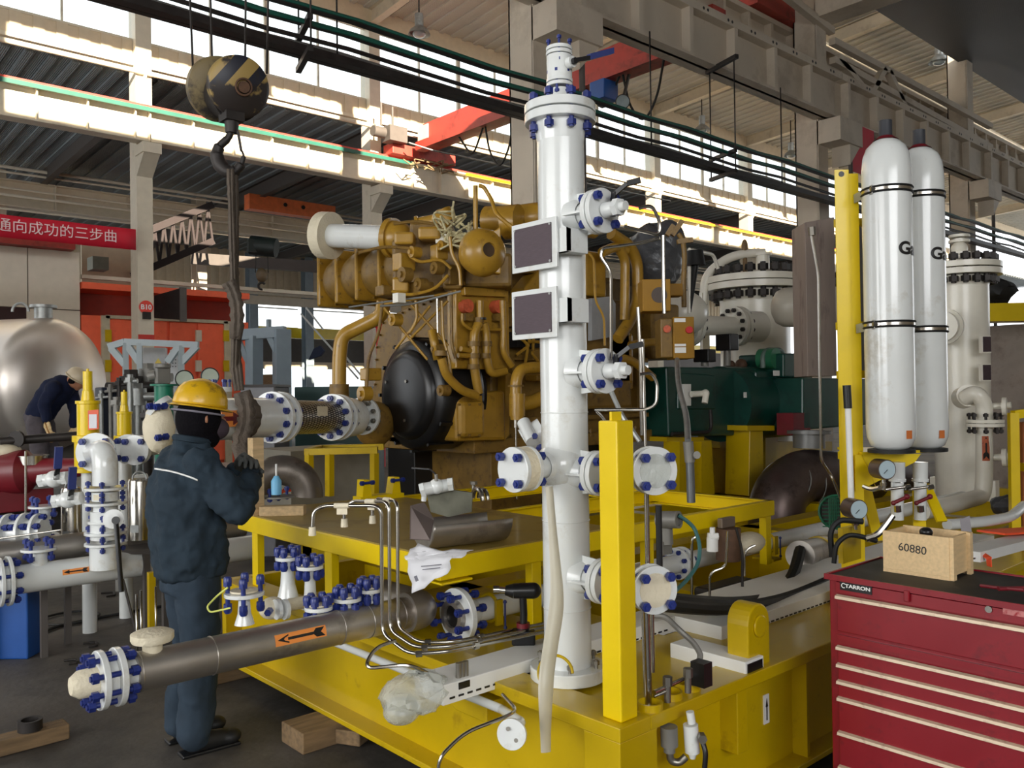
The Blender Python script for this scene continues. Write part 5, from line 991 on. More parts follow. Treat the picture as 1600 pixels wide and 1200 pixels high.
b.build('wiring_loom', mat('loom_cream', (190, 180, 140), .6, var=.4, scale=30), en)
etube('rod_line', [(703, 370, 6.4), (706, 398, 6.4), (718, 418, 6.4), (720, 446, 6.4)], .013, n=8); etube('rod_line', [(594, 478, 6.4), (640, 476, 6.4), (720, 455, 6.3)], .008, STEELG, n=8); etube('rod_line', [(545, 480, 6.4), (600, 472, 6.4), (678, 462, 6.35)], .007, STEELG, n=8)
b = MB(); q = at(624, 465, 6.35); b.box(q-V((.04, .04, .04)), q+V((.03, .03, .03))); b.build('taped_joint', WHITE2, en)
# near side: big fuel/oil panel
YP = 5.38
b = MB(); b.prism([sy(*p, YP) for p in ((712, 448), (795, 452), (797, 578), (713, 576))], (0, .12, 0)); pn = b.build('side_panel', CAT, en, bev=.01)
b = MB(); b.prism([sy(*p, YP-.05) for p in ((726, 448), (790, 452), (792, 464), (727, 461))], (0, .1, 0)); b.build('panel_top_rail', CAT, pn, bev=.006)
b = MB()
for px in (724, 737, 752, 766, 780, 790): q = sy(px, 446, YP); b.hexa(q, q+V((0, 0, .03)), .016)
for px, py in ((718, 560), (718, 470), (790, 560)): q = sy(px, py, YP); b.hexa(q, q-V((0, .02, 0)), .013)
b.build('panel_bolts', CAT, pn)
for px, py in ((724, 479), (772, 480)):
    q = sy(px, py, YP); b = MB(); b.cyl(q, q-V((0, .07, 0)), .055, n=14); b.build('orange_cap', mat('cap_coral', (206, 96, 62), .5, var=.2, scale=40), pn); b = MB(); q2 = q-V((0, .05, .09)); b.box(q2-V((.04, .03, .03)), q2+V((.04, .03, .03))); b.build('cap_block', CATD, pn)
for pts, r_ in (([(750, 470), (750, 505)], .03), ([(748, 505), (741, 520), (740, 560), (742, 580), (748, 615)], .038), ([(756, 505), (760, 520), (760, 560), (766, 585), (790, 580)], .034), ([(722, 490), (722, 505), (735, 515), (790, 515)], .012), ([(720, 545), (735, 548)], .022), ([(785, 470), (787, 520), (785, 550), (800, 572)], .028), ([(690, 560), (696, 585), (720, 610), (745, 618)], .036), ([(716, 555), (735, 556)], .02)):
    b = MB(); b.tube([sy(p[0], p[1], YP-.08) for p in pts], r_, n=14, fil=.1); b.build('oil_pipe', CAT, en)
for px, py, r_ in ((748, 500, .04), (740, 537, .05), (760, 537, .045), (740, 556, .05), (758, 556, .045), (689, 552, .05), (740, 573, .05)): q = sy(px, py, YP-.08); b = MB(); b.cyl(q-V((0, 0, .02)), q+V((0, 0, .02)), r_, n=16); b.build('pipe_coupling', CATD, en)
b = MB(); q = sy(752, 498, YP-.09); b.cyl(q-V((0, 0, .008)), q+V((0, 0, .008)), .042, n=16); b.build('rubber_seal', BLACK, en)
# lower housing & cover
b = MB(); b.prism([sy(*p, 5.42) for p in ((712, 625), (722, 615), (790, 610), (792, 688), (715, 690))], (0, .25, 0)); lh = b.build('lower_housing', CAT, en, bev=.03)
b = MB(); q = sy(738, 655, 5.38); b.box((q.x-.13, 5.36, q.z-.15), (q.x+.13, 5.44, q.z+.15)); b.build('inspection_cover', CAT, lh, bev=.04)
b = MB()
for px in (716, 732, 748): 
    for py in (632, 680): q = sy(px, py, 5.37); b.hexa(q, q-V((0, .02, 0)), .012)
b.build('cover_bolts', CATD, lh)
b = MB(); b.prism([sy(*p, 5.45) for p in ((790, 580), (800, 585), (795, 680), (788, 688))], (0, .1, 0)); b.build('flywheel_guard', CAT, en)
# water pump and pipes at mid right
b = MB(); b.tube([sy(p[0], p[1], 5.1) for p in ((806, 640), (806, 595), (812, 578), (830, 574), (870, 574))], .048, n=16, fil=.12); b.build('water_pipe', CAT, en)
b = MB(); q = sy(818, 632, 5.1); b.cyl(sy(808, 615, 5.1), sy(808, 650, 5.1), .065, n=18); b.tube([sy(812, 632, 5.1), sy(835, 628, 5.1), sy(870, 610, 5.1)], .06, n=16, fil=.08); b.cyl(sy(808, 648, 5.1), sy(808, 656, 5.1), .055); b.build('water_pump', CAT, en)
b = MB(); b.ring(sy(806, 603, 5.1)-V((0, 0, .008)), sy(806, 603, 5.1)+V((0, 0, .008)), .065, .04, 20); b.build('pipe_band', CATD, en)
b = MB(); b.cyl(sy(806, 656, 5.1), sy(806, 668, 5.1), .022); b.cyl(sy(806, 668, 5.1), sy(808, 780, 5.1), .009); b.build('drain_line', STEEL, en)
b = MB(); b.box(sy(808, 542, 5.45), sy(840, 520, 5.5)+V((0, .2, 0))); b.build('inspection_opening', BLACK, en)
b = MB(); b.prism([sy(*p, 5.4) for p in ((820, 450), (845, 420), (850, 450), (842, 478), (815, 478))], (0, .2, 0)); b.build('rocker_cover', CAT, en, bev=.02)
# bolts and small plumbing all over the engine front and side
for y in ys:
    for k in range(10): a = 2*PI*k/10; sx_, sz_ = math.cos(a), math.sin(a); m_ = .235/max(abs(sx_), abs(sz_)); q = V((XP+sx_*m_, y, zc+sz_*m_)); bolt(en, q, (0, 1, 0), .022, .045, CATD)
hp2 = [fx(*p) for p in pts_front]
for i in range(len(hp2)):
    p, q = hp2[i], hp2[(i+1) % len(hp2)]; n = max(2, int((q-p).length/.11)); cc = V((EXF, 6.3, 1.7))
    for k in range(n): r_ = p.lerp(q, k/n); r_ = r_.lerp(cc, .04); bolt(hsg, r_, (1, 0, 0), .022, .012, CATD)
for p in (((598, 470), (592, 520), (575, 560), (572, 620)), ((650, 470), (652, 500), (640, 520)), ((690, 470), (692, 530), (702, 560), (706, 600)), ((705, 455), (706, 540), (712, 560)), ((612, 455), (640, 462), (680, 452), (700, 430)), ((640, 400), (655, 410), (690, 405), (705, 420)), ((615, 350), (650, 345), (690, 352), (712, 372)), ((560, 395), (600, 385), (640, 388))):
    b = MB(); b.tube([at(x, y, 6.72) for x, y in p], .013, n=8, fil=.08); b.build('small_pipe', random.choice((CAT, CATD, CATD)), en)
for x, y, r_ in ((640, 430, .06), (665, 445, .05), (690, 420, .05), (655, 395, .045), (700, 385, .04), (625, 500, .05), (690, 545, .04), (577, 615, .06), (640, 560, .0), (700, 610, .045)):
    if r_: b = MB(); q = at(x, y, 6.75); n_ = V((-1, 0, 0)); b.cyl(q, q+n_*.08, r_, n=18); b.hexa(q+n_*.08, q+n_*.1, r_*.45); b.build('round_cover', random.choice((CAT, CATD)), en)
for x, y, w_, h_ in ((655, 450, .14, .1), (627, 410, .12, .14), (685, 395, .1, .12), (705, 430, .08, .16), (600, 455, .12, .08), (575, 585, .1, .1)):
    b = MB(); q = at(x, y, 6.8); b.box(q-V((.05, w_/2, h_/2)), q+V((.1, w_/2, h_/2))); b.build('bracket_block', random.choice((CAT, CATD)), en, bev=.012)
b = MB()
for i in range(9):
    b = MB(); x0 = random.uniform(800, 845); y0 = random.uniform(440, 560); b.tube([sy(x0, y0, 5.45), sy(x0+random.uniform(-20, 20), y0+random.uniform(-20, 20), 5.4), sy(x0+random.uniform(-25, 25), y0+random.uniform(0, 50), 5.45)], .014, n=6, fil=.05); b.build('side_plumbing', CAT, en)
for x, y, w_, h_ in ((812, 500, .16, .12), (835, 555, .14, .1), (825, 410, .2, .2), (840, 590, .12, .06), (905, 420, .1, .3), (930, 560, .16, .14), (975, 600, .14, .1)):
    b = MB(); q = sy(x, y, 5.5); b.box(q-V((w_/2, .06, h_/2)), q+V((w_/2, .1, h_/2))); b.build('side_block', random.choice((CAT, CATD)), en, bev=.012)
b = MB(); b.box((4.8, 5.52, zb+.75), (6.8, 5.6, zb+.80)); b.box((4.8, 5.52, zb+.2), (6.8, 5.6, zb+.24))
for k in range(5): b.box((4.95+k*.42, 5.53, zb+.24), (4.98+k*.42, 5.6, zb+.75))
b.build('block_ribs', CATD, en)
# right part beyond the column
for x0, x1, y0, y1 in ((915, 948, 395, 462), (905, 985, 470, 640), (950, 990, 520, 600)):
    a, c_ = sy(x0, y1, 5.3), sy(x1, y0, 5.3); b = MB(); b.box((a.x, 5.3, a.z), (c_.x, 5.62, c_.z)); b.build('cylinder_head_cover', CATD if y1 > 600 else CAT, en, bev=.03)
b = MB(); b.prism([sy(*p, 5.2) for p in ((925, 466), (955, 463), (962, 475), (962, 525), (925, 532))], (0, .05, 0)); b.build('wrapped_filter', mat('grey_wrap', (158, 160, 162), .5, var=.1, bump=.4, bscale=14), en)
for pts, r_ in (([(955, 365), (985, 385), (996, 410), (997, 470), (985, 500), (965, 530)], .055), ([(965, 385), (977, 405), (976, 500)], .045), ([(940, 395), (962, 385), (978, 392)], .045), ([(985, 540), (1010, 535), (1050, 535)], .04), ([(920, 560), (985, 560), (1020, 590)], .04)):
    b = MB(); b.tube([sy(p[0], p[1], 5.1) for p in pts], r_, n=14, fil=.15); b.build('coolant_pipe', CAT, en)
b = MB(); q = ony(1005, 530, 5.2); b.box((6.8, 5.45, 2.02), (7.25, 6.8, 2.6)); b.build('flywheel_housing', CATD, en, bev=.03)
# plastic sheet over the rear of the engine
b = MB(); b.ball(at(1022, 405, 8.2), .26, (1.2, 1.1, 1.25), 26, 18)
for i, v in enumerate(b.v): b.v[i] = v+V((math.sin(i*1.3)*.02, math.cos(i*2.1)*.02, math.sin(i*.7)*.03))
b.ball(at(1045, 380, 8.1), .15, (1.2, 1, 1.5), 20, 12); tag(b.build('plastic_sheet', FOIL), 'crumpled dark grey plastic sheet bagged over the rear end of the engine', 'plastic sheet')
# control box
BOXO = mat('box_ochre', (158, 116, 34), .55, var=.1, spec=.3)
def cbox(name, label, x0, x1, y0, y1, D, dep, m, bev=.006, right=V((.745, -.667, 0))):
    w_ = (x1-x0)/FPX*D; h_ = (y1-y0)/FPX*D; c = at((x0+x1)/2, (y0+y1)/2, D); f = V((0, 0, 1)).cross(right); t = thing(name, label, 'box', c-V((0, 0, h_/2))); b = MB(); b.obox(c+f*dep/2, right*w_, f*dep, (0, 0, h_)); b.build('housing', m, t, bev=bev); return t, c, right, f, w_, h_
t, c, rr, f, w_, h_ = cbox('control_box', 'ochre engine control box with red emergency button', 1052, 1085, 495, 560, 6.8, .3, BOXO)
b = MB(); b.obox(c-rr*(w_/2+.05)+f*.14, rr*.1, f*.26, (0, 0, h_*.95)); b.build('side_housing', CATD, t, bev=.01)
q = c+rr*.04+V((0, 0, .06))-f*.0; b = MB(); b.cyl(q-f*.03, q, .028, n=16); b.build('emergency_button', REDP, t); q = c-rr*.135+V((0, 0, .07)); b = MB(); b.cyl(q-f*.02, q, .03, n=14); b.build('orange_knob', mat('cap_coral', (206, 96, 62)), t)
for dz, hh in ((-.06, .02), (-.1, .045), (.14, .03)): b = MB(); b.obox(c-rr*.03+V((0, 0, dz))-f*.003, rr*.09, f*.004, (0, 0, hh)); b.build('warning_label', WHITEP, t)
t, c, rr, f, w_, h_ = cbox('junction_box', 'ochre box with round grille above the control box', 1004, 1048, 436, 486, 6.7, .25, BOXO)
b = MB(); q = c+rr*.02; b.cyl(q-f*.006, q+f*.005, .062, n=28); b.build('round_grille', mat('grille', (84, 72, 66), .6), t)
t, c, rr, f, w_, h_ = cbox('terminal_box', 'small ochre terminal box right of the round grille box', 1043, 1067, 443, 462, 6.9, .15, BOXO)
etube('lifting_pipe', [(1060, 365, 7.2), (1067, 375, 7.2), (1070, 400, 7.2), (1068, 440, 7.2), (1069, 480, 7.2)], .022, m=CATD, fil=.06)
for (a, c_) in (((1050, 368), (1066, 345)), ((1058, 378), (1082, 375)), ((1042, 368), (1052, 352))): b = MB(); b.beam(at(a[0], a[1], 7.2), at(c_[0], c_[1], 7.2), .05, .04); b.build('lifting_bracket', CATD, en)
# conduit and lower valve on grey post
t = thing('grey_gauge_post', 'grey pipe stand with braided hose rising from the yellow worktable frame', 'pipe stand', at(1079, 780, 5.0)); D = 5.0
b = MB(); b.cyl(at(1080, 785, D), at(1078, 722, D), .025, n=20); b.build('pipe', mat('grey_pipe', (112, 116, 120), .35, metal=.5), t)
b = MB(); b.cyl(at(1078, 722, D), at(1075, 690, D), .03, n=20); b.cyl(at(1085, 712, D), at(1089, 711, D-.05), .022); b.build('valve_body', GREYM, t)
b = MB(); b.tube([at(1075, 690, D), at(1073, 650, D+.3), at(1060, 605, D+.8), at(1058, 570, D+1.3), at(1058, 562, D+1.6)], .019, n=12, fil=.3); b.build('braided_hose', STEELG, t)

# ================================================================== GREEN COMPRESSOR
gc = thing('compressor', 'dark green horizontal compressor on yellow stands behind the engine', 'compressor', (10, 5.6, SZ)); YG = 5.3
def gbox(x0, x1, y0, y1, Y, dep, nm, m=GREEN, bev=.02):
    a, c_ = ony(x0, y1, Y), ony(x1, y0, Y); b = MB(); b.box((a.x, Y, a.z), (c_.x, Y+dep, max(c_.z, a.z+.05))); return b.build(nm, m, gc, bev=bev)
def gpoly(pts, Y, dep, nm, m=GREEN, bev=.02, root=None): b = MB(); b.prism([ony(p[0], p[1], Y) for p in pts], (0, dep, 0)); return b.build(nm, m, root or gc, bev=bev)
gpoly([(1042, 573), (1182, 575), (1182, 680), (1046, 682)], YG, 1.2, 'crankcase'); gpoly([(1182, 580), (1262, 578), (1262, 672), (1182, 672)], YG-.1, .9, 'crosshead_guide')
gpoly([(1225, 552), (1262, 552), (1262, 590), (1225, 590)], YG-.2, .6, 'distance_piece'); gpoly([(1255, 590), (1400, 592), (1400, 660), (1255, 672)], YG-.5, .8, 'cylinder_body')
q = ony(1205, 630, YG-.15); b = MB(); b.cyl((q.x-.5, YG+.2, q.z), (q.x+1.0, YG+.2, q.z), .42, n=32); b.build('cylinder_barrel', GREEN, gc)
gpoly([(1060, 582), (1118, 586), (1118, 640), (1060, 640)], YG-.02, .03, 'side_cover'); gpoly([(1069, 600), (1080, 600), (1080, 634), (1069, 634)], YG-.05, .03, 'white_plate', WHITEP, .003)
b = MB(); b.tube([ony(1080, 616, YG-.1), ony(1098, 615, YG-.15), ony(1104, 612, YG-.2), ony(1101, 630, YG-.2)], .032, n=12, fil=.03); b.build('white_elbow', WHITE2, gc)
for px, py in ((1167, 617), (1213, 583), (1168, 617)): q = ony(px, py, YG-.16); b = MB(); b.box((q.x-.05, q.y, q.z-.03), (q.x+.07, q.y+.01, q.z+.03)); b.build('warning_label', WHITEP, gc)
for pts in (((1110, 640), (1112, 675), (1050, 678)), ((1225, 600), (1230, 640))): b = MB(); b.tube([ony(p[0], p[1], YG-.12) for p in pts], .02, fil=.1); b.build('oil_line', DARKI, gc)
for px, py, r_ in ((1158, 570, .07), (1172, 573, .05), (1142, 570, .05), (1235, 560, .06)): b = MB(); b.ball(ony(px, py, YG+.3), r_); b.build('relief_cap', RUST, gc)
b = MB(); b.tube([ony(1192, 575, YG), ony(1192, 555, YG), ony(1198, 547, YG), ony(1220, 547, YG), ony(1226, 560, YG)], .03, fil=.06); b.build('vent_pipe', mat('grey_green', (96, 116, 108), .4), gc)
b = MB(); q = ony(1213, 560, YG-.1); b.cyl(q, q+V((0, .2, 0)), .12, n=24); b.build('lubricator', mat('mid_green', (40, 110, 76), .4), gc)
for px, w2, h2, l in ((1101, 22, 18, 'small black sensor box standing on the green compressor'), (1136, 24, 24, 'larger black actuator box above the green compressor')):
    py = 556 if px == 1101 else 535; t = thing('sensor_box', l, 'sensor', ony(px, 572, YG+.2)); q = ony(px, py, YG+.2); s = w2/2/FPX*q.length*.9
    b = MB(); b.box(q-V((s, .1, h2/2/130)), q+V((s, .1, h2/2/130))); b.build('housing', BLACK, t, bev=.01); b = MB(); b.cyl(ony(px, 572, YG+.2), q, .04); b.build('stem', GREYM, t)
# stands
def stand(x0, x1, y0, y1, Y, w3=.5, taper=0):
    b = MB(); b.prism([ony(x0, y0, Y), ony(x1, y0, Y), ony(x1+taper, y1, Y), ony(x0-taper, y1, Y)], (0, w3, 0)); return b
t = thing('compressor_stand', 'yellow gusseted steel stand under the near end of the green compressor', 'stand', ony(1080, 770, YG)); stand(1045, 1112, 688, 772, YG+.05, .05, 5).build('web_plate', YEL, t, bev=.005)
stand(1042, 1100, 683, 690, YG, .6).build('top_plate', YEL, t); stand(1062, 1070, 690, 770, YG-.12, .2).build('gusset', YEL, t); stand(1096, 1106, 690, 770, YG-.12, .2).build('gusset', YEL, t)
t = thing('compressor_stand', 'yellow box-section stand in the middle of the green compressor', 'stand', ony(1180, 775, YG-.2)); stand(1172, 1192, 672, 775, YG-.2, .3, 2).build('leg', YEL, t, bev=.005); stand(1168, 1210, 665, 673, YG-.25, .6).build('top_plate', YEL, t); stand(1196, 1215, 673, 765, YG+.2, .2).build('rear_leg', YEL, t)
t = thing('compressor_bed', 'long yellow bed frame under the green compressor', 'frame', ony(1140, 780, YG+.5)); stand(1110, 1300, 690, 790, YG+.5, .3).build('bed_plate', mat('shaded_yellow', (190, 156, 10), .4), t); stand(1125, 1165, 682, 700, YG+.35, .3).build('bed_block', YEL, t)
# steel elbow duct & grey pipe below compressor
t = thing('clad_duct', 'large dark steel clad duct bending under the compressor', 'duct', ony(1240, 800, 4.6)); YD2 = 4.55
b = MB(); b.tube([ony(1212, 830, YD2), ony(1214, 775, YD2), ony(1250, 742, YD2), ony(1330, 745, YD2), ony(1420, 750, YD2)], .27, n=26, fil=.5); b.build('clad_body', mat('dark_cladding', (104, 90, 86), .4, metal=.75, var=.2, dirt=(64, 54, 52), dirt_amt=.4, dscale=3), t)
for px in (1225, 1250, 1275, 1300): q = ony(px, 750, YD2); b = MB(); b.torus(q-V((0, 0, .03)), (1, .1, -.6 if px < 1240 else -.1), .275, .006, m=5); b.build('clad_seam', STEELG, t)
b = MB(); b.cyl(ony(1264, 700, YD2), ony(1264, 672, YD2), .16, n=24); b.cyl(ony(1264, 678, YD2), ony(1264, 673, YD2), .22, n=24); b.build('grey_riser', mat('grey_riser', (118, 118, 116), .4, metal=.3), t)
b = MB(); q = ony(1238, 662, YG-.4); b.box(q-V((.15, .1, .12)), q+V((.2, .1, .12))); tag(b.build('valve_block', MAROON), 'dark red valve block under the green compressor end', 'valve')
t = thing('mesh_guard', 'dark green perforated round fan guard beside the rack foot', 'guard', at(1305, 830, 5.2)); q = at(1307, 800, 5.2); n_ = (CAM-q).normalized(); b = MB()
b.torus(q, n_, .1, .008)
for i in range(-4, 5): b.beam(q+V((i*.022, 0, -.09)), q+V((i*.022, 0, .09)), .006, .006); b.obox(q+V((0, 0, i*.022)), (.12, -.12, 0), (.004, .004, 0), (0, 0, .006))
b.build('mesh', mat('mesh_green', (20, 96, 66), .5), t); b = MB(); b.cyl(q-n_*.02, q-n_*.12, .1, n=24); b.build('drum', DARKI, t)

# ================================================================== WHITE SCRUBBERS
def scrub(px, ytop, ybot, D, wf, wb, label, fs=.045, bolts=20, seam=True, arm=True):
    c = at(px, 600, D); x, y = c.x, c.y; z1 = at(px, ytop, D).z; z0 = max(.6, at(px, ybot, D).z); rf = wf/2/FPX*D; rb = wb/2/FPX*D
    t = thing('scrubber_vessel', label, 'pressure vessel', (x, y, z0))
    b = MB(); b.cyl((x, y, z0), (x, y, z1-fs*3), rb, n=48); b.lathe([(rb, z1-fs*4), (rb*1.08, z1-fs*2.2)], (x, y, 0)); b.build('shell', WHITE2, t)
    flange(t, (x, y, z1-fs), (0, 0, 1), rf, fs, bolts, fs*1.1, fs*3.0, WHITE2, gap=.012, bm=DARKI if True else BOLT, name='head_flange')
    return t, x, y, z1, rf, rb
t, x, y, z1, rf, rb = scrub(1181, 434, 760, 11.5, 148, 106, 'wide cream-white scrubber vessel with davit arm behind the compressor', .085)
b = MB(); dd = V((.745, -.667, 0)); b.tube([V((x, y, z1-.35))-dd*(rf+.05), V((x, y, z1+.05))-dd*(rf+.03), V((x, y, z1+.3))-dd*(rf*.5), V((x, y, z1+.34)), V((x, y, z1+.34))+dd*.15], .06, fil=.4, n=12); b.build('davit_arm', WHITE2, t)
b = MB(); b.box((x-.05, y-.05, z1-.1)-dd*0 if False else V((x, y, z1-1.1))-dd*(rf+.08)-V((.05, .05, 0)), V((x, y, z1-.2))-dd*(rf+.0)+V((.05, .05, 0))); b.build('davit_bracket', WHITE2, t)
b = MB(); q = V((x, y, z1))+dd*.12; b.cyl(q, q+V((0, 0, .1)), .15, n=20); b.cyl(q+V((0, 0, .1)), q+V((0, 0, .3)), .09, n=20); b.cyl(q+V((0, 0, .3)), q+V((0, 0, .33)), .12, n=20); b.build('top_valve', WHITE2, t)
b = MB(); q = V((x, y, z1))-dd*.12; b.cyl(q, q+V((0, 0, .35)), .03); b.ball(q+V((0, 0, .42)), .09, (.5, .5, 1.2)); b.build('plastic_tied_stub', WOODD, t)
# side connection pipe with flanges (cyan gasket) toward the left
p = at(1150, 510, 10.6); q = at(1076, 508, 10.2)
sp = thing('flanged_spool', 'cream-white pipe spool with many-bolted flanges left of the wide scrubber', 'pipe', q); d = (p-q).normalized(); b = MB(); b.cyl(q, p, .12, n=28); b.cyl(p, p+d*.4, .2, n=28); b.build('pipe_body', WHITE2, sp)
for c in (q, p): flange(sp, c, d, .25, .05, 12, .04, .14, WHITE2, bm=DARKI, gap=.02)
b = MB(); q2 = at(1066, 490, 10.0); b.ball(q2, .3, (1, 1, .9)); b.build('elbow', WHITE2, sp)
t = thing('dished_vessel', 'grey horizontal vessel end partly hidden by the sheet metal duct', 'pressure vessel', at(1235, 480, 8.8)); q = at(1240, 480, 8.9); b = MB(); b.slathe([(0, 0), (.1, .01), (.17, .05), (.205, .12), (.21, .2), (.21, 1.0)], q-V((.75, -.66, 0))*.22, (.75, -.66, 0), n=32); b.build('dished_end', mat('cream_grey', (176, 170, 156), .4, var=.04), t)
# left-hand hanging pendant
t = thing('pendant_control', 'black crane pendant hanging in front of the row of beams', 'pendant', at(1082, 400, 9)); b = MB(); b.cyl(at(1085, 392, 9), at(1086, 415, 9), .09, .11, n=14); b.build('housing', BLACKR, t); b = MB(); b.tube([at(1086, 415, 9), at(1082, 450, 9), at(1078, 488, 9)], .04, r2=.015); b.build('strap', BLACKR, t)
b = MB(); b.tube([at(1077, 390, 9), at(1077, 490, 9)], .02); b.tube([at(1077, 390, 9), at(1115, 398, 9.5), at(1122, 420, 9.5)], .02, fil=.1); tag(b.build('white_conduit', WHITE2), 'thin white bent conduit left of the wide scrubber', 'pipe')
# right scrubber
t, x, y, z1, rf, rb = scrub(1503, 414, 778, 8.3, 118, 80, 'tall slim white scrubber vessel right of the gas bottles', .055, 18)
dd = V((.745, -.667, 0)); q = V((x, y, z1)); b = MB(); b.cyl(q, q+V((0, 0, .05)), .11, n=20); b.cyl(q+V((0, 0, .05)), q+V((0, 0, .26)), .05, n=20); b.ball(q+V((0, 0, .16)), .075); 
for z in (.06, .1, .22, .27): b.cyl(q+V((0, 0, z)), q+V((0, 0, z+.025)), .095, n=20)
b.build('top_valve', WHITE2, t)
b = MB(); q2 = q-dd*.22; b.cyl(q2, q2+V((0, 0, .2)), .015); b.ball(q2+V((0, 0, .27)), .07, (.45, .45, 1.4)); b.build('plastic_tied_stub', WOODD, t)
for py in (538, 582):
    q = at(1539, py, 7.9); b = MB(); b.obox(q, V((.45, .9, 0))*.02, V((.9, -.45, 0))*.12, (0, 0, .16)); o = b.build('plate_frame', WHITE2, t); b = MB(); b.obox(q-V((.45, .9, 0))*.012+V((.9, -.45, 0))*.01, V((.45, .9, 0))*.01, V((.9, -.45, 0))*.085, (0, 0, .14)); b.build('name_plate', PLATE, o)
b = MB(); b.cyl(at(1480, 510, 8.1), at(1470, 510, 7.8), .14, n=24); b.cyl(at(1476, 510, 8.1), at(1473, 510, 7.9), .17, n=24); b.build('side_nozzle', WHITE2, t)
b = MB(); b.box(V((x, y, .6))-V((.05, .3, 0)), V((x, y, .6))+V((.05, .3, .2))); b.build('skirt_lug', WHITE2, t)
t = thing('scrubber_pipe', 'white downpipe with red arrow sticker beside the slim scrubber', 'pipe', at(1540, 780, 7.6)); D = 7.6
b = MB(); b.tube([at(1508, 622, D+.1), at(1525, 612, D), at(1538, 630, D), at(1538, 750, D), at(1535, 775, D), at(1500, 785, D-.2), at(1440, 800, D-.6)], .07, n=24, fil=.16); b.build('pipe_body', WHITE2, t)
b = MB(); b.cyl(at(1513, 618, D+.1), at(1504, 622, D+.25), .1, n=24); b.build('nozzle_pad', WHITE2, t)
flange(t, at(1539, 661, D), (0, 0, 1), .155, .03, 8, .03, .12, WHITE2, bm=DARKI)
q = at(1536, 700, D); tow = math.atan2(-q.y, -q.x); 
b = MB(); b.sheet([[(q.x+.072*math.cos(tow+a), q.y+.072*math.sin(tow+a), q.z+z) for z in (-.11, .11)] for a in [-.1+.9*k/8 for k in range(9)]]); st = b.build('arrow_sticker', mat('orange_brown_sticker', (190, 96, 60), .5), t)
def cylpoly(pts, nm, m): b = MB(); b.add([(q.x+.0735*math.cos(tow+.35+a), q.y+.0735*math.sin(tow+.35+a), q.z+z) for a, z in pts], [tuple(range(len(pts)))]); b.build(nm, m, st)
for P in ([(-.4, .04), (.4, .04), (0, .105)], [(-.1, -.06), (.1, -.06), (.1, .05), (-.1, .05)], [(-.35, -.1), (0, -.07), (0, -.02), (-.35, -.05)], [(0, -.07), (.35, -.1), (.35, -.05), (0, -.02)]): cylpoly(P, 'arrow_mark', BLACK)
for py in (635, 715): 
    b = MB(); b.cyl(at(1548, py, D), at(1580, py-2, D-.1), .03); b.cyl(at(1566, py, D-.1), at(1573, py, D-.12), .08, n=20); b.build('side_flange', WHITE2, t)
b = MB(); q = at(1575, 790, 6.9); b.ball(q, .13, (1.2, 1, .6), 18, 12); b.v = [v+V([random.uniform(-.012, .012) for _ in range(3)]) for v in b.v]; tag(b.build('wrapped_valve', FOIL), 'valve wrapped in dark plastic at the foot of the slim scrubber', 'valve')
# yellow beam, yellow frame, enclosure at the far right
b = MB(); D = 9.5; b.beam(at(1535, 490, D), at(1640, 488, D), .3, .2); tag(b.build('yellow_beam', YELS), 'horizontal yellow beam at the right edge above the grey enclosure', 'beam')
t = thing('cabinet_frame', 'yellow door frame of the control cabinet at the right edge', 'frame', at(1590, 830, 6.2)); D = 6.2
for a, c_ in (((1583, 645), (1586, 835)), ((1583, 648), (1640, 640)), ((1598, 730), (1640, 728)), ((1586, 832), (1640, 826))): b = MB(); b.beam(at(a[0], a[1], D), at(c_[0], c_[1], D), .06, .06); b.build('frame_bar', YELS, t)
b = MB(); b.prism([at(p[0], p[1], 6.5) for p in ((1598, 660), (1660, 655), (1660, 830), (1598, 828))], (.05, .05, 0)); b.build('orange_panel', mat('brick_orange', (150, 84, 40), .6), t)
t = thing('grey_enclosure', 'tall stained grey enclosure behind the slim scrubber', 'enclosure', at(1570, 780, 10.5)); b = MB(); a = at(1528, 780, 10.5); zt4 = at(1560, 510, 10.5).z; b.box((a.x, a.y-2.2, .3), (a.x+1.2, a.y, zt4)); b.build('housing', mat('stained_grey', (150, 138, 128), .6, var=.12, dirt=(112, 98, 90), dirt_amt=.4, dscale=1.5), t, bev=.01)
b = MB(); q = at(1550, 455, 10); b.ball(q, .2, (1.5, 1.2, .8), 16, 10); b.v = [v+V([random.uniform(-.03, .03) for _ in range(3)]) for v in b.v]; tag(b.build('black_plastic_bundle', BLACKR), 'black plastic bundle on top of the yellow beam', 'bundle')

# small details under the middle section
D = 3.95
t = thing('pressure_transmitter', 'grey pressure transmitter with round open end right of the yellow post', 'instrument', at(1042, 850, D))
b = MB(); b.cyl(at(1028, 812, D), at(1058, 812, D-.05), .04, n=24); b.cyl(at(1040, 812, D), at(1042, 850, D), .03); b.build('housing', GREYM, t); b = MB(); b.ring(at(1056, 812, D-.05), at(1061, 812, D-.06), .04, .028); b.build('end_ring', GREYM, t)
b = MB(); b.box(at(1030, 866, D)-V((.01, .03, 0)), at(1052, 845, D)+V((.01, .03, 0))); b.build('manifold_block', GREYM, t)
tpath('cable', [(1060, 805, 3.9), (1075, 815, 3.9), (1085, 825, 3.9), (1094, 850, 3.85), (1092, 880, 3.8), (1075, 905, 3.7), (1048, 930, 3.5)], .009, 'green-blue cable hanging from the transmitter to the lower flange', mat('teal_cable', (60, 110, 110), .5), 'cable', .06)
t = thing('positioner_valve', 'brown control valve with square head on the white pipe', 'valve', at(1135, 860, 4.9)); D = 4.9
b = MB(); b.box(at(1118, 824, D)-V((.02, .06, 0)), at(1152, 808, D)+V((.02, .06, 0))); b.build('actuator_head', mat('brown_grey_metal', (130, 116, 104), .4, metal=.5), t, bev=.006)
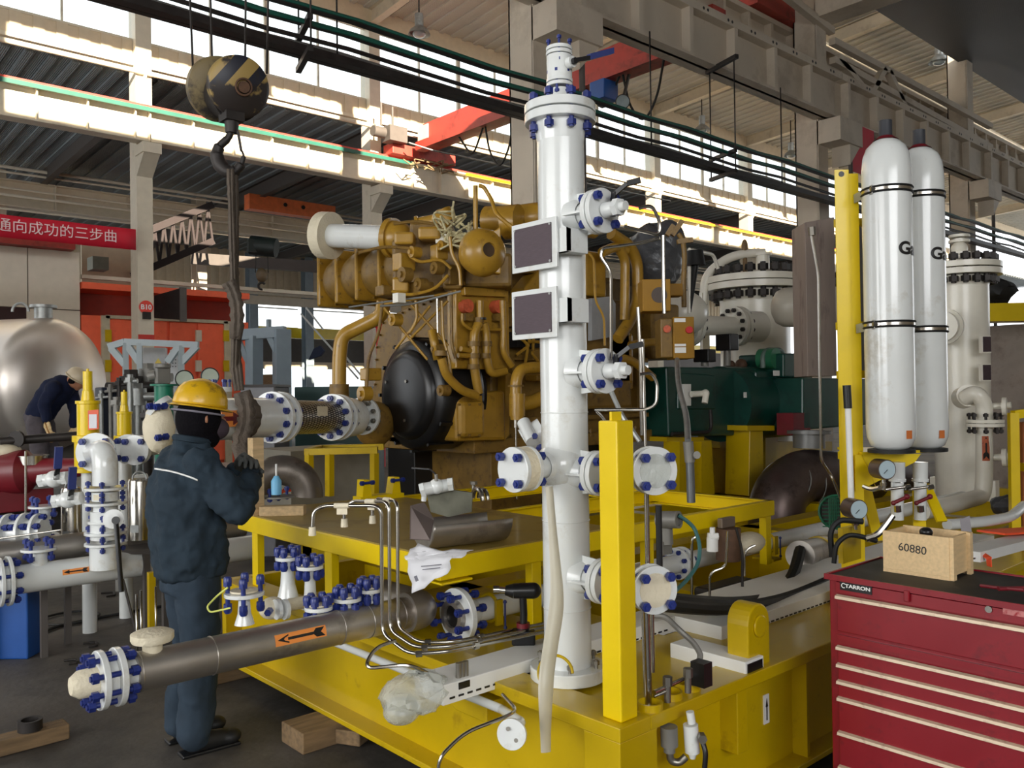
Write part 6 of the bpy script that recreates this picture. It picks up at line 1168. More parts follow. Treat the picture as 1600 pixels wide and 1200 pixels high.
b = MB(); b.cyl(at(1138, 875, D), at(1138, 825, D), .07, n=20); b.build('body', RUST, t)
t = thing('filter_regulator', 'small white filter regulator cup in front of the brown control valve', 'regulator', at(1113, 862, 4.5)); D = 4.5
b = MB(); b.cyl(at(1113, 861, D), at(1113, 840, D), .03, n=20); b.cyl(at(1113, 840, D), at(1113, 824, D), .014); b.hexa(at(1106, 838, D), at(1122, 838, D), .02); b.build('cup', WHITEP, t)
tpath('steel_tube', [(1081, 940, 4.2), (1081, 850, 4.2), (1083, 840, 4.2), (1092, 838, 4.2)], .007, 'thin steel tube standing left of the white regulator cup', fil=.04)
tpath('steel_tube', [(1109, 945, 4.3), (1109, 900, 4.3), (1115, 892, 4.3), (1134, 886, 4.3), (1137, 830, 4.3)], .007, 'stepped steel tube right of the white regulator cup', fil=.04)
tpath('steel_tube', [(1160, 930, 4.6), (1160, 860, 4.6), (1150, 825, 4.6)], .008, 'dark steel tube curving up to the control valve head', DARKI, fil=.06)
tpath('steel_tube', [(1163, 900, 4.7), (1163, 865, 4.7), (1170, 856, 4.7), (1180, 852, 4.7)], .007, 'short steel tube hooking onto the white pipe', fil=.04)
b = MB(); b.ball(at(1170, 848, 5.0), .08, (1.6, 1, .8), 16, 10); tag(b.build('taped_joint', TAPE), 'pipe joint wrapped in cream tape beyond the control valve', 'pipe joint')
tpath('black_hose', [(1020, 935, 3.6), (1080, 942, 3.8), (1150, 945, 4.2), (1215, 935, 4.6), (1240, 900, 4.9), (1250, 860, 5.2)], .035, 'thick black corrugated hose lying across the skid and rising right', BLACKR, 'hose', .3)
tpath('black_hose', [(1030, 945, 3.55), (1130, 955, 3.9), (1230, 935, 4.4), (1300, 905, 4.8)], .028, 'second thick black hose lying nearest the white trunking', BLACKR, 'hose', .3)
t = thing('drum_end', 'dark steel drum end with yellow ring lying behind the tool cabinet', 'drum', at(1270, 870, 5.3)); p, q = at(1250, 868, 5.2), at(1278, 862, 5.5); b = MB(); b.cyl(p, q, .09, n=28); b.build('drum', STEELD, t); b = MB(); b.cyl(q, q+(q-p).normalized()*.1, .1, n=28); b.build('yellow_ring', YEL, t)
b = MB(); b.box(at(1090, 935, 4.6)-V((.0, .1, 0)), at(1150, 898, 4.9)); tag(b.build('floor_motor', DARKI, bev=.02), 'dark oily pump motor on the skid floor behind the white trunking', 'motor')
t = thing('small_valve_group', 'small white flanged tee behind the column above the left taped flange', 'valve', at(825, 695, 4.4)); D = 4.4
b = MB(); b.cyl(at(818, 660, D), at(832, 690, D-.1), .035, n=18); b.cyl(at(820, 690, D), at(850, 672, D), .07, n=24); b.build('body', WHITE, t); b = MB(); b.hexa(at(833, 683, D-.09), at(836, 681, D-.12), .016); b.hexa(at(842, 700, D-.09), at(846, 698, D-.12), .016); b.build('bolts', BOLT, t)

# ================================================================== HANGING WHITE PIPE WITH BRAIDED HOSE
P0, P1, P2, P3, P4 = at(330, 655, 5.25), at(432, 652, 5.85), at(524, 652, 6.55), at(548, 651, 6.75), at(572, 650, 6.95)
sp = thing('hanging_pipe', 'white pipe end hanging in a sling, joined to a braided steel hose', 'pipe', P0); d = (P1-P0).normalized(); d2 = (P2-P1).normalized()
b = MB(); b.cyl(P0, P1, .134, n=36); b.build('pipe_body', WHITE, sp)
flange(sp, P1, d, .178, .03, 10, .034, .12, WHITE, gap=.05)
b = MB(); p, q = P1+d2*.08, P2-d2*.06; n = 40; dd, u, k = basis(q-p); vs = []; me = bpy.data.meshes.new('braided_hose')
for i in range(n+1): a = 2*PI*i/n; e = u*math.cos(a)+k*math.sin(a); vs += [p+e*.122, q+e*.122]
me.from_pydata([v-P1 for v in vs], [], [(2*i, 2*i+2, 2*i+3, 2*i+1) for i in range(n)]); uv = me.uv_layers.new(name='UVMap')
for f in me.polygons:
    f.use_smooth = True
    for li, (a, c_) in zip(f.loop_indices, ((0, 0), (1, 0), (1, 1), (0, 1))): uv.data[li].uv = ((f.index+a)/n*1.6, c_*1.0)
me.materials.append(BRAID); o = bpy.data.objects.new('braided_hose', me); COL.objects.link(o); o.parent = sp; o.location = P1-WL[sp.name]; WL[o.name] = P1
m_ = p.lerp(q, .5); tc = (CAM-m_); tc = (tc-d2*tc.dot(d2)).normalized(); b = MB(); b.obox(m_+tc*.122+V((0, 0, .045)), d2*.13, V((0, 0, 1)).cross(d2)*.004, (0, 0, .07)); b.build('tape_tag', TAPE, sp)
flange(sp, P2, d2, .18, .03, 10, .034, .12, WHITE, gap=.05)
b = MB(); b.lathe([(.12, 0), (.16, .12), (.15, .26)], P2, d2); b.build('reducer', WHITE, sp); f_ = flange(sp, P4-d2*.05, d2, .155, .03, 10, .028, .06, WHITE, pair=False, bm=ZINC)
for i, (u0, l) in enumerate(((.12, 0),)):
    c = P0.lerp(P1, .05); tc = (CAM-c); tc = (tc-d*tc.dot(d)).normalized(); q = c+tc*.138; up = V((0, 0, 1)); b = MB(); b.obox(q, d*.2, tc*.003, (0, 0, .10)); st = b.build('arrow_sticker', ORST, sp)
    b = MB(); b.prism([q+d*.09+tc*.003, q-d*.0+up*.04+tc*.003, q-d*.0-up*.04+tc*.003], tc*.002); b.prism([q+d*.01+up*.014+tc*.003, q-d*.09+up*.014+tc*.003, q-d*.09-up*.014+tc*.003, q+d*.01-up*.014+tc*.003], tc*.002); b.build('arrow_mark', MAROON, st)
b = MB(); c = P0.lerp(P1, .12)+V((0, 0, .05)); b.cyl(c, c+V((0, 0, .14)), .045, n=20); b.cyl(c+V((0, 0, .12)), c+V((0, 0, .15)), .075, n=24); f = b.build('top_branch', WHITE, sp)
for p in circle_pts(c+V((0, 0, .16)), (0, 0, 1), .06, 6): bolt(f, p, (0, 0, 1), .022, .04)
b = MB(); c = P0; b.cyl(c-d*.05, c, .12); b.build('valve_body', WHITE, sp)

# ================================================================== CRANE HOOK BLOCK AND SLING
DH = 5.35
hb = thing('hook_block', 'worn yellow and black crane hook block hanging on wire ropes', 'hook block', at(362, 275, DH))
uxh = V((.745, -.667, 0)); ax = V((-.30, -.95, -.0)).normalized(); ax = (V((-.55, -.83, -.05))).normalized()
for nm, px, py, R, m in (('sheave_cheek', 376, 136, .192, HAZ), ('rear_cheek', 346, 140, .205, HOOKP)):
    c = at(px, py, DH if m == HAZ else DH+.14); b = MB(); n_ = (c-CAM).normalized(); axx = (n_*-.93+uxh*.38).normalized()
    b.slathe([(0, .0), (R*.88, .0), (R, .018), (R, .07), (R*.86, .11), (0, .11)], c, -axx, n=48); o = b.build(nm, m, hb, origin=c)
    if m == HAZ: h = MB(); q = c+axx*.0+uxh*.02; h.torus(q, axx, .05, .007); h.cyl(q+axx*.012, q-axx*.01, .036, n=20); h.build('axle_cap', RUST, hb)
b = MB(); c = at(362, 150, DH+.13); axx = ((c-CAM).normalized()*-.93+uxh*.38).normalized(); b.cyl(c+axx*.1, c-axx*.12, .16, n=32); b.build('sheave_core', DARKI, hb)
b = MB(); b.cyl(at(362, 178, DH+.05), at(362, 208, DH+.05), .05, .038, n=20); b.box(at(362, 186, DH+.05)-V((.06, .06, .02)), at(362, 182, DH+.05)+V((.06, .06, .02))); b.build('hook_shank', DARKI, hb)
hp_ = [(361, 205), (357, 216), (343, 228), (338, 242), (343, 258), (355, 269), (368, 268), (378, 257), (381, 243), (378, 236)]
b = MB(); b.tube([at(x, y, DH+.05) for x, y in hp_], lambda s: [.026, .03, .042, .05, .052, .05, .044, .034, .018, .008][min(9, int(s*9.99))]*.85, n=14, fil=.025); b.build('hook', DARKI, hb)
b = MB(); b.beam(at(372, 206, DH), at(377, 236, DH), .03, .012); b.build('safety_latch', DARKI, hb)
b = MB(); rp = MB()
for i, (x0, x1, y1) in enumerate(((297, 302, 120), (329, 332, 110), (384, 383, 95), (419, 417, 115))): rp = MB(); p1 = at(x1, y1, DH+.1); p0 = at(x0, 0, DH+.1); p0 = p1+(p0-p1)*4.2; rp.cyl(p1, p0, .007, n=8); rp.build('wire_rope', DARKI, hb)
sl_ = thing('lifting_sling', 'long dirty brown webbing sling running from the hook to the white pipe', 'sling', at(372, 640, DH))
def strap(pts, w0, root, nm='webbing'):
    P = fillet([at(*p) for p in pts], .05); b = MB(); g = []
    for i, p in enumerate(P):
        t_ = (P[min(i+1, len(P)-1)]-P[max(0, i-1)]).normalized(); n_ = (CAM-p).normalized(); s = t_.cross(n_).normalized(); w_ = w0*(1+.14*math.sin(i*1.9)); g.append([p-s*w_+n_*.0, p-s*w_*.4+n_*.012, p+n_*.004, p+s*w_*.4+n_*.013, p+s*w_])
    b.sheet(g); return b.build(nm, SLING, root, solid=.006)
strap([(360, 264, DH), (361, 300, DH), (364, 400, DH), (366, 470, DH), (368, 520, DH), (366, 580, DH), (372, 610, 5.3)], .021, sl_)
strap([(366, 268, DH+.04), (368, 330, DH+.04), (367, 420, DH+.04), (372, 500, DH+.03), (371, 560, DH+.03), (376, 610, 5.3)], .021, sl_)
strap([(356, 440, DH-.03), (362, 450, DH-.03), (369, 470, DH-.03), (371, 500, DH-.03), (368, 530, DH-.03)], .04, sl_, 'protective_sleeve')
pc = P0.lerp(P1, .42); b = MB()
g = []
for i in range(48): a = 2*PI*i/47; dd, u, k = basis(d); e = u*math.cos(a)+k*math.sin(a); g.append([pc+e*(.141+.004*math.sin(i*2))+d*(w_*.6+.02*math.sin(a)) for w_ in (-.06, -.02, .02, .05)])
b.sheet(g); b.build('choke_loop', SLING, sl_, solid=.008)
strap([(378, 612, 5.25), (386, 640, 5.25), (384, 665, 5.25), (375, 690, 5.2), (380, 720, 5.1)], .05, sl_, 'loose_tail')
# ================================================================== BACKGROUND BEHIND ROW B, LEFT
YBO = 21.0
P = lambda px, py, Y=YBO: ony(px, py, Y)
t = thing('beige_cabin', 'large beige sheet-panel cabin at the far left under the red banner', 'cabin', (P(60, 600).x, YBO+2, 0))
xl, xr = -2, P(126, 500).x; zt5 = P(60, 388).z
for a, c_, z0, z1 in ((xl, P(44, 500).x, P(20, 480).z, zt5), (P(44, 500).x, xr, P(80, 483).z, zt5), (P(42, 500).x, xr, 0, P(80, 483).z)):
    b = MB(); b.box((a+.01, YBO, z0+.01), (c_-.01, YBO+.1, z1-.01)); b.build('wall_panel', SHEETB, t, bev=.005)
b = MB(); b.box((xl, YBO+.1, 0), (xr, YBO+4, zt5-.05)); b.build('cabin_body', mat('cabin_dark', (60, 34, 32), .7), t)
b = MB(); b.box((xl, YBO-.3, zt5), (P(112, 390).x, YBO+.2, zt5+.22)); b.build('orange_top_beam', CRANE, t)
for px in (8, 31): b = MB(); q = P(px, 520, YBO-.2); b.box((q.x-.12, q.y, q.z-.5), (q.x+.1, q.y+.04, q.z+.2)); b.build('white_bracket', WHITEP, t)
t = thing('orange_booth', 'orange steel booth with double doors behind column B10', 'booth', (P(260, 600).x, YBO+2, 0))
xl, xr = P(127, 500).x, P(388, 520).x; zt6 = P(200, 446).z; zl6 = P(260, 498).z
b = MB(); b.box((xl, YBO+.9, zl6), (xr, YBO+1.0, zt6)); b.build('header_shade_recess', mat('booth_shadow_orange', (150, 52, 34), .6), t)  # shadow under the roof edge is put into this darker orange
b = MB(); b.box((xl, YBO-.1, zt6-.15), (xr, YBO+4, zt6)); b.build('roof_shade_slab', ORANGE, t)  # lip and the recess below it are shaped to shade the header
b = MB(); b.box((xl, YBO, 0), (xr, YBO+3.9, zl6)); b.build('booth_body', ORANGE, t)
for a, c_ in ((165, 262), (263, 306), (307, 352)):
    b = MB(); b.box((P(a, 560).x+.02, YBO-.05, .1), (P(c_, 560).x-.02, YBO, P(260, 503).z)); b.build('door_leaf', ORANGE, t, bev=.01)
b = MB(); 
for px in (164, 354): x = P(px, 560).x; b.box((x-.09, YBO-.09, 0), (x+.09, YBO, P(260, 498).z))
b.box((P(164, 500).x, YBO-.09, P(260, 502).z), (P(354, 500).x, YBO, P(260, 497).z)); b.build('door_frame', mat('frame_cream', (186, 176, 150), .6), t)
for px in (308, 351, 167):
    for py in (525, 572): q = P(px, py); b = MB(); b.box((q.x-.07, YBO-.12, q.z-.14), (q.x+.07, YBO-.05, q.z+.14)); b.build('hinge', YEL if px != 308 else BEAMW, t)
q = P(262, 475, YBO-.6); b = MB(); b.prism([P(241, 462, YBO-.2), P(286, 449, YBO-1.5), P(286, 500, YBO-1.5), P(241, 497, YBO-.2)], (.05, .02, 0)); tag(b.build('strip_curtain', BLACKR), 'black rubber curtain panel standing out from the orange booth', 'curtain')
b = MB(); q = P(285, 475, YBO-1.5); b.box((q.x-.05, q.y, P(285, 502, YBO-1.5).z), (q.x+.1, q.y+.05, P(285, 449, YBO-1.5).z)); tag(b.build('curtain_frame', BEAMD), 'grey edge frame of the black rubber curtain', 'frame')
t = thing('wall_unit', 'grey wall-mounted box above the beige and orange cabins', 'unit', P(157, 412, 24)); b = MB(); a = P(145, 420, 24); c_ = P(170, 402, 24); b.box((a.x, 24, a.z), (c_.x, 24.5, c_.z)); b.build('housing', mat('unit_grey', (122, 128, 118), .5), t)
b = MB(); a = P(128, 436, 25); c_ = P(240, 392, 25); b.box((a.x, 25, a.z-.1), (c_.x, 25.1, c_.z+.2)); struct(b.build('wall_corrugated_far', CORRB))
b = MB(); b.box((P(128, 436, 22).x, 22, P(200, 440, 22).z), (P(560, 436, 22).x*.9, 22.1, P(200, 434, 22).z)); struct(b.build('trim_9', BEAMW))
# banner
YBN = YB-.5
t = thing('banner', 'long red banner with white Chinese characters hung along row B', 'banner', P(60, 390, YBN)); a = P(0, 373, YBN); z0 = P(100, 380, YBN).z; z1 = P(100, 346, YBN).z
b = MB(); xr = P(212, 370, YBN).x; b.sheet([[(x_, YBN+.02*math.sin(x_*5), z_) for z_ in (z0, (z0+z1)/2, z1)] for x_ in [-6+(xr+6)*k/40 for k in range(41)]]); b.build('cloth', CANVAS, t, solid=.01)
x1_ = P(183, 380, YBN).x; tx = '通向成功的三步曲'
text_obj(tx, (P(183, 380, YBN).x-P(-8, 380, YBN).x)/8*1.0, (x1_, YBN-.04, (z0+z1)/2), (1, 0, 0), (0, 0, 1), mat('banner_white', (240, 214, 214), .6), t, ext=.003, bold=0, align='RIGHT')
# B10 sign on the column
x = COLX[1]; yf = YB-.225; q = P(225, 480, yf); t = thing('column_sign', 'round red B10 number sign on the sunlit column', 'sign', (x, yf, q.z-.3))
b = MB(); b.cyl((x, yf-.012, q.z), (x, yf-.002, q.z), .15, n=32); b.build('disc', mat('sign_red', (226, 70, 56), .5), t)
text_obj('B10', .15, (x, yf-.014, q.z), (1, 0, 0), (0, 0, 1), WHITEP, t, ext=.001, bold=.004)
b = MB(); z = P(225, 493, yf).z; b.box((x-.08, yf-.05, z-.08), (x+.09, yf, z+.08)); tag(b.build('switch_box', DARKI), 'small dark switch box under the B10 sign', 'switch box')
b = MB(); z = P(225, 527, yf).z; b.box((x-.172, yf-.006, z-.06), (x+.172, yf-.001, z+.06)); tag(b.build('red_band', mat('band_red', (200, 60, 50), .5)), 'red painted band round the B10 column', 'marking')
# orange crane carriage above the row-C pipes, dark girders, hoist and hook
a = P(390, 330, 26.5); c_ = P(524, 318, 26.5); t = thing('orange_carriage', 'orange crane end carriage with two round holes beyond row B', 'crane', (a.x, 26.5, 7.5)); b = MB(); b.box((a.x, 26.5, P(450, 334, 26.5).z), (c_.x, 26.9, P(450, 311, 26.5).z)); b.build('carriage_body', mat('carriage_orange', (232, 120, 70), .5), t)
for px, py in ((446, 320), (474, 324)): q = P(px, py, 26.49); b = MB(); b.cyl((q.x, 26.48, q.z), (q.x, 26.5, q.z), .07, n=16); b.build('round_hole', BLACK, t)
t = thing('lattice_girder', 'dark lattice crane girder crossing behind column B10', 'crane', at(300, 380, 26)); D = 26
g0, g1 = at(205, 432, 24), at(332, 377, 25.6)
BRN = mat('dark_brown_girder', (40, 30, 30), .7); b = MB(); b.beam(g0, g1, .25, .2); b.build('bottom_chord', BRN, t); b = MB(); up = V((0, 0, 1.1)); b.beam(g0+up, g1+up, .2, .2); b.build('top_chord', BRN, t)
b = MB(); n = 9
for i in range(n): p = g0.lerp(g1, i/n); q = g0.lerp(g1, (i+1)/n); m_ = p.lerp(q, .5)+up; b.beam(p, m_, .06, .06); b.beam(m_, q, .06, .06)
b.build('lattice', BRN, t)
t = thing('small_hoist', 'dark crane hoist with hook hanging beyond the sling', 'hoist', at(412, 390, 23)); D = 23
b = MB(); b.cyl(at(392, 383, D), at(432, 388, D), .26, n=18); b.box(at(400, 396, D)-V((.3, .2, 0)), at(425, 376, D)+V((.2, .2, 0))); b.build('hoist_body', mat('dark_green_black', (24, 36, 34), .5), t)
b = MB(); b.ball(at(409, 430, D), .18, (.9, .6, 1.1)); b.build('hook_block', mat('hook_brown', (96, 80, 56), .5), t); b = MB(); b.torus(at(409, 447, D), (CAM-at(409, 447, D)), .09, .03, a0=-1.8, a1=2.6); b.build('hook', DARKI, t)
b = MB()
for px in (400, 418): b.cyl(at(px, 398, D), at(px-1 if px < 410 else px+1, 426, D), .012, n=6)
b.build('wire_ropes', DARKI, t)
# black girder across under row C and brace
for (p, q, w_, m) in (((300, 404, 27), (600, 424, 27), .35, BEAMD),): b = MB(); b.beam(at(*p), at(*q), .2, w_); tag(b.build('dark_girder', m), 'long dark girder crossing below the small hoist', 'girder')
# grey-blue steel portals, cabinets and containers beyond the worktable
def portal(pts, D, label, w_=.2):
    t = thing('steel_portal', label, 'steel frame', at(pts[0][0][0], 640, D))
    for i, (p, q, ww) in enumerate(pts): b = MB(); b.beam(at(p[0], p[1], D), at(q[0], q[1], D), ww, ww); b.build(['post', 'post', 'top_beam', 'knee_brace', 'knee_brace', 'end_stub'][min(i, 5)], BGREY, t, bev=.005)
    return t
portal([((397, 778), (397, 525), .20), ((442, 778), (440, 515), .24), ((370, 524), (446, 518), .17), ((372, 532), (390, 568), .09), ((418, 520), (437, 560), .09), ((420, 512), (420, 499), .06)], 13.5, 'blue-grey steel portal frame standing left of the ochre bent pipe')
t = thing('grey_rack', 'pale grey steel frame with splayed braces in front of the orange doors', 'steel frame', at(240, 640, 12)); D = 12
LG = mat('pale_grey_steel', (176, 188, 192), .5, var=.05)
for p, q in (((170, 542), (195, 534)), ((195, 534), (310, 539)), ((196, 536), (198, 812)), ((218, 536), (221, 812)), ((283, 540), (285, 812)), ((174, 544), (196, 570)), ((200, 540), (218, 566)), ((308, 541), (284, 566)), ((280, 540), (262, 566))): b = MB(); b.beam(at(*p, D), at(*q, D), .07, .09); b.build('frame_bar', LG, t)
for i, (x0, x1, y0, y1, l) in enumerate(((224, 257, 543, 582, 'pale electrical cabinet with yellow warning triangle'), (266, 283, 547, 592, 'narrow pale electrical cabinet with rows of switches'))):
    D = 12.6; w_ = (x1-x0)/FPX*D; h_ = (y1-y0)/FPX*D; c = at((x0+x1)/2, (y0+y1)/2, D); t = thing('electrical_cabinet', l, 'cabinet', c-V((0, 0, h_/2))); r_ = V((.9, -.43, 0)); f = V((.43, .9, 0)); b = MB(); b.obox(V((c.x, c.y, (c.z+h_/2)/2))+f*.15, r_*w_, f*.3, (0, 0, c.z+h_/2)); b.build('housing', mat('cabinet_pale', (212, 214, 216), .5), t)
    if i == 0: b = MB(); q = c+r_*.06+V((0, 0, -.02))-f*.004; b.prism([q-r_*.06-V((0, 0, .05)), q+r_*.06-V((0, 0, .05)), q+V((0, 0, .05))], f*.002); b.build('warning_triangle', YELS, t); b = MB(); b.obox(q-V((0, 0, .08)), r_*.12, f*.004, (0, 0, .02)); b.build('warning_text_bar', BLACK, t)
    else:
        b = MB(); 
        for k in range(12): b.obox(c-f*.004+r_*(-.04+.04*(k % 3))+V((0, 0, .12-.05*(k//3))), r_*.015, f*.004, (0, 0, .015))
        b.build('switches', BLACK, t)
def blockbox(name, label, cat, x0, x1, y0, y1, D, dep, m, bev=.01):
    w_ = (x1-x0)/FPX*D; h_ = (y1-y0)/FPX*D; c = at((x0+x1)/2, (y0+y1)/2, D); r_ = V((.745, -.667, 0)); f = V((.667, .745, 0)); zt_ = c.z+h_/2; zb_ = .0 if D < 20 else max(0, c.z-h_/2-1.9); b = MB(); b.obox(V((c.x, c.y, (zt_+zb_)/2))+f*dep/2, r_*w_, f*dep, (0, 0, zt_-zb_)); return tag(b.build(name, m, bev=bev), label, cat)
t = thing('grey_machine', 'dark edged grey machine cabinet behind the hanging pipe', 'machine', at(400, 640, 9)); 
D = 9.0; c = at(402, 625, D); r_ = V((.745, -.667, 0)); f = V((.667, .745, 0)); b = MB(); b.obox(V((c.x, c.y, c.z/2+.07))+f*.3, r_*.36, f*.6, (0, 0, c.z+.14)); b.build('housing', mat('machine_grey', (120, 120, 124), .5), t, bev=.01); b = MB(); b.obox(c+f*.3+V((0, 0, .15)), r_*.40, f*.62, (0, 0, .03)); b.build('top_lid', DARKI, t)
blockbox('teal_container', 'dark teal skip container behind the braided hose', 'container', 460, 575, 604, 632, 10, 1.2, mat('teal_dark', (22, 62, 60), .5))
blockbox('brown_crate', 'stack of brown timber pallets outside the far opening', 'pallets', 404, 430, 585, 612, 30, 2, WOODD); blockbox('brown_crate', 'dark brown crate left of the blue-grey portal', 'crate', 378, 388, 578, 612, 22, 1, RUST)
b = MB(); b.prism([at(*p, 20) for p in ((482, 562), (490, 545), (500, 540), (506, 548), (500, 556))], (.1, .1, 0)); tag(b.build('blue_flag', mat('dark_blue_cloth', (24, 34, 60), .8)), 'dark blue cloth hanging by the far grey column', 'cloth')
b = MB(); q = at(594, 560, 20); b.cyl(at(594, 505, 20), (q.x, q.y, 0), .1); b.torus(at(594, 503, 20), CAM-at(594, 503, 20), .13, .05); tag(b.build('red_pipe_stand', REDP), 'red pipe stand with round sign seen left of the engine', 'stand')
b = MB(); 
for p, q in (((470, 490), (560, 592)), ((530, 545), (575, 600)), ((575, 600), (540, 640)), ((478, 480), (505, 515))): b.beam(at(*p, 24), at(*q, 24), .05, .05)
tag(b.build('stair_lattice', STEELG), 'distant steel stair lattice seen through the opening', 'stairs')

# steel tank
D = 12.2; c = at(82, 600, D); ta = V((-.55, .83, 0)); R = .95
t = thing('steel_tank', 'big brushed steel tank with dished end on the left', 'tank', (c.x, c.y, c.z-R))
TANK = mat('tank_steel', (214, 206, 198), .4, metal=.9, var=.06, scale=1.5)
b = MB(); b.slathe([(0, -.42), (R*.3, -.405), (R*.55, -.36), (R*.75, -.29), (R*.9, -.19), (R*.97, -.09), (R, 0), (R, .05), (R, 2.2)], c, ta, n=56); b.build('dished_shell', TANK, t)
b = MB(); q = c+V((0, 0, R-.02))+ta*.15; b.cyl(q, q+V((0, 0, .2)), .12); b.cyl(q+V((0, 0, .17)), q+V((0, 0, .21)), .18); b.torus(q+V((-.25, .2, .12)), (.7, .7, 0), .12, .02, a0=0, a1=PI); b.build('top_nozzle', STEELG, t)
b = MB(); b.box((c.x-.8, c.y+.3, 0), (c.x+.6, c.y+.6, c.z-R*.8)); b.build('saddle', BEAMD, t)

# ================================================================== LEFT PIPE SKID
D = 5.5
lk = thing('pipe_skid_stand', 'blue steel stand under the left white header pipe', 'stand', at(33, 1025, D))
b = MB(); a = at(8, 1022, 5.75); q = at(62, 1016, 5.6); ztb = at(33, 928, D).z; r_ = V((.745, -.667, 0)); f = V((.667, .745, 0)); c = (a+q)/2; b.obox(V((c.x, c.y, ztb/2)), r_*.22, f*.25, (0, 0, ztb)); b.build('stand_body', BLUEP, lk, bev=.01)
b = MB(); b.obox(V((c.x, c.y, ztb/2))-r_*.12-f*.05, r_*.03, f*.3, (0, 0, ztb)); b.build('side_plate', mat('dark_blue', (14, 40, 84), .5), lk)
YH = at(120, 893, 5.4).y; hh = lambda px, py: ony(px, py, YH)
zH = hh(120, 893).z
lh_ = thing('left_header_pipe', 'white horizontal header pipe with small orange arrow at the left edge', 'pipe', (hh(120, 893).x, YH, zH-.1))
xh0, xh1 = hh(-30, 912).x, hh(400, 850).x
b = MB(); b.cyl((xh0, YH, zH), (xh1, YH, zH), .088, n=32); b.build('pipe_body', WHITE, lh_)
arrow_sticker(lh_, hh(92, 900).x, hh(133, 895).x, zH, YH, .088, .05, .42)
flange(lh_, (hh(6, 908).x, YH, zH), (1, 0, 0), .15, .02, 8, .03, .1, WHITE, gap=.03)
b = MB(); y2 = YH+.22; z2 = zH+.13; b.cyl((xh0, y2, z2), (hh(150, 868).x+.1, y2, z2), .085, n=28); b.cyl((hh(165, 868).x+.18, y2, z2), (xh1, y2, z2), .085, n=28); tag(b.build('clad_pipe', STEELD), 'steel clad pipe running behind the left white header', 'pipe')
def vstack(px, parts, D, root, name='stack'):
    for nm, y0, y1, r, m in parts:
        r_ = r/FPX*D; b = MB(); b.cyl(at(px, y1, D), V((at(px, y1, D).x, at(px, y1, D).y, at(px, y0, D).z)), r_, n=24); b.build(nm, m, root, bev=.002)
D = 5.35
t = thing('valve_stack', 'white flanged valve stack with black lever and top elbow on the left header', 'valve', at(165, 885, D)); X_ = at(165, 800, D)
vstack(165, (('neck', 852, 888, 23, WHITE), ('valve_body', 798, 842, 22, WHITE), ('spacer', 768, 782, 20, WHITE), ('body_seat', 785, 800, 18, WHITE)), D, t)
def pd(px, py): q = at(px, py, D); return V((X_.x, X_.y, q.z))
for py, R in ((849, 31), (832, 31), (815, 26), (786, 31), (763, 31)):
    c = pd(165, py); f = flange(t, c, (0, 0, 1), R/FPX*D, .016, 4, .024, .045, WHITE, pair=False, ph=.3)
b = MB(); q = pd(165, 775)-V((.667, .745, 0))*.083; b.obox(q+V((0, 0, .0)), V((.745, -.667, 0))*.07, V((.667, .745, 0))*.004, (0, 0, .035)); b.build('tape_label', TAPE, t)
q = at(177, 811, D-.1); n_ = (CAM-q).normalized(); b = MB(); b.cyl(q-n_*-.0, q-n_*.06, .06, n=24); b.cyl(q+n_*.03, q, .035, n=20); b.build('actuator_boss', WHITE, t)
b = MB(); q = at(181, 813, D-.14); b.cyl(q+n_*.02, q-n_*.01, .024); b.tube([q, at(184, 850, D-.17), at(190, 925, D-.2)], .015, fil=.05, flat=.6); b.build('black_lever', BLACK, t)
b = MB(); e0 = pd(165, 758); e2 = at(149, 707, D+.16); b.tube([e0, pd(165, 705)-V((.0, 0, .0)), e2], .076, n=24, fil=.12); b.build('elbow', WHITE, t)
nf = (V((-.45, -.85, 0))).normalized(); nf = (e2-V((X_.x, X_.y, e2.z))).normalized() if (e2-V((X_.x, X_.y, e2.z))).length > .02 else nf
nf = (CAM-e2); nf.z = 0; nf = (nf.normalized()*.9+V((-.745, .667, 0))*.35).normalized(); flange(t, e2-nf*.01, nf, .128, .018, 4, .032, .04, WHITE, pair=False, ph=.5)
# yellow safety valves
def psv(px, D, s, label, ytop, tagged=False):
    t = thing('safety_valve', label, 'valve', at(px, ytop+155*s, D), 'yellow safety valves on the left skid'); c0 = at(px, ytop, D)
    def seg(nm, a, c_, r, m=YELS, r2=None): b = MB(); z = lambda y: c0.z-(y)*s/FPX*D; b.cyl((c0.x, c0.y, z(c_)), (c0.x, c0.y, z(a)), r*s/FPX*D, (r2 or r)*s/FPX*D, n=24); return b.build(nm, m, t, bev=.002)
    seg('cap_stem', -4, 0, 2); seg('cap', 0, 30, 7); seg('bonnet_neck', 30, 46, 10, r2=8); seg('bonnet_flange', 46, 51, 18); seg('bonnet', 51, 100, 16); seg('body_flange', 100, 110, 23); seg('body', 110, 150, 20); seg('base_flange', 150, 157, 25); b = MB(); b.cyl((c0.x, c0.y, 0), (c0.x, c0.y, c0.z-157*s/FPX*D), .05, n=16); b.build('riser_pipe', WHITE, t)
    if tagged:
        q = at(px+9, ytop+76*s, D-.13); b = MB(); r_ = V((.745, -.667, 0)); b.obox(q, r_*.075+V((0, 0, .006)), (.004, .004, 0), (0, 0, .14)); tg = b.build('red_tag', mat('tag_orange', (230, 96, 60), .5), t); b = MB(); b.obox(q-V((.004, .004, .01)), r_*.055, (.003, .003, 0), (0, 0, .10)); b.build('tag_paper', PAPER, tg)
    return t
psv(137, 6.2, 1.0, 'larger yellow safety valve with red tag on the left skid', 580, True); psv(194, 6.6, .68, 'smaller yellow safety valve behind the standing worker shoulder', 612)
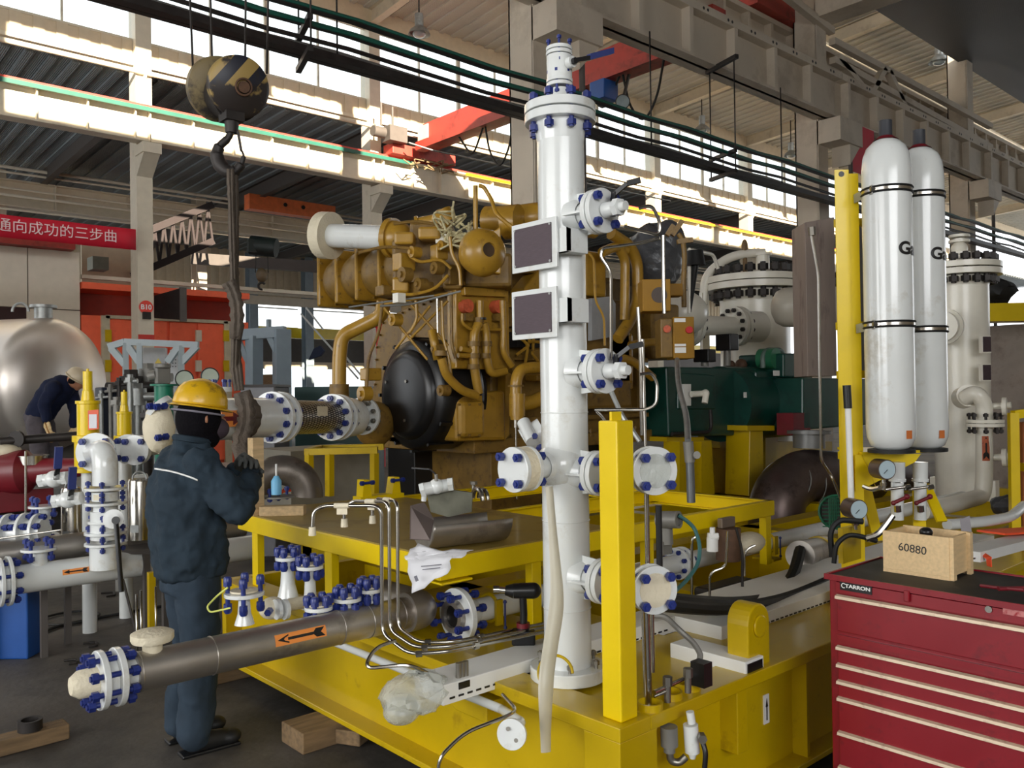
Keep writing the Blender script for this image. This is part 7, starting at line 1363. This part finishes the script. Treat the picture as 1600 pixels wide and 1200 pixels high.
# small ball valves with blue levers
for i, (px, py, l) in enumerate(((84, 748, 'upper white ball valve with blue lever on the left skid'), (106, 780, 'lower white ball valve with blue lever on the left skid'))):
    D = 5.5-.1*i; t = thing('small_ball_valve', l, 'valve', at(px, py+12, D), 'small white ball valves with blue levers'); p, q = at(px-20, py+3, D), at(px+20, py-2, D)
    b = MB(); b.cyl(p, q, .04, n=20); b.ball(p.lerp(q, .5), .055); b.hexa(p-(q-p)*.05, p+(q-p)*.15, .045); b.hexa(q-(q-p)*.15, q+(q-p)*.05, .045); b.build('body', WHITE, t)
    b = MB(); b.cyl(at(px+5, py-10, D-.03), at(px+4, py+1, D-.05), .018); b.build('stem', STEELG, t)
    b = MB(); b.beam(at(px+4, py-5, D-.05), at(px+7, py-18, D-.06), .03, .01); lv = b.build('lever', BLACK, t); b = MB(); b.beam(at(px+6, py-16, D-.06), at(px+8, py-50, D-.08), .045, .02); b.build('blue_grip', BLUEPV, lv)
t = thing('flanged_valve', 'white flanged valve lying at the left picture edge above the header', 'valve', at(25, 860, 5.5)); D = 5.5
b = MB(); b.cyl(at(-25, 836, D), at(70, 830, D), .085, n=24); b.build('body', WHITE, t)
dx_ = (at(70, 830, D)-at(-25, 836, D)).normalized()
for px in (14, 40, 60): flange(t, at(px, 834-(px-14)*.06, D), dx_, .13 if px < 50 else .12, .02, 6, .03, .05, WHITE, pair=False)
b = MB(); b.tube([at(-5, 842, D-.2), at(40, 836, D-.2), at(95, 828, D-.2)], .006); b.build('impulse_tube', STEEL, t)
t = thing('tee_flange', 'small white upright flange above the left header, blue studs', 'flange', at(66, 815, 5.6)); vst = at(68, 820, 5.6); b = MB(); b.cyl(vst, vst+V((0, 0, .12)), .045); b.build('neck', WHITE, t); flange(t, vst+V((0, 0, .12)), (0, 0, 1), .09, .014, 4, .03, .07, WHITE, pair=False)
q = at(45, 870, 5.45); t = thing('tee_flange', 'low white flange with blue studs on the left header pipe', 'flange', q); b = MB(); b.cyl(V((q.x, YH, zH+.05)), V((q.x, YH, zH+.17)), .05); b.build('neck', WHITE, t); flange(t, V((q.x, YH, zH+.17)), (0, 0, 1), .1, .016, 4, .03, .07, WHITE, pair=False)
for px, y0, y1, r, l in ((112, 762, 852, 15, 'upright stainless canister left of the white valve stack'), (219, 748, 842, 18, 'upright stainless canister with handle between valve stack and worker')):
    D = 5.75; t = thing('steel_canister', l, 'canister', at(px, y1, D), 'stainless canisters'); c = at(px, y1, D); H = (y1-y0)/FPX*D; R = r/FPX*D
    b = MB(); b.slathe([(0, 0), (R, 0), (R, H-.02), (R*.9, H), (0, H)], c, n=28); b.build('body', STEEL, t); b = MB(); b.torus(c+V((0, 0, H)), V((.667, .745, 0)), R*.6, .007, a0=0, a1=PI); b.build('handle', STEELG, t)
    b = MB(); b.obox(c+V((-.667, -.745, 0))*(R+.004)+V((0, 0, .08)), V((.745, -.667, 0))*R*.7, (.004, .004, 0), (0, 0, .05)); b.build('maker_plate', STEELG, t)
t = thing('wrapped_flange', 'white flange wrapped in cream tape just left of the hard hat', 'flange', at(250, 660, 5.2)); D = 5.2
b = MB(); b.ball(at(248, 668, D), .13, (.7, .7, 1.2), 20, 14); b.v = [v+V([random.uniform(-.006, .006) for _ in range(3)]) for v in b.v]; b.build('tape_wrap', TAPE, t)
b = MB(); b.cyl(at(252, 640, D), at(246, 634, D), .09); b.build('disc', WHITE, t)
for px, py in ((240, 634), (251, 635), (253, 683)): bolt(t, at(px, py, D-.08), V((1, .2, .1)), .04, .02)
t = thing('blind_flange', 'white blind flange with four blue bolts beside the tape-wrapped flange', 'flange', at(213, 705, 5.6)); c = at(213, 703, 5.6); nn = (CAM-c); nn.z = 0; nn = (nn.normalized()+V((-.4, .35, 0))).normalized(); flange(t, c, nn, .1, .02, 4, .03, .05, WHITE); flange(t, c-nn*.1+V((-.08, .07, 0)), nn, .1, .02, 4, .03, .05, WHITE, name='rear_flange')
b = MB(); b.cyl(c, c-nn*.4, .05); b.build('stub', WHITE, t)
# low deck under the canisters
t = thing('canister_deck', 'low grey steel deck under the two stainless canisters', 'platform', at(165, 870, 5.75)); zq = min(at(112, 852, 5.75).z, at(219, 842, 5.75).z)-.005; c = at(165, 850, 5.75)
b = MB(); b.obox((c.x, c.y, zq-.015), V((.745, -.667, 0))*.75, V((.667, .745, 0))*.35, (0, 0, .03)); b.build('deck_plate', BEAMD, t)
for s1 in (-1, 1):
    for s2 in (-1, 1): q = V((c.x, c.y, 0))+V((.745, -.667, 0))*.34*s1+V((.667, .745, 0))*.15*s2; b = MB(); b.box(q-V((.02, .02, 0)), q+V((.02, .02, zq-.03))); b.build('leg', BEAMD, t)
# maroon pump
t = thing('maroon_pump', 'dark red pump casing at the left edge beneath the steel tank', 'pump', at(30, 790, 6.6)); D = 6.6
b = MB(); b.slathe([(0, 0), (.1, 0), (.16, .1), (.17, .35), (.1, .42), (.07, .8)], at(-30, 742, D), (at(60, 735, D)-at(-30, 742, D)), n=24); b.build('casing', MAROON, t)
b = MB(); b.box(at(-30, 800, D)-V((0, .2, 0)), at(95, 765, D)+V((0, .2, 0))); b.build('bedplate', MAROON, t, bev=.02); b = MB(); b.cyl(at(50, 725, D), at(50, 712, D), .11, n=24); b.cyl(at(50, 712, D), at(50, 711, D), .12); b.build('silver_rim', STEEL, t)
b = MB(); b.ball(at(8, 705, D), .09, (1.3, 1, .6)); b.build('taped_port', TAPE, t); b = MB(); b.cyl(at(40, 705, D-.3), at(40, 810, D-.3), .008); b.build('thin_rod', STEEL, t)
# deck of the far-left skid that the second worker stands on
b = MB(); a = at(20, 760, 10.6); b.box((a.x-1.8, a.y-1.2, .5), (a.x+3.2, a.y+1.0, .66)); b.box((a.x-1.8, a.y-1.1, 0), (a.x-1.6, a.y+.9, .5)); b.box((a.x+3.0, a.y-1.1, 0), (a.x+3.2, a.y+.9, .5)); tag(b.build('work_platform', STEELG), 'low grey platform behind the left pipework carrying the bent-over worker', 'platform')
# mid clutter
CL = [(232, 590, 9.5, .10, GREYM, 'grey actuator body among the pipework behind the yellow hard hat'), (205, 605, 9.3, .12, DARKI, 'dark valve body left of the grey actuator'), (215, 620, 9.0, .09, STEELG, 'bright steel coupling below the grey actuator')]
for px, py, D, r, m, l in CL: b = MB(); q = at(px, py, D); b.cyl(q-V((0, 0, r)), q+V((0, 0, r)), r, n=18); b.cyl((q.x, q.y, 0), q, r*.5, n=12); b.cyl(q-V((.2, -.17, 0)), q+V((.2, -.17, 0)), r*.5, n=14); b.hexa(q+V((0, 0, r)), q+V((0, 0, r*1.6)), r*.6); tag(b.build('background_valve', m), l, 'valve')
t = thing('green_gearbox', 'green machine part with grey motor between column B10 and the hard hat', 'machine', at(258, 640, 8.5)); D = 8.5
b = MB(); q = at(256, 622, D); b.cyl((q.x, q.y, 0), at(256, 602, D), .09, n=20); b.cyl(at(256, 603, D), at(256, 600, D), .13, n=20); b.build('green_casing', mat('machine_green', (20, 120, 92), .4), t)
b = MB(); b.box(at(240, 600, D)-V((.0, .1, 0)), at(268, 575, D)+V((0, .1, 0))); b.cyl(at(254, 575, D), at(254, 568, D), .08); b.cyl(at(232, 588, D), at(245, 585, D), .05); b.build('motor', GREYM, t, bev=.01)
b = MB(); q = at(150, 655, 9); q2 = at(185, 605, 9); b.box((q.x, q.y-.2, 0), (q2.x, q2.y+.2, q2.z)); tag(b.build('navy_cabinet', mat('navy_paint', (16, 26, 44), .5), bev=.01), 'dark navy cabinet between the two yellow safety valves', 'cabinet')
for px, py, l in ((288, 592, 'round pale reel disc left of the sling'), (328, 588, 'round pale reel disc touching the hanging pipe top')):
    c = at(px, py, 8.6); n_ = (CAM-c).normalized(); t = thing('cable_reel', l, 'reel', V((c.x, c.y, 0)), 'pale reel discs'); b = MB(); b.cyl(c-n_*.03, c, .085, n=28); b.build('disc', mat('reel_pale', (166, 176, 160), .5), t); b = MB(); b.cyl((c.x, c.y, 0), c-V((0, 0, .08)), .02, n=8); b.build('stand_pole', DARKI, t); b = MB(); b.torus(c, n_, .085, .006); b.build('rim', BLACK, t)
for i, (x, y0, y1, D, r) in enumerate(((158, 610, 690, 8.8, .02), (172, 600, 680, 8.8, .02), (186, 590, 640, 8.8, .025), (203, 585, 640, 8.7, .03), (182, 620, 700, 7.5, .03), (230, 640, 720, 7.5, .04))):
    b = MB(); q = at(x+2, y1, D); b.cyl(at(x, y0, D), (q.x, q.y, 0), r, n=12); b.cyl(at(x-8, y0+12, D), at(x+12, y0+10, D), r*.8, n=10); b.hexa(at(x, y0+5, D), at(x, y0+12, D), r*1.7); tag(b.build('pipe_riser', [STEELG, GREYM, DARKI][i % 3]), ['short bright upright fitting just right of the big safety valve', 'upright grey fitting second from the big safety valve', 'dark upright fitting above the smaller safety valve', 'thickest bright upright fitting right of the smaller safety valve', 'lower grey upright fitting between the two safety valves', 'dark stubby upright fitting under the tape-wrapped flange'][i], 'pipe fitting', 'upright pipe fittings behind the left skid')
for i, (x0, y0, x1, y1, r, m) in enumerate(((130, 765, 230, 748, .045, WHITE), (100, 800, 230, 780, .03, STEELG), (60, 850, 140, 838, .04, GREYM), (175, 700, 240, 690, .05, WHITE), (150, 815, 235, 800, .04, GREYM), (0, 690, 130, 680, .035, DARKI))):
    b = MB(); b.cyl(at(x0, y0, 6.6), at(x1, y1, 6.9), r, n=16); b.cyl(at(x0+25, y0-4, 6.62), at(x0+28, y0-4.5, 6.64), r*1.9, n=20); tag(b.build('cross_pipe', m), ['white cross pipe behind the valve stack spacer', 'thin steel cross pipe behind the canisters', 'grey cross pipe above the left header', 'white cross pipe beside the blind flange', 'grey cross pipe behind the valve lever', 'dark pipe in front of the bent-over worker legs'][i], 'pipe')
# stands under left header, rods
for px, D, l in ((213, 5.1, 'leftmost thin steel rod standing under the left header'), (220, 5.2, 'middle thin steel rod under the left header'), (243, 5.3, 'thin steel rod under the left header touching the worker outline')):
    b = MB(); q = at(px, 900, D); b.cyl((q.x, q.y, 0), (q.x, q.y, zH-.08), .007, n=8); tag(b.build('support_rod', STEEL), l, 'rod', 'thin rods under the left header')
b = MB(); b.beam(at(192, 905, 5.2), at(212, 985, 5.2), .012, .012); tag(b.build('slanting_bar', DARKI), 'slanting dark bar leaning below the black valve lever', 'bar')
q = at(237, 960, 5.35); b = MB(); b.box((q.x-.02, q.y-.02, 0), (q.x+.02, q.y+.02, zH)); tag(b.build('yellow_strut', YEL), 'narrow yellow leg under the left header next to the worker', 'leg')
# floor items
b = MB(); b.tube([onz(x, y, .015) for x, y in ((62, 990), (90, 978), (150, 966), (235, 950), (330, 935))], .012, fil=.3); b.torus(onz(110, 965, .015), (0, 0, 1), .2, .009); tag(b.build('floor_hose', BLACKR), 'thin black hose with a loop lying on the floor at the left', 'hose')
for (x, y), l in (((170, 927), 'small bent iron hook on the floor right of the blue stand'), ((142, 1005), 'bent rod scrap on the floor above the header pipe end'), ((112, 1032), 'double bent rod scrap on the floor near the header pipe end')):
    b = MB(); b.tube([onz(x-12, y, .01), onz(x+8, y-2, .01), onz(x+10, y+3, .01), onz(x-4, y+5, .01)], .008, fil=.02); tag(b.build('scrap_rod', DARKI), l, 'scrap')
b = MB(); p, q = onz(-20, 1170, .04), onz(104, 1138, .04); b.beam(p, q, .11, .075); tag(b.build('floor_timber', WOODD, bev=.006), 'timber plank on the floor at the bottom left corner', 'timber')
c = onz(47, 1140, .08); b = MB(); b.ring(c, c+V((0, 0, .05)), .055, .04); tag(b.build('iron_ring', DARKI), 'dark iron ring sitting on the floor timber', 'ring')
b = MB(); p, q = onz(500, 1140, .04), onz(570, 1150, .04); b.beam(p, q, .1, .07); tag(b.build('floor_timber', WOODD, bev=.006), 'short timber end poking out from under the yellow skid', 'timber')
# ================================================================== PEOPLE
UU, VV, ZZ = V((.745, -.667, 0)), V((.667, .745, 0)), V((0, 0, 1))
def loft(b, rings, n=24):   # rings: (center, side vec*halfwidth, front vec*halfdepth)
    vs = []
    for c, a, f in rings:
        for i in range(n):
            t_ = 2*PI*i/n; cs, sn = math.cos(t_), math.sin(t_); vs.append(c+a*(abs(cs)**.85*(1 if cs > 0 else -1))+f*(abs(sn)**.85*(1 if sn > 0 else -1)))
    m = len(rings); b.add(vs, [(j*n+i, j*n+(i+1) % n, (j+1)*n+(i+1) % n, (j+1)*n+i) for j in range(m-1) for i in range(n)], True); b.add(vs[:n], [tuple(range(n))[::-1]]); b.add(vs[-n:], [tuple(range(n))]); return b
def limb(b, pts, radii, n=16):
    P = [V(p) for p in pts]; out = []; rr = []
    for i in range(len(P)-1):
        for k in range(6): out.append(P[i].lerp(P[i+1], k/6)); rr.append(radii[i]*(1-k/6)+radii[i+1]*k/6)
    out.append(P[-1]); rr.append(radii[-1]); b.tube(out, lambda s: rr[min(len(rr)-1, int(round(s*(len(rr)-1))))], n=n); b.ball(P[0], radii[0], n=n); b.ball(P[-1], radii[-1]*.98, n=n)
    for p, r in list(zip(P, radii))[1:-1]: b.ball(p, r, n=n)
    return b
def organic(o, voxel, smooth=6, disp=0, dsize=.1):
    md = o.modifiers.new('remesh', 'REMESH'); md.mode = 'VOXEL'; md.voxel_size = voxel; md.use_smooth_shade = True
    md = o.modifiers.new('smooth', 'SMOOTH'); md.iterations = smooth; md.factor = .5
    if disp:
        tx = bpy.data.textures.new('folds', 'CLOUDS'); tx.noise_scale = dsize; tx.noise_depth = 2; md = o.modifiers.new('folds', 'DISPLACE'); md.texture = tx; md.strength = disp; md.mid_level = .5
    return o
def hand(name, root, wrist, d, palm_n, curl, m, s=1.0, side=1):
    """palm + five separate fingers; d = direction wrist->knuckles, palm_n = palm normal (fingers curl towards it)"""
    d = d.normalized(); pn = (palm_n-d*palm_n.dot(d)).normalized(); sd = d.cross(pn)*side; b = MB()
    c = wrist+d*.045*s; loft(b, [(wrist-d*.015*s, sd*.028*s, pn*.022*s), (wrist+d*.02*s, sd*.036*s, pn*.020*s), (wrist+d*.06*s, sd*.044*s, pn*.017*s), (wrist+d*.09*s, sd*.042*s, pn*.014*s)], 14)
    for k, (off, L) in enumerate(((-.031, .072), (-.010, .082), (.012, .077), (.032, .062))):
        p = wrist+d*.088*s+sd*off*s; pts = [p]; ang = 0; dd = d
        for j, fr in enumerate((.45, .3, .25)): ang += curl*(.8+.12*k) if j else curl*.6; dd = d*math.cos(ang)+pn*math.sin(ang); p = p+dd*L*fr*s; pts.append(p)
        limb(b, pts, [.0098*s, .0092*s, .0086*s, .0076*s], 8)
    p = wrist+d*.025*s-sd*.034*s; t1 = (d*.75-sd*.7+pn*.35).normalized(); t2 = (d*.9-sd*.15+pn*.6).normalized(); limb(b, [p, p+t1*.036*s, p+t1*.036*s+t2*.032*s, p+t1*.036*s+t2*.055*s], [.0135*s, .0115*s, .0105*s, .0088*s], 8)
    return organic(b.build(name, m, root), .0042, 2)

# ---- standing worker
base = onz(300, 1165, 0); PB = V((base.x, base.y, 0)); Dp = 4.05
def L(u, v, z): return PB+UU*u+VV*v+ZZ*z
fw = (UU*.78+VV*.62).normalized(); rt = fw.cross(ZZ)
wk = thing('person', 'person in dark blue jacket and yellow hard hat, back turned, hands at the sling', 'person', PB)
T = lambda z, fo=0, so=0: L(0, 0, z)+fw*fo+rt*so
rs, ls = L(.125, -.145, 1.375), L(-.125, .145, 1.375)
re_, rh = L(.285, -.13, 1.165), L(.285, .10, 1.315)
le_, lh2 = L(.06, .28, 1.20), L(.20, .17, 1.33)
# continuous body: head, neck, trunk, arms, legs
b = MB(); hc = T(1.60, .055)
loft(b, [(T(.86), rt*.15, fw*.11), (T(1.05), rt*.155, fw*.11), (T(1.25), rt*.17, fw*.12), (T(1.38), rt*.16, fw*.10), (T(1.44, .01), rt*.08, fw*.07)])
limb(b, [T(1.42, .01), T(1.52, .035)], [.062, .056]); b.ball(hc, .105, (.86, .86, 1.14), 24, 16); b.ball(hc+fw*.03-ZZ*.045, .078, (.9, .9, 1.05)); b.ball(hc+fw*.075-ZZ*.095, .026)
limb(b, [hc+fw*.09+ZZ*.01, hc+fw*.122-ZZ*.028], [.011, .016]); b.ball(hc+fw*.092-ZZ*.062, .022, (1, 1, .55))
for s in (-1, 1): b.ball(hc+rt*s*.092-fw*.005-ZZ*.01, .03, (.4, .8, 1.1)); b.ball(hc+rt*s*.034+fw*.082+ZZ*.005, .014)
for S, E_, H_ in ((rs, re_, rh), (ls, le_, lh2)): limb(b, [S, E_, H_], [.05, .042, .028])
for s in (-1, 1): limb(b, [T(.90, 0, s*.09), T(.48, .02, s*.1), T(.09, -.01, s*.11)], [.085, .058, .042])
body = organic(b.build('body', SKIN, wk), .011, 4)
b = MB()
for s in (-1, 1): b.ball(hc+rt*s*.034+fw*.094+ZZ*.006, .008)
b.build('eyes', WHITEP, wk)
# jacket
b = MB()
loft(b, [(T(.83, -.0), rt*.185, fw*.15), (T(.90), rt*.212, fw*.172), (T(1.02, -.01), rt*.216, fw*.17), (T(1.16, -.02), rt*.213, fw*.165), (T(1.28, -.02), rt*.215, fw*.158), (T(1.37, -.01), rt*.20, fw*.135), (T(1.425, 0), rt*.15, fw*.105), (T(1.455, .01), rt*.095, fw*.09), (T(1.50, .02), rt*.085, fw*.085)])
limb(b, [rs, re_, rh-(rh-re_)*.12], [.088, .078, .058]); limb(b, [ls, le_, lh2-(lh2-le_)*.12], [.088, .076, .058])
jk = organic(b.build('jacket', NAVY, wk), .012, 4, .06, .09)
# reflective piping across the back
b = MB(); g = []; bpy.context.view_layer.update(); dg = bpy.context.evaluated_depsgraph_get(); je = jk.evaluated_get(dg); jo = WL[jk.name]
for i in range(33):
    u = i/32; row = []
    for dy in (-1.3, 0, 1.3):
        px_, py_2 = 229+80*u, 731.5+3*u+16*u*u+dy; dr = (at(px_, py_2, 4)-CAM).normalized(); ok, loc, nor, idx = je.ray_cast(CAM-jo, dr)
        if ok: row.append(loc+jo-dr*.004)
    if len(row) == 3: g.append(row)
b.sheet(g); o = b.build('reflective_piping', WHITEP, wk, solid=.002)
b = MB(); b.torus(T(1.49, .02), (fw*.2+ZZ), .083, .017, n=24, m=8); b.build('collar', NAVY, wk)
# trousers and boots
b = MB(); loft(b, [(T(.92), rt*.165, fw*.135), (T(.84), rt*.175, fw*.14), (T(.76), rt*.17, fw*.13)])
for s in (-1, 1): limb(b, [T(.82, 0, s*.085), T(.47, .015 if s > 0 else .03, s*.095), T(.10, -.02, s*.105)], [.108, .088, .085])
organic(b.build('trousers', NAVYT, wk), .012, 5, .028, .1)
for s in (-1, 1):
    b = MB(); p = T(0, 0, s*.105); limb(b, [p+ZZ*.10-fw*.03, p+ZZ*.055-fw*.02, p+ZZ*.045+fw*.11], [.052, .05, .042]); b.ball(p+ZZ*.042+fw*.15, .045, (1.2, 1.2, .8)); o = organic(b.build('boot', BLACKR, wk), .009, 3); b = MB(); c = p+fw*.05; b.obox(c+ZZ*.008, fw*.28, rt*.085, ZZ*.016); b.build('sole', BLACK, wk, bev=.006)
hand('glove', wk, rh, (rh-re_)*.3+VV*.02-UU*.035+ZZ*.01, -ZZ*.5-UU*.6, .62, GLOVE, 1.25, 1); hand('glove', wk, lh2, (lh2-le_)*.3-VV*.03, -ZZ*.6-VV*.3, .62, GLOVE, 1.25, -1)
# head gear
b = MB(); b.ball(hc-ZZ*.01-fw*.008, .118, (.92, .92, 1.1), 26, 18); b.ball(hc-ZZ*.10+fw*.01, .085, (1, 1, .8)); o = organic(b.build('balaclava', KNIT, wk), .009, 3)
b = MB(); c = hc+fw*.075-ZZ*.06; b.ball(c, .068, (1, 1, .85)); b.tube([c, hc+rt*.11+ZZ*.0, hc-fw*.1+ZZ*.01], .006); organic(b.build('dust_mask', mat('mask_grey', (66, 54, 62), .8), wk), .008, 2)
hat = hc+ZZ*.052; up = (ZZ*.97+fw*.16).normalized(); hf = (fw-up*fw.dot(up)).normalized(); hr = hf.cross(up); vs = []; n = 36; prof = [(1.0, 0), (1.0, .018), (.97, .05), (.88, .085), (.7, .115), (.42, .134), (.15, .14), (0.001, .1405)]
for r_, h_ in prof:
    for i in range(n): a = 2*PI*i/n; vs.append(hat+(hf*math.cos(a)*.13+hr*math.sin(a)*.114)*r_+up*h_*.95)
b = MB(); b.add(vs, [(j*n+i, j*n+(i+1) % n, (j+1)*n+(i+1) % n, (j+1)*n+i) for j in range(len(prof)-1) for i in range(n)], True); hh_ = b.build('hard_hat', HELM, wk, solid=.003)
vs = []
for k, (e, dz) in enumerate(((1.0, .004), (1.07, -.002), (1.12, -.006))):
    for i in range(n): a = 2*PI*i/n; ex = e+(.12*max(0, math.cos(a))**2*(k/2)); vs.append(hat+(hf*math.cos(a)*.13*ex+hr*math.sin(a)*.114*(e if k == 0 else e*1.02))+up*dz)
b = MB(); b.add(vs, [(j*n+i, j*n+(i+1) % n, (j+1)*n+(i+1) % n, (j+1)*n+i) for j in range(2) for i in range(n)], True); b.build('hat_brim', HELM, hh_, solid=.004)
b = MB(); b.tube([hat+up*.136*math.sin(a)*1.0+hf*math.cos(a)*.124 for a in [PI*k/16 for k in range(17)]], .008, n=8, flat=.6); b.build('hat_ridge', HELM, hh_)
b = MB(); b.tube([hat-ZZ*.03+(hf*math.cos(a)*.126+hr*math.sin(a)*.112) for a in [.8+(2*PI-1.6)*k/14 for k in range(15)]], .013, n=8, flat=.4); b.build('hat_strap', mat('strap_grey', (150, 146, 160), .8), hh_)

# ---- bent-over worker
D2 = 10.4; q = at(64, 760, D2); zg = .66; PC = V((q.x, q.y, zg))
def L2(px, py, v=0): return at(px, py, D2)+VV*v
w2 = thing('person', 'person in white hard hat bending over beside the steel tank', 'person', PC)
hipc = L2(63, 655); chest = L2(86, 612); shl = L2(99, 603); hd = L2(117, 594); f2 = UU
b = MB(); limb(b, [hipc, L2(76, 628), chest, shl], [.13, .12, .13, .11]); limb(b, [shl, hd-UU*.04], [.06, .055]); hx = (UU*.75-ZZ*.6).normalized(); b.ball(hd+UU*.02, .105, (1, .9, 1.0)); b.ball(hd+hx*.055, .078); limb(b, [hd+hx*.12, hd+hx*.14-ZZ*.01], [.014, .018]); b.ball(hd+hx*.10-UU*.05-ZZ*.04, .03); b.ball(hd-VV*.095, .03, (1, .5, 1.1)); b.ball(hd+VV*.095, .03, (1, .5, 1.1))
A = [(L2(97, 608, -.16), L2(88, 640, -.14), L2(84, 652, -.16)), (L2(99, 608, .16), L2(108, 640, .15), L2(112, 668, .05))]
A[0] = (L2(97, 608, -.17), L2(86, 636, -.2), L2(84, 650, -.16)) if False else (L2(95, 608, -.17), L2(83, 632, -.2), L2(87, 658, -.2))
for S, E_, H_ in A: limb(b, [S, E_, H_], [.05, .042, .03])
ft = [V((PC.x, PC.y, zg))+UU*.02-VV*.11, V((PC.x, PC.y, zg))+UU*.08+VV*.13]
for s, F_ in ((-1, ft[0]), (1, ft[1])): limb(b, [hipc+VV*s*.09, (hipc+VV*s*.09).lerp(F_, .5)+UU*.03, F_+ZZ*.09], [.085, .06, .045])
organic(b.build('body', SKIN, w2), .014, 3)
b = MB(); limb(b, [L2(62, 648), L2(76, 625), chest, L2(97, 604)], [.165, .165, .175, .15], 20); 
for S, E_, H_ in A: limb(b, [S, E_, E_.lerp(H_, .85)], [.088, .075, .058])
b.ball(A[0][0], .1); b.ball(A[1][0], .1); organic(b.build('jacket', NAVY2, w2), .016, 5, .03, .1)
b = MB(); limb(b, [L2(61, 652), L2(62, 668)], [.165, .15])
for s, F_ in ((-1, ft[0]), (1, ft[1])): limb(b, [hipc+VV*s*.085-ZZ*.05, (hipc+VV*s*.09).lerp(F_, .5)+UU*.03, F_+ZZ*.08], [.12, .1, .085])
organic(b.build('trousers', GREYCL, w2), .016, 5, .03, .1)
for F_ in ft: b = MB(); limb(b, [F_+ZZ*.06-UU*.03, F_+ZZ*.05+UU*.12], [.055, .045]); organic(b.build('boot', BLACKR, w2), .012, 2)
hand('glove', w2, A[0][2], UU*.2-ZZ, UU*.3+VV*.8, .5, GLOVEY, 1.15, 1); hand('glove', w2, A[1][2], UU*.2-ZZ, UU*.3-VV*.8, .5, GLOVEY, 1.15, -1)
up = (ZZ*.8+UU*.58).normalized(); hat = hd+up*.03; hf = (UU*.8-ZZ*.6); hf = (hf-up*hf.dot(up)).normalized(); hr = hf.cross(up); vs = []
for r_, h_ in prof:
    for i in range(n): a = 2*PI*i/n; vs.append(hat+(hf*math.cos(a)*.13+hr*math.sin(a)*.114)*r_+up*h_*.95)
b = MB(); b.add(vs, [(j*n+i, j*n+(i+1) % n, (j+1)*n+(i+1) % n, (j+1)*n+i) for j in range(len(prof)-1) for i in range(n)], True); hh_ = b.build('hard_hat', HELMW, w2, solid=.003)
b = MB(); b.torus(hat, up, .131, .009, m=6); b.build('hat_brim', HELMW, hh_)
b = MB(); b.cyl(hd-VV*.09+hx*.02, hd-VV*.13+hx*.02, .035); b.tube([hd-VV*.11+hx*.02, hd-VV*.06-hx*.0+up*.1, hd+VV*.1+hx*.02], .008, fil=.06); b.build('face_mask_straps', KNIT, w2)
w_ = thing('wrench', 'large adjustable spanner held by the bent-over worker', 'wrench', L2(92, 680, -.2)); b = MB(); b.tube([L2(85, 655, -.23), L2(92, 680, -.2)], .016, flat=.5); b.torus(L2(94, 685, -.2), (CAM-L2(94, 685)), .028, .012); b.build('handle', mat('brass_steel', (200, 150, 90), .35, metal=.6), w_)
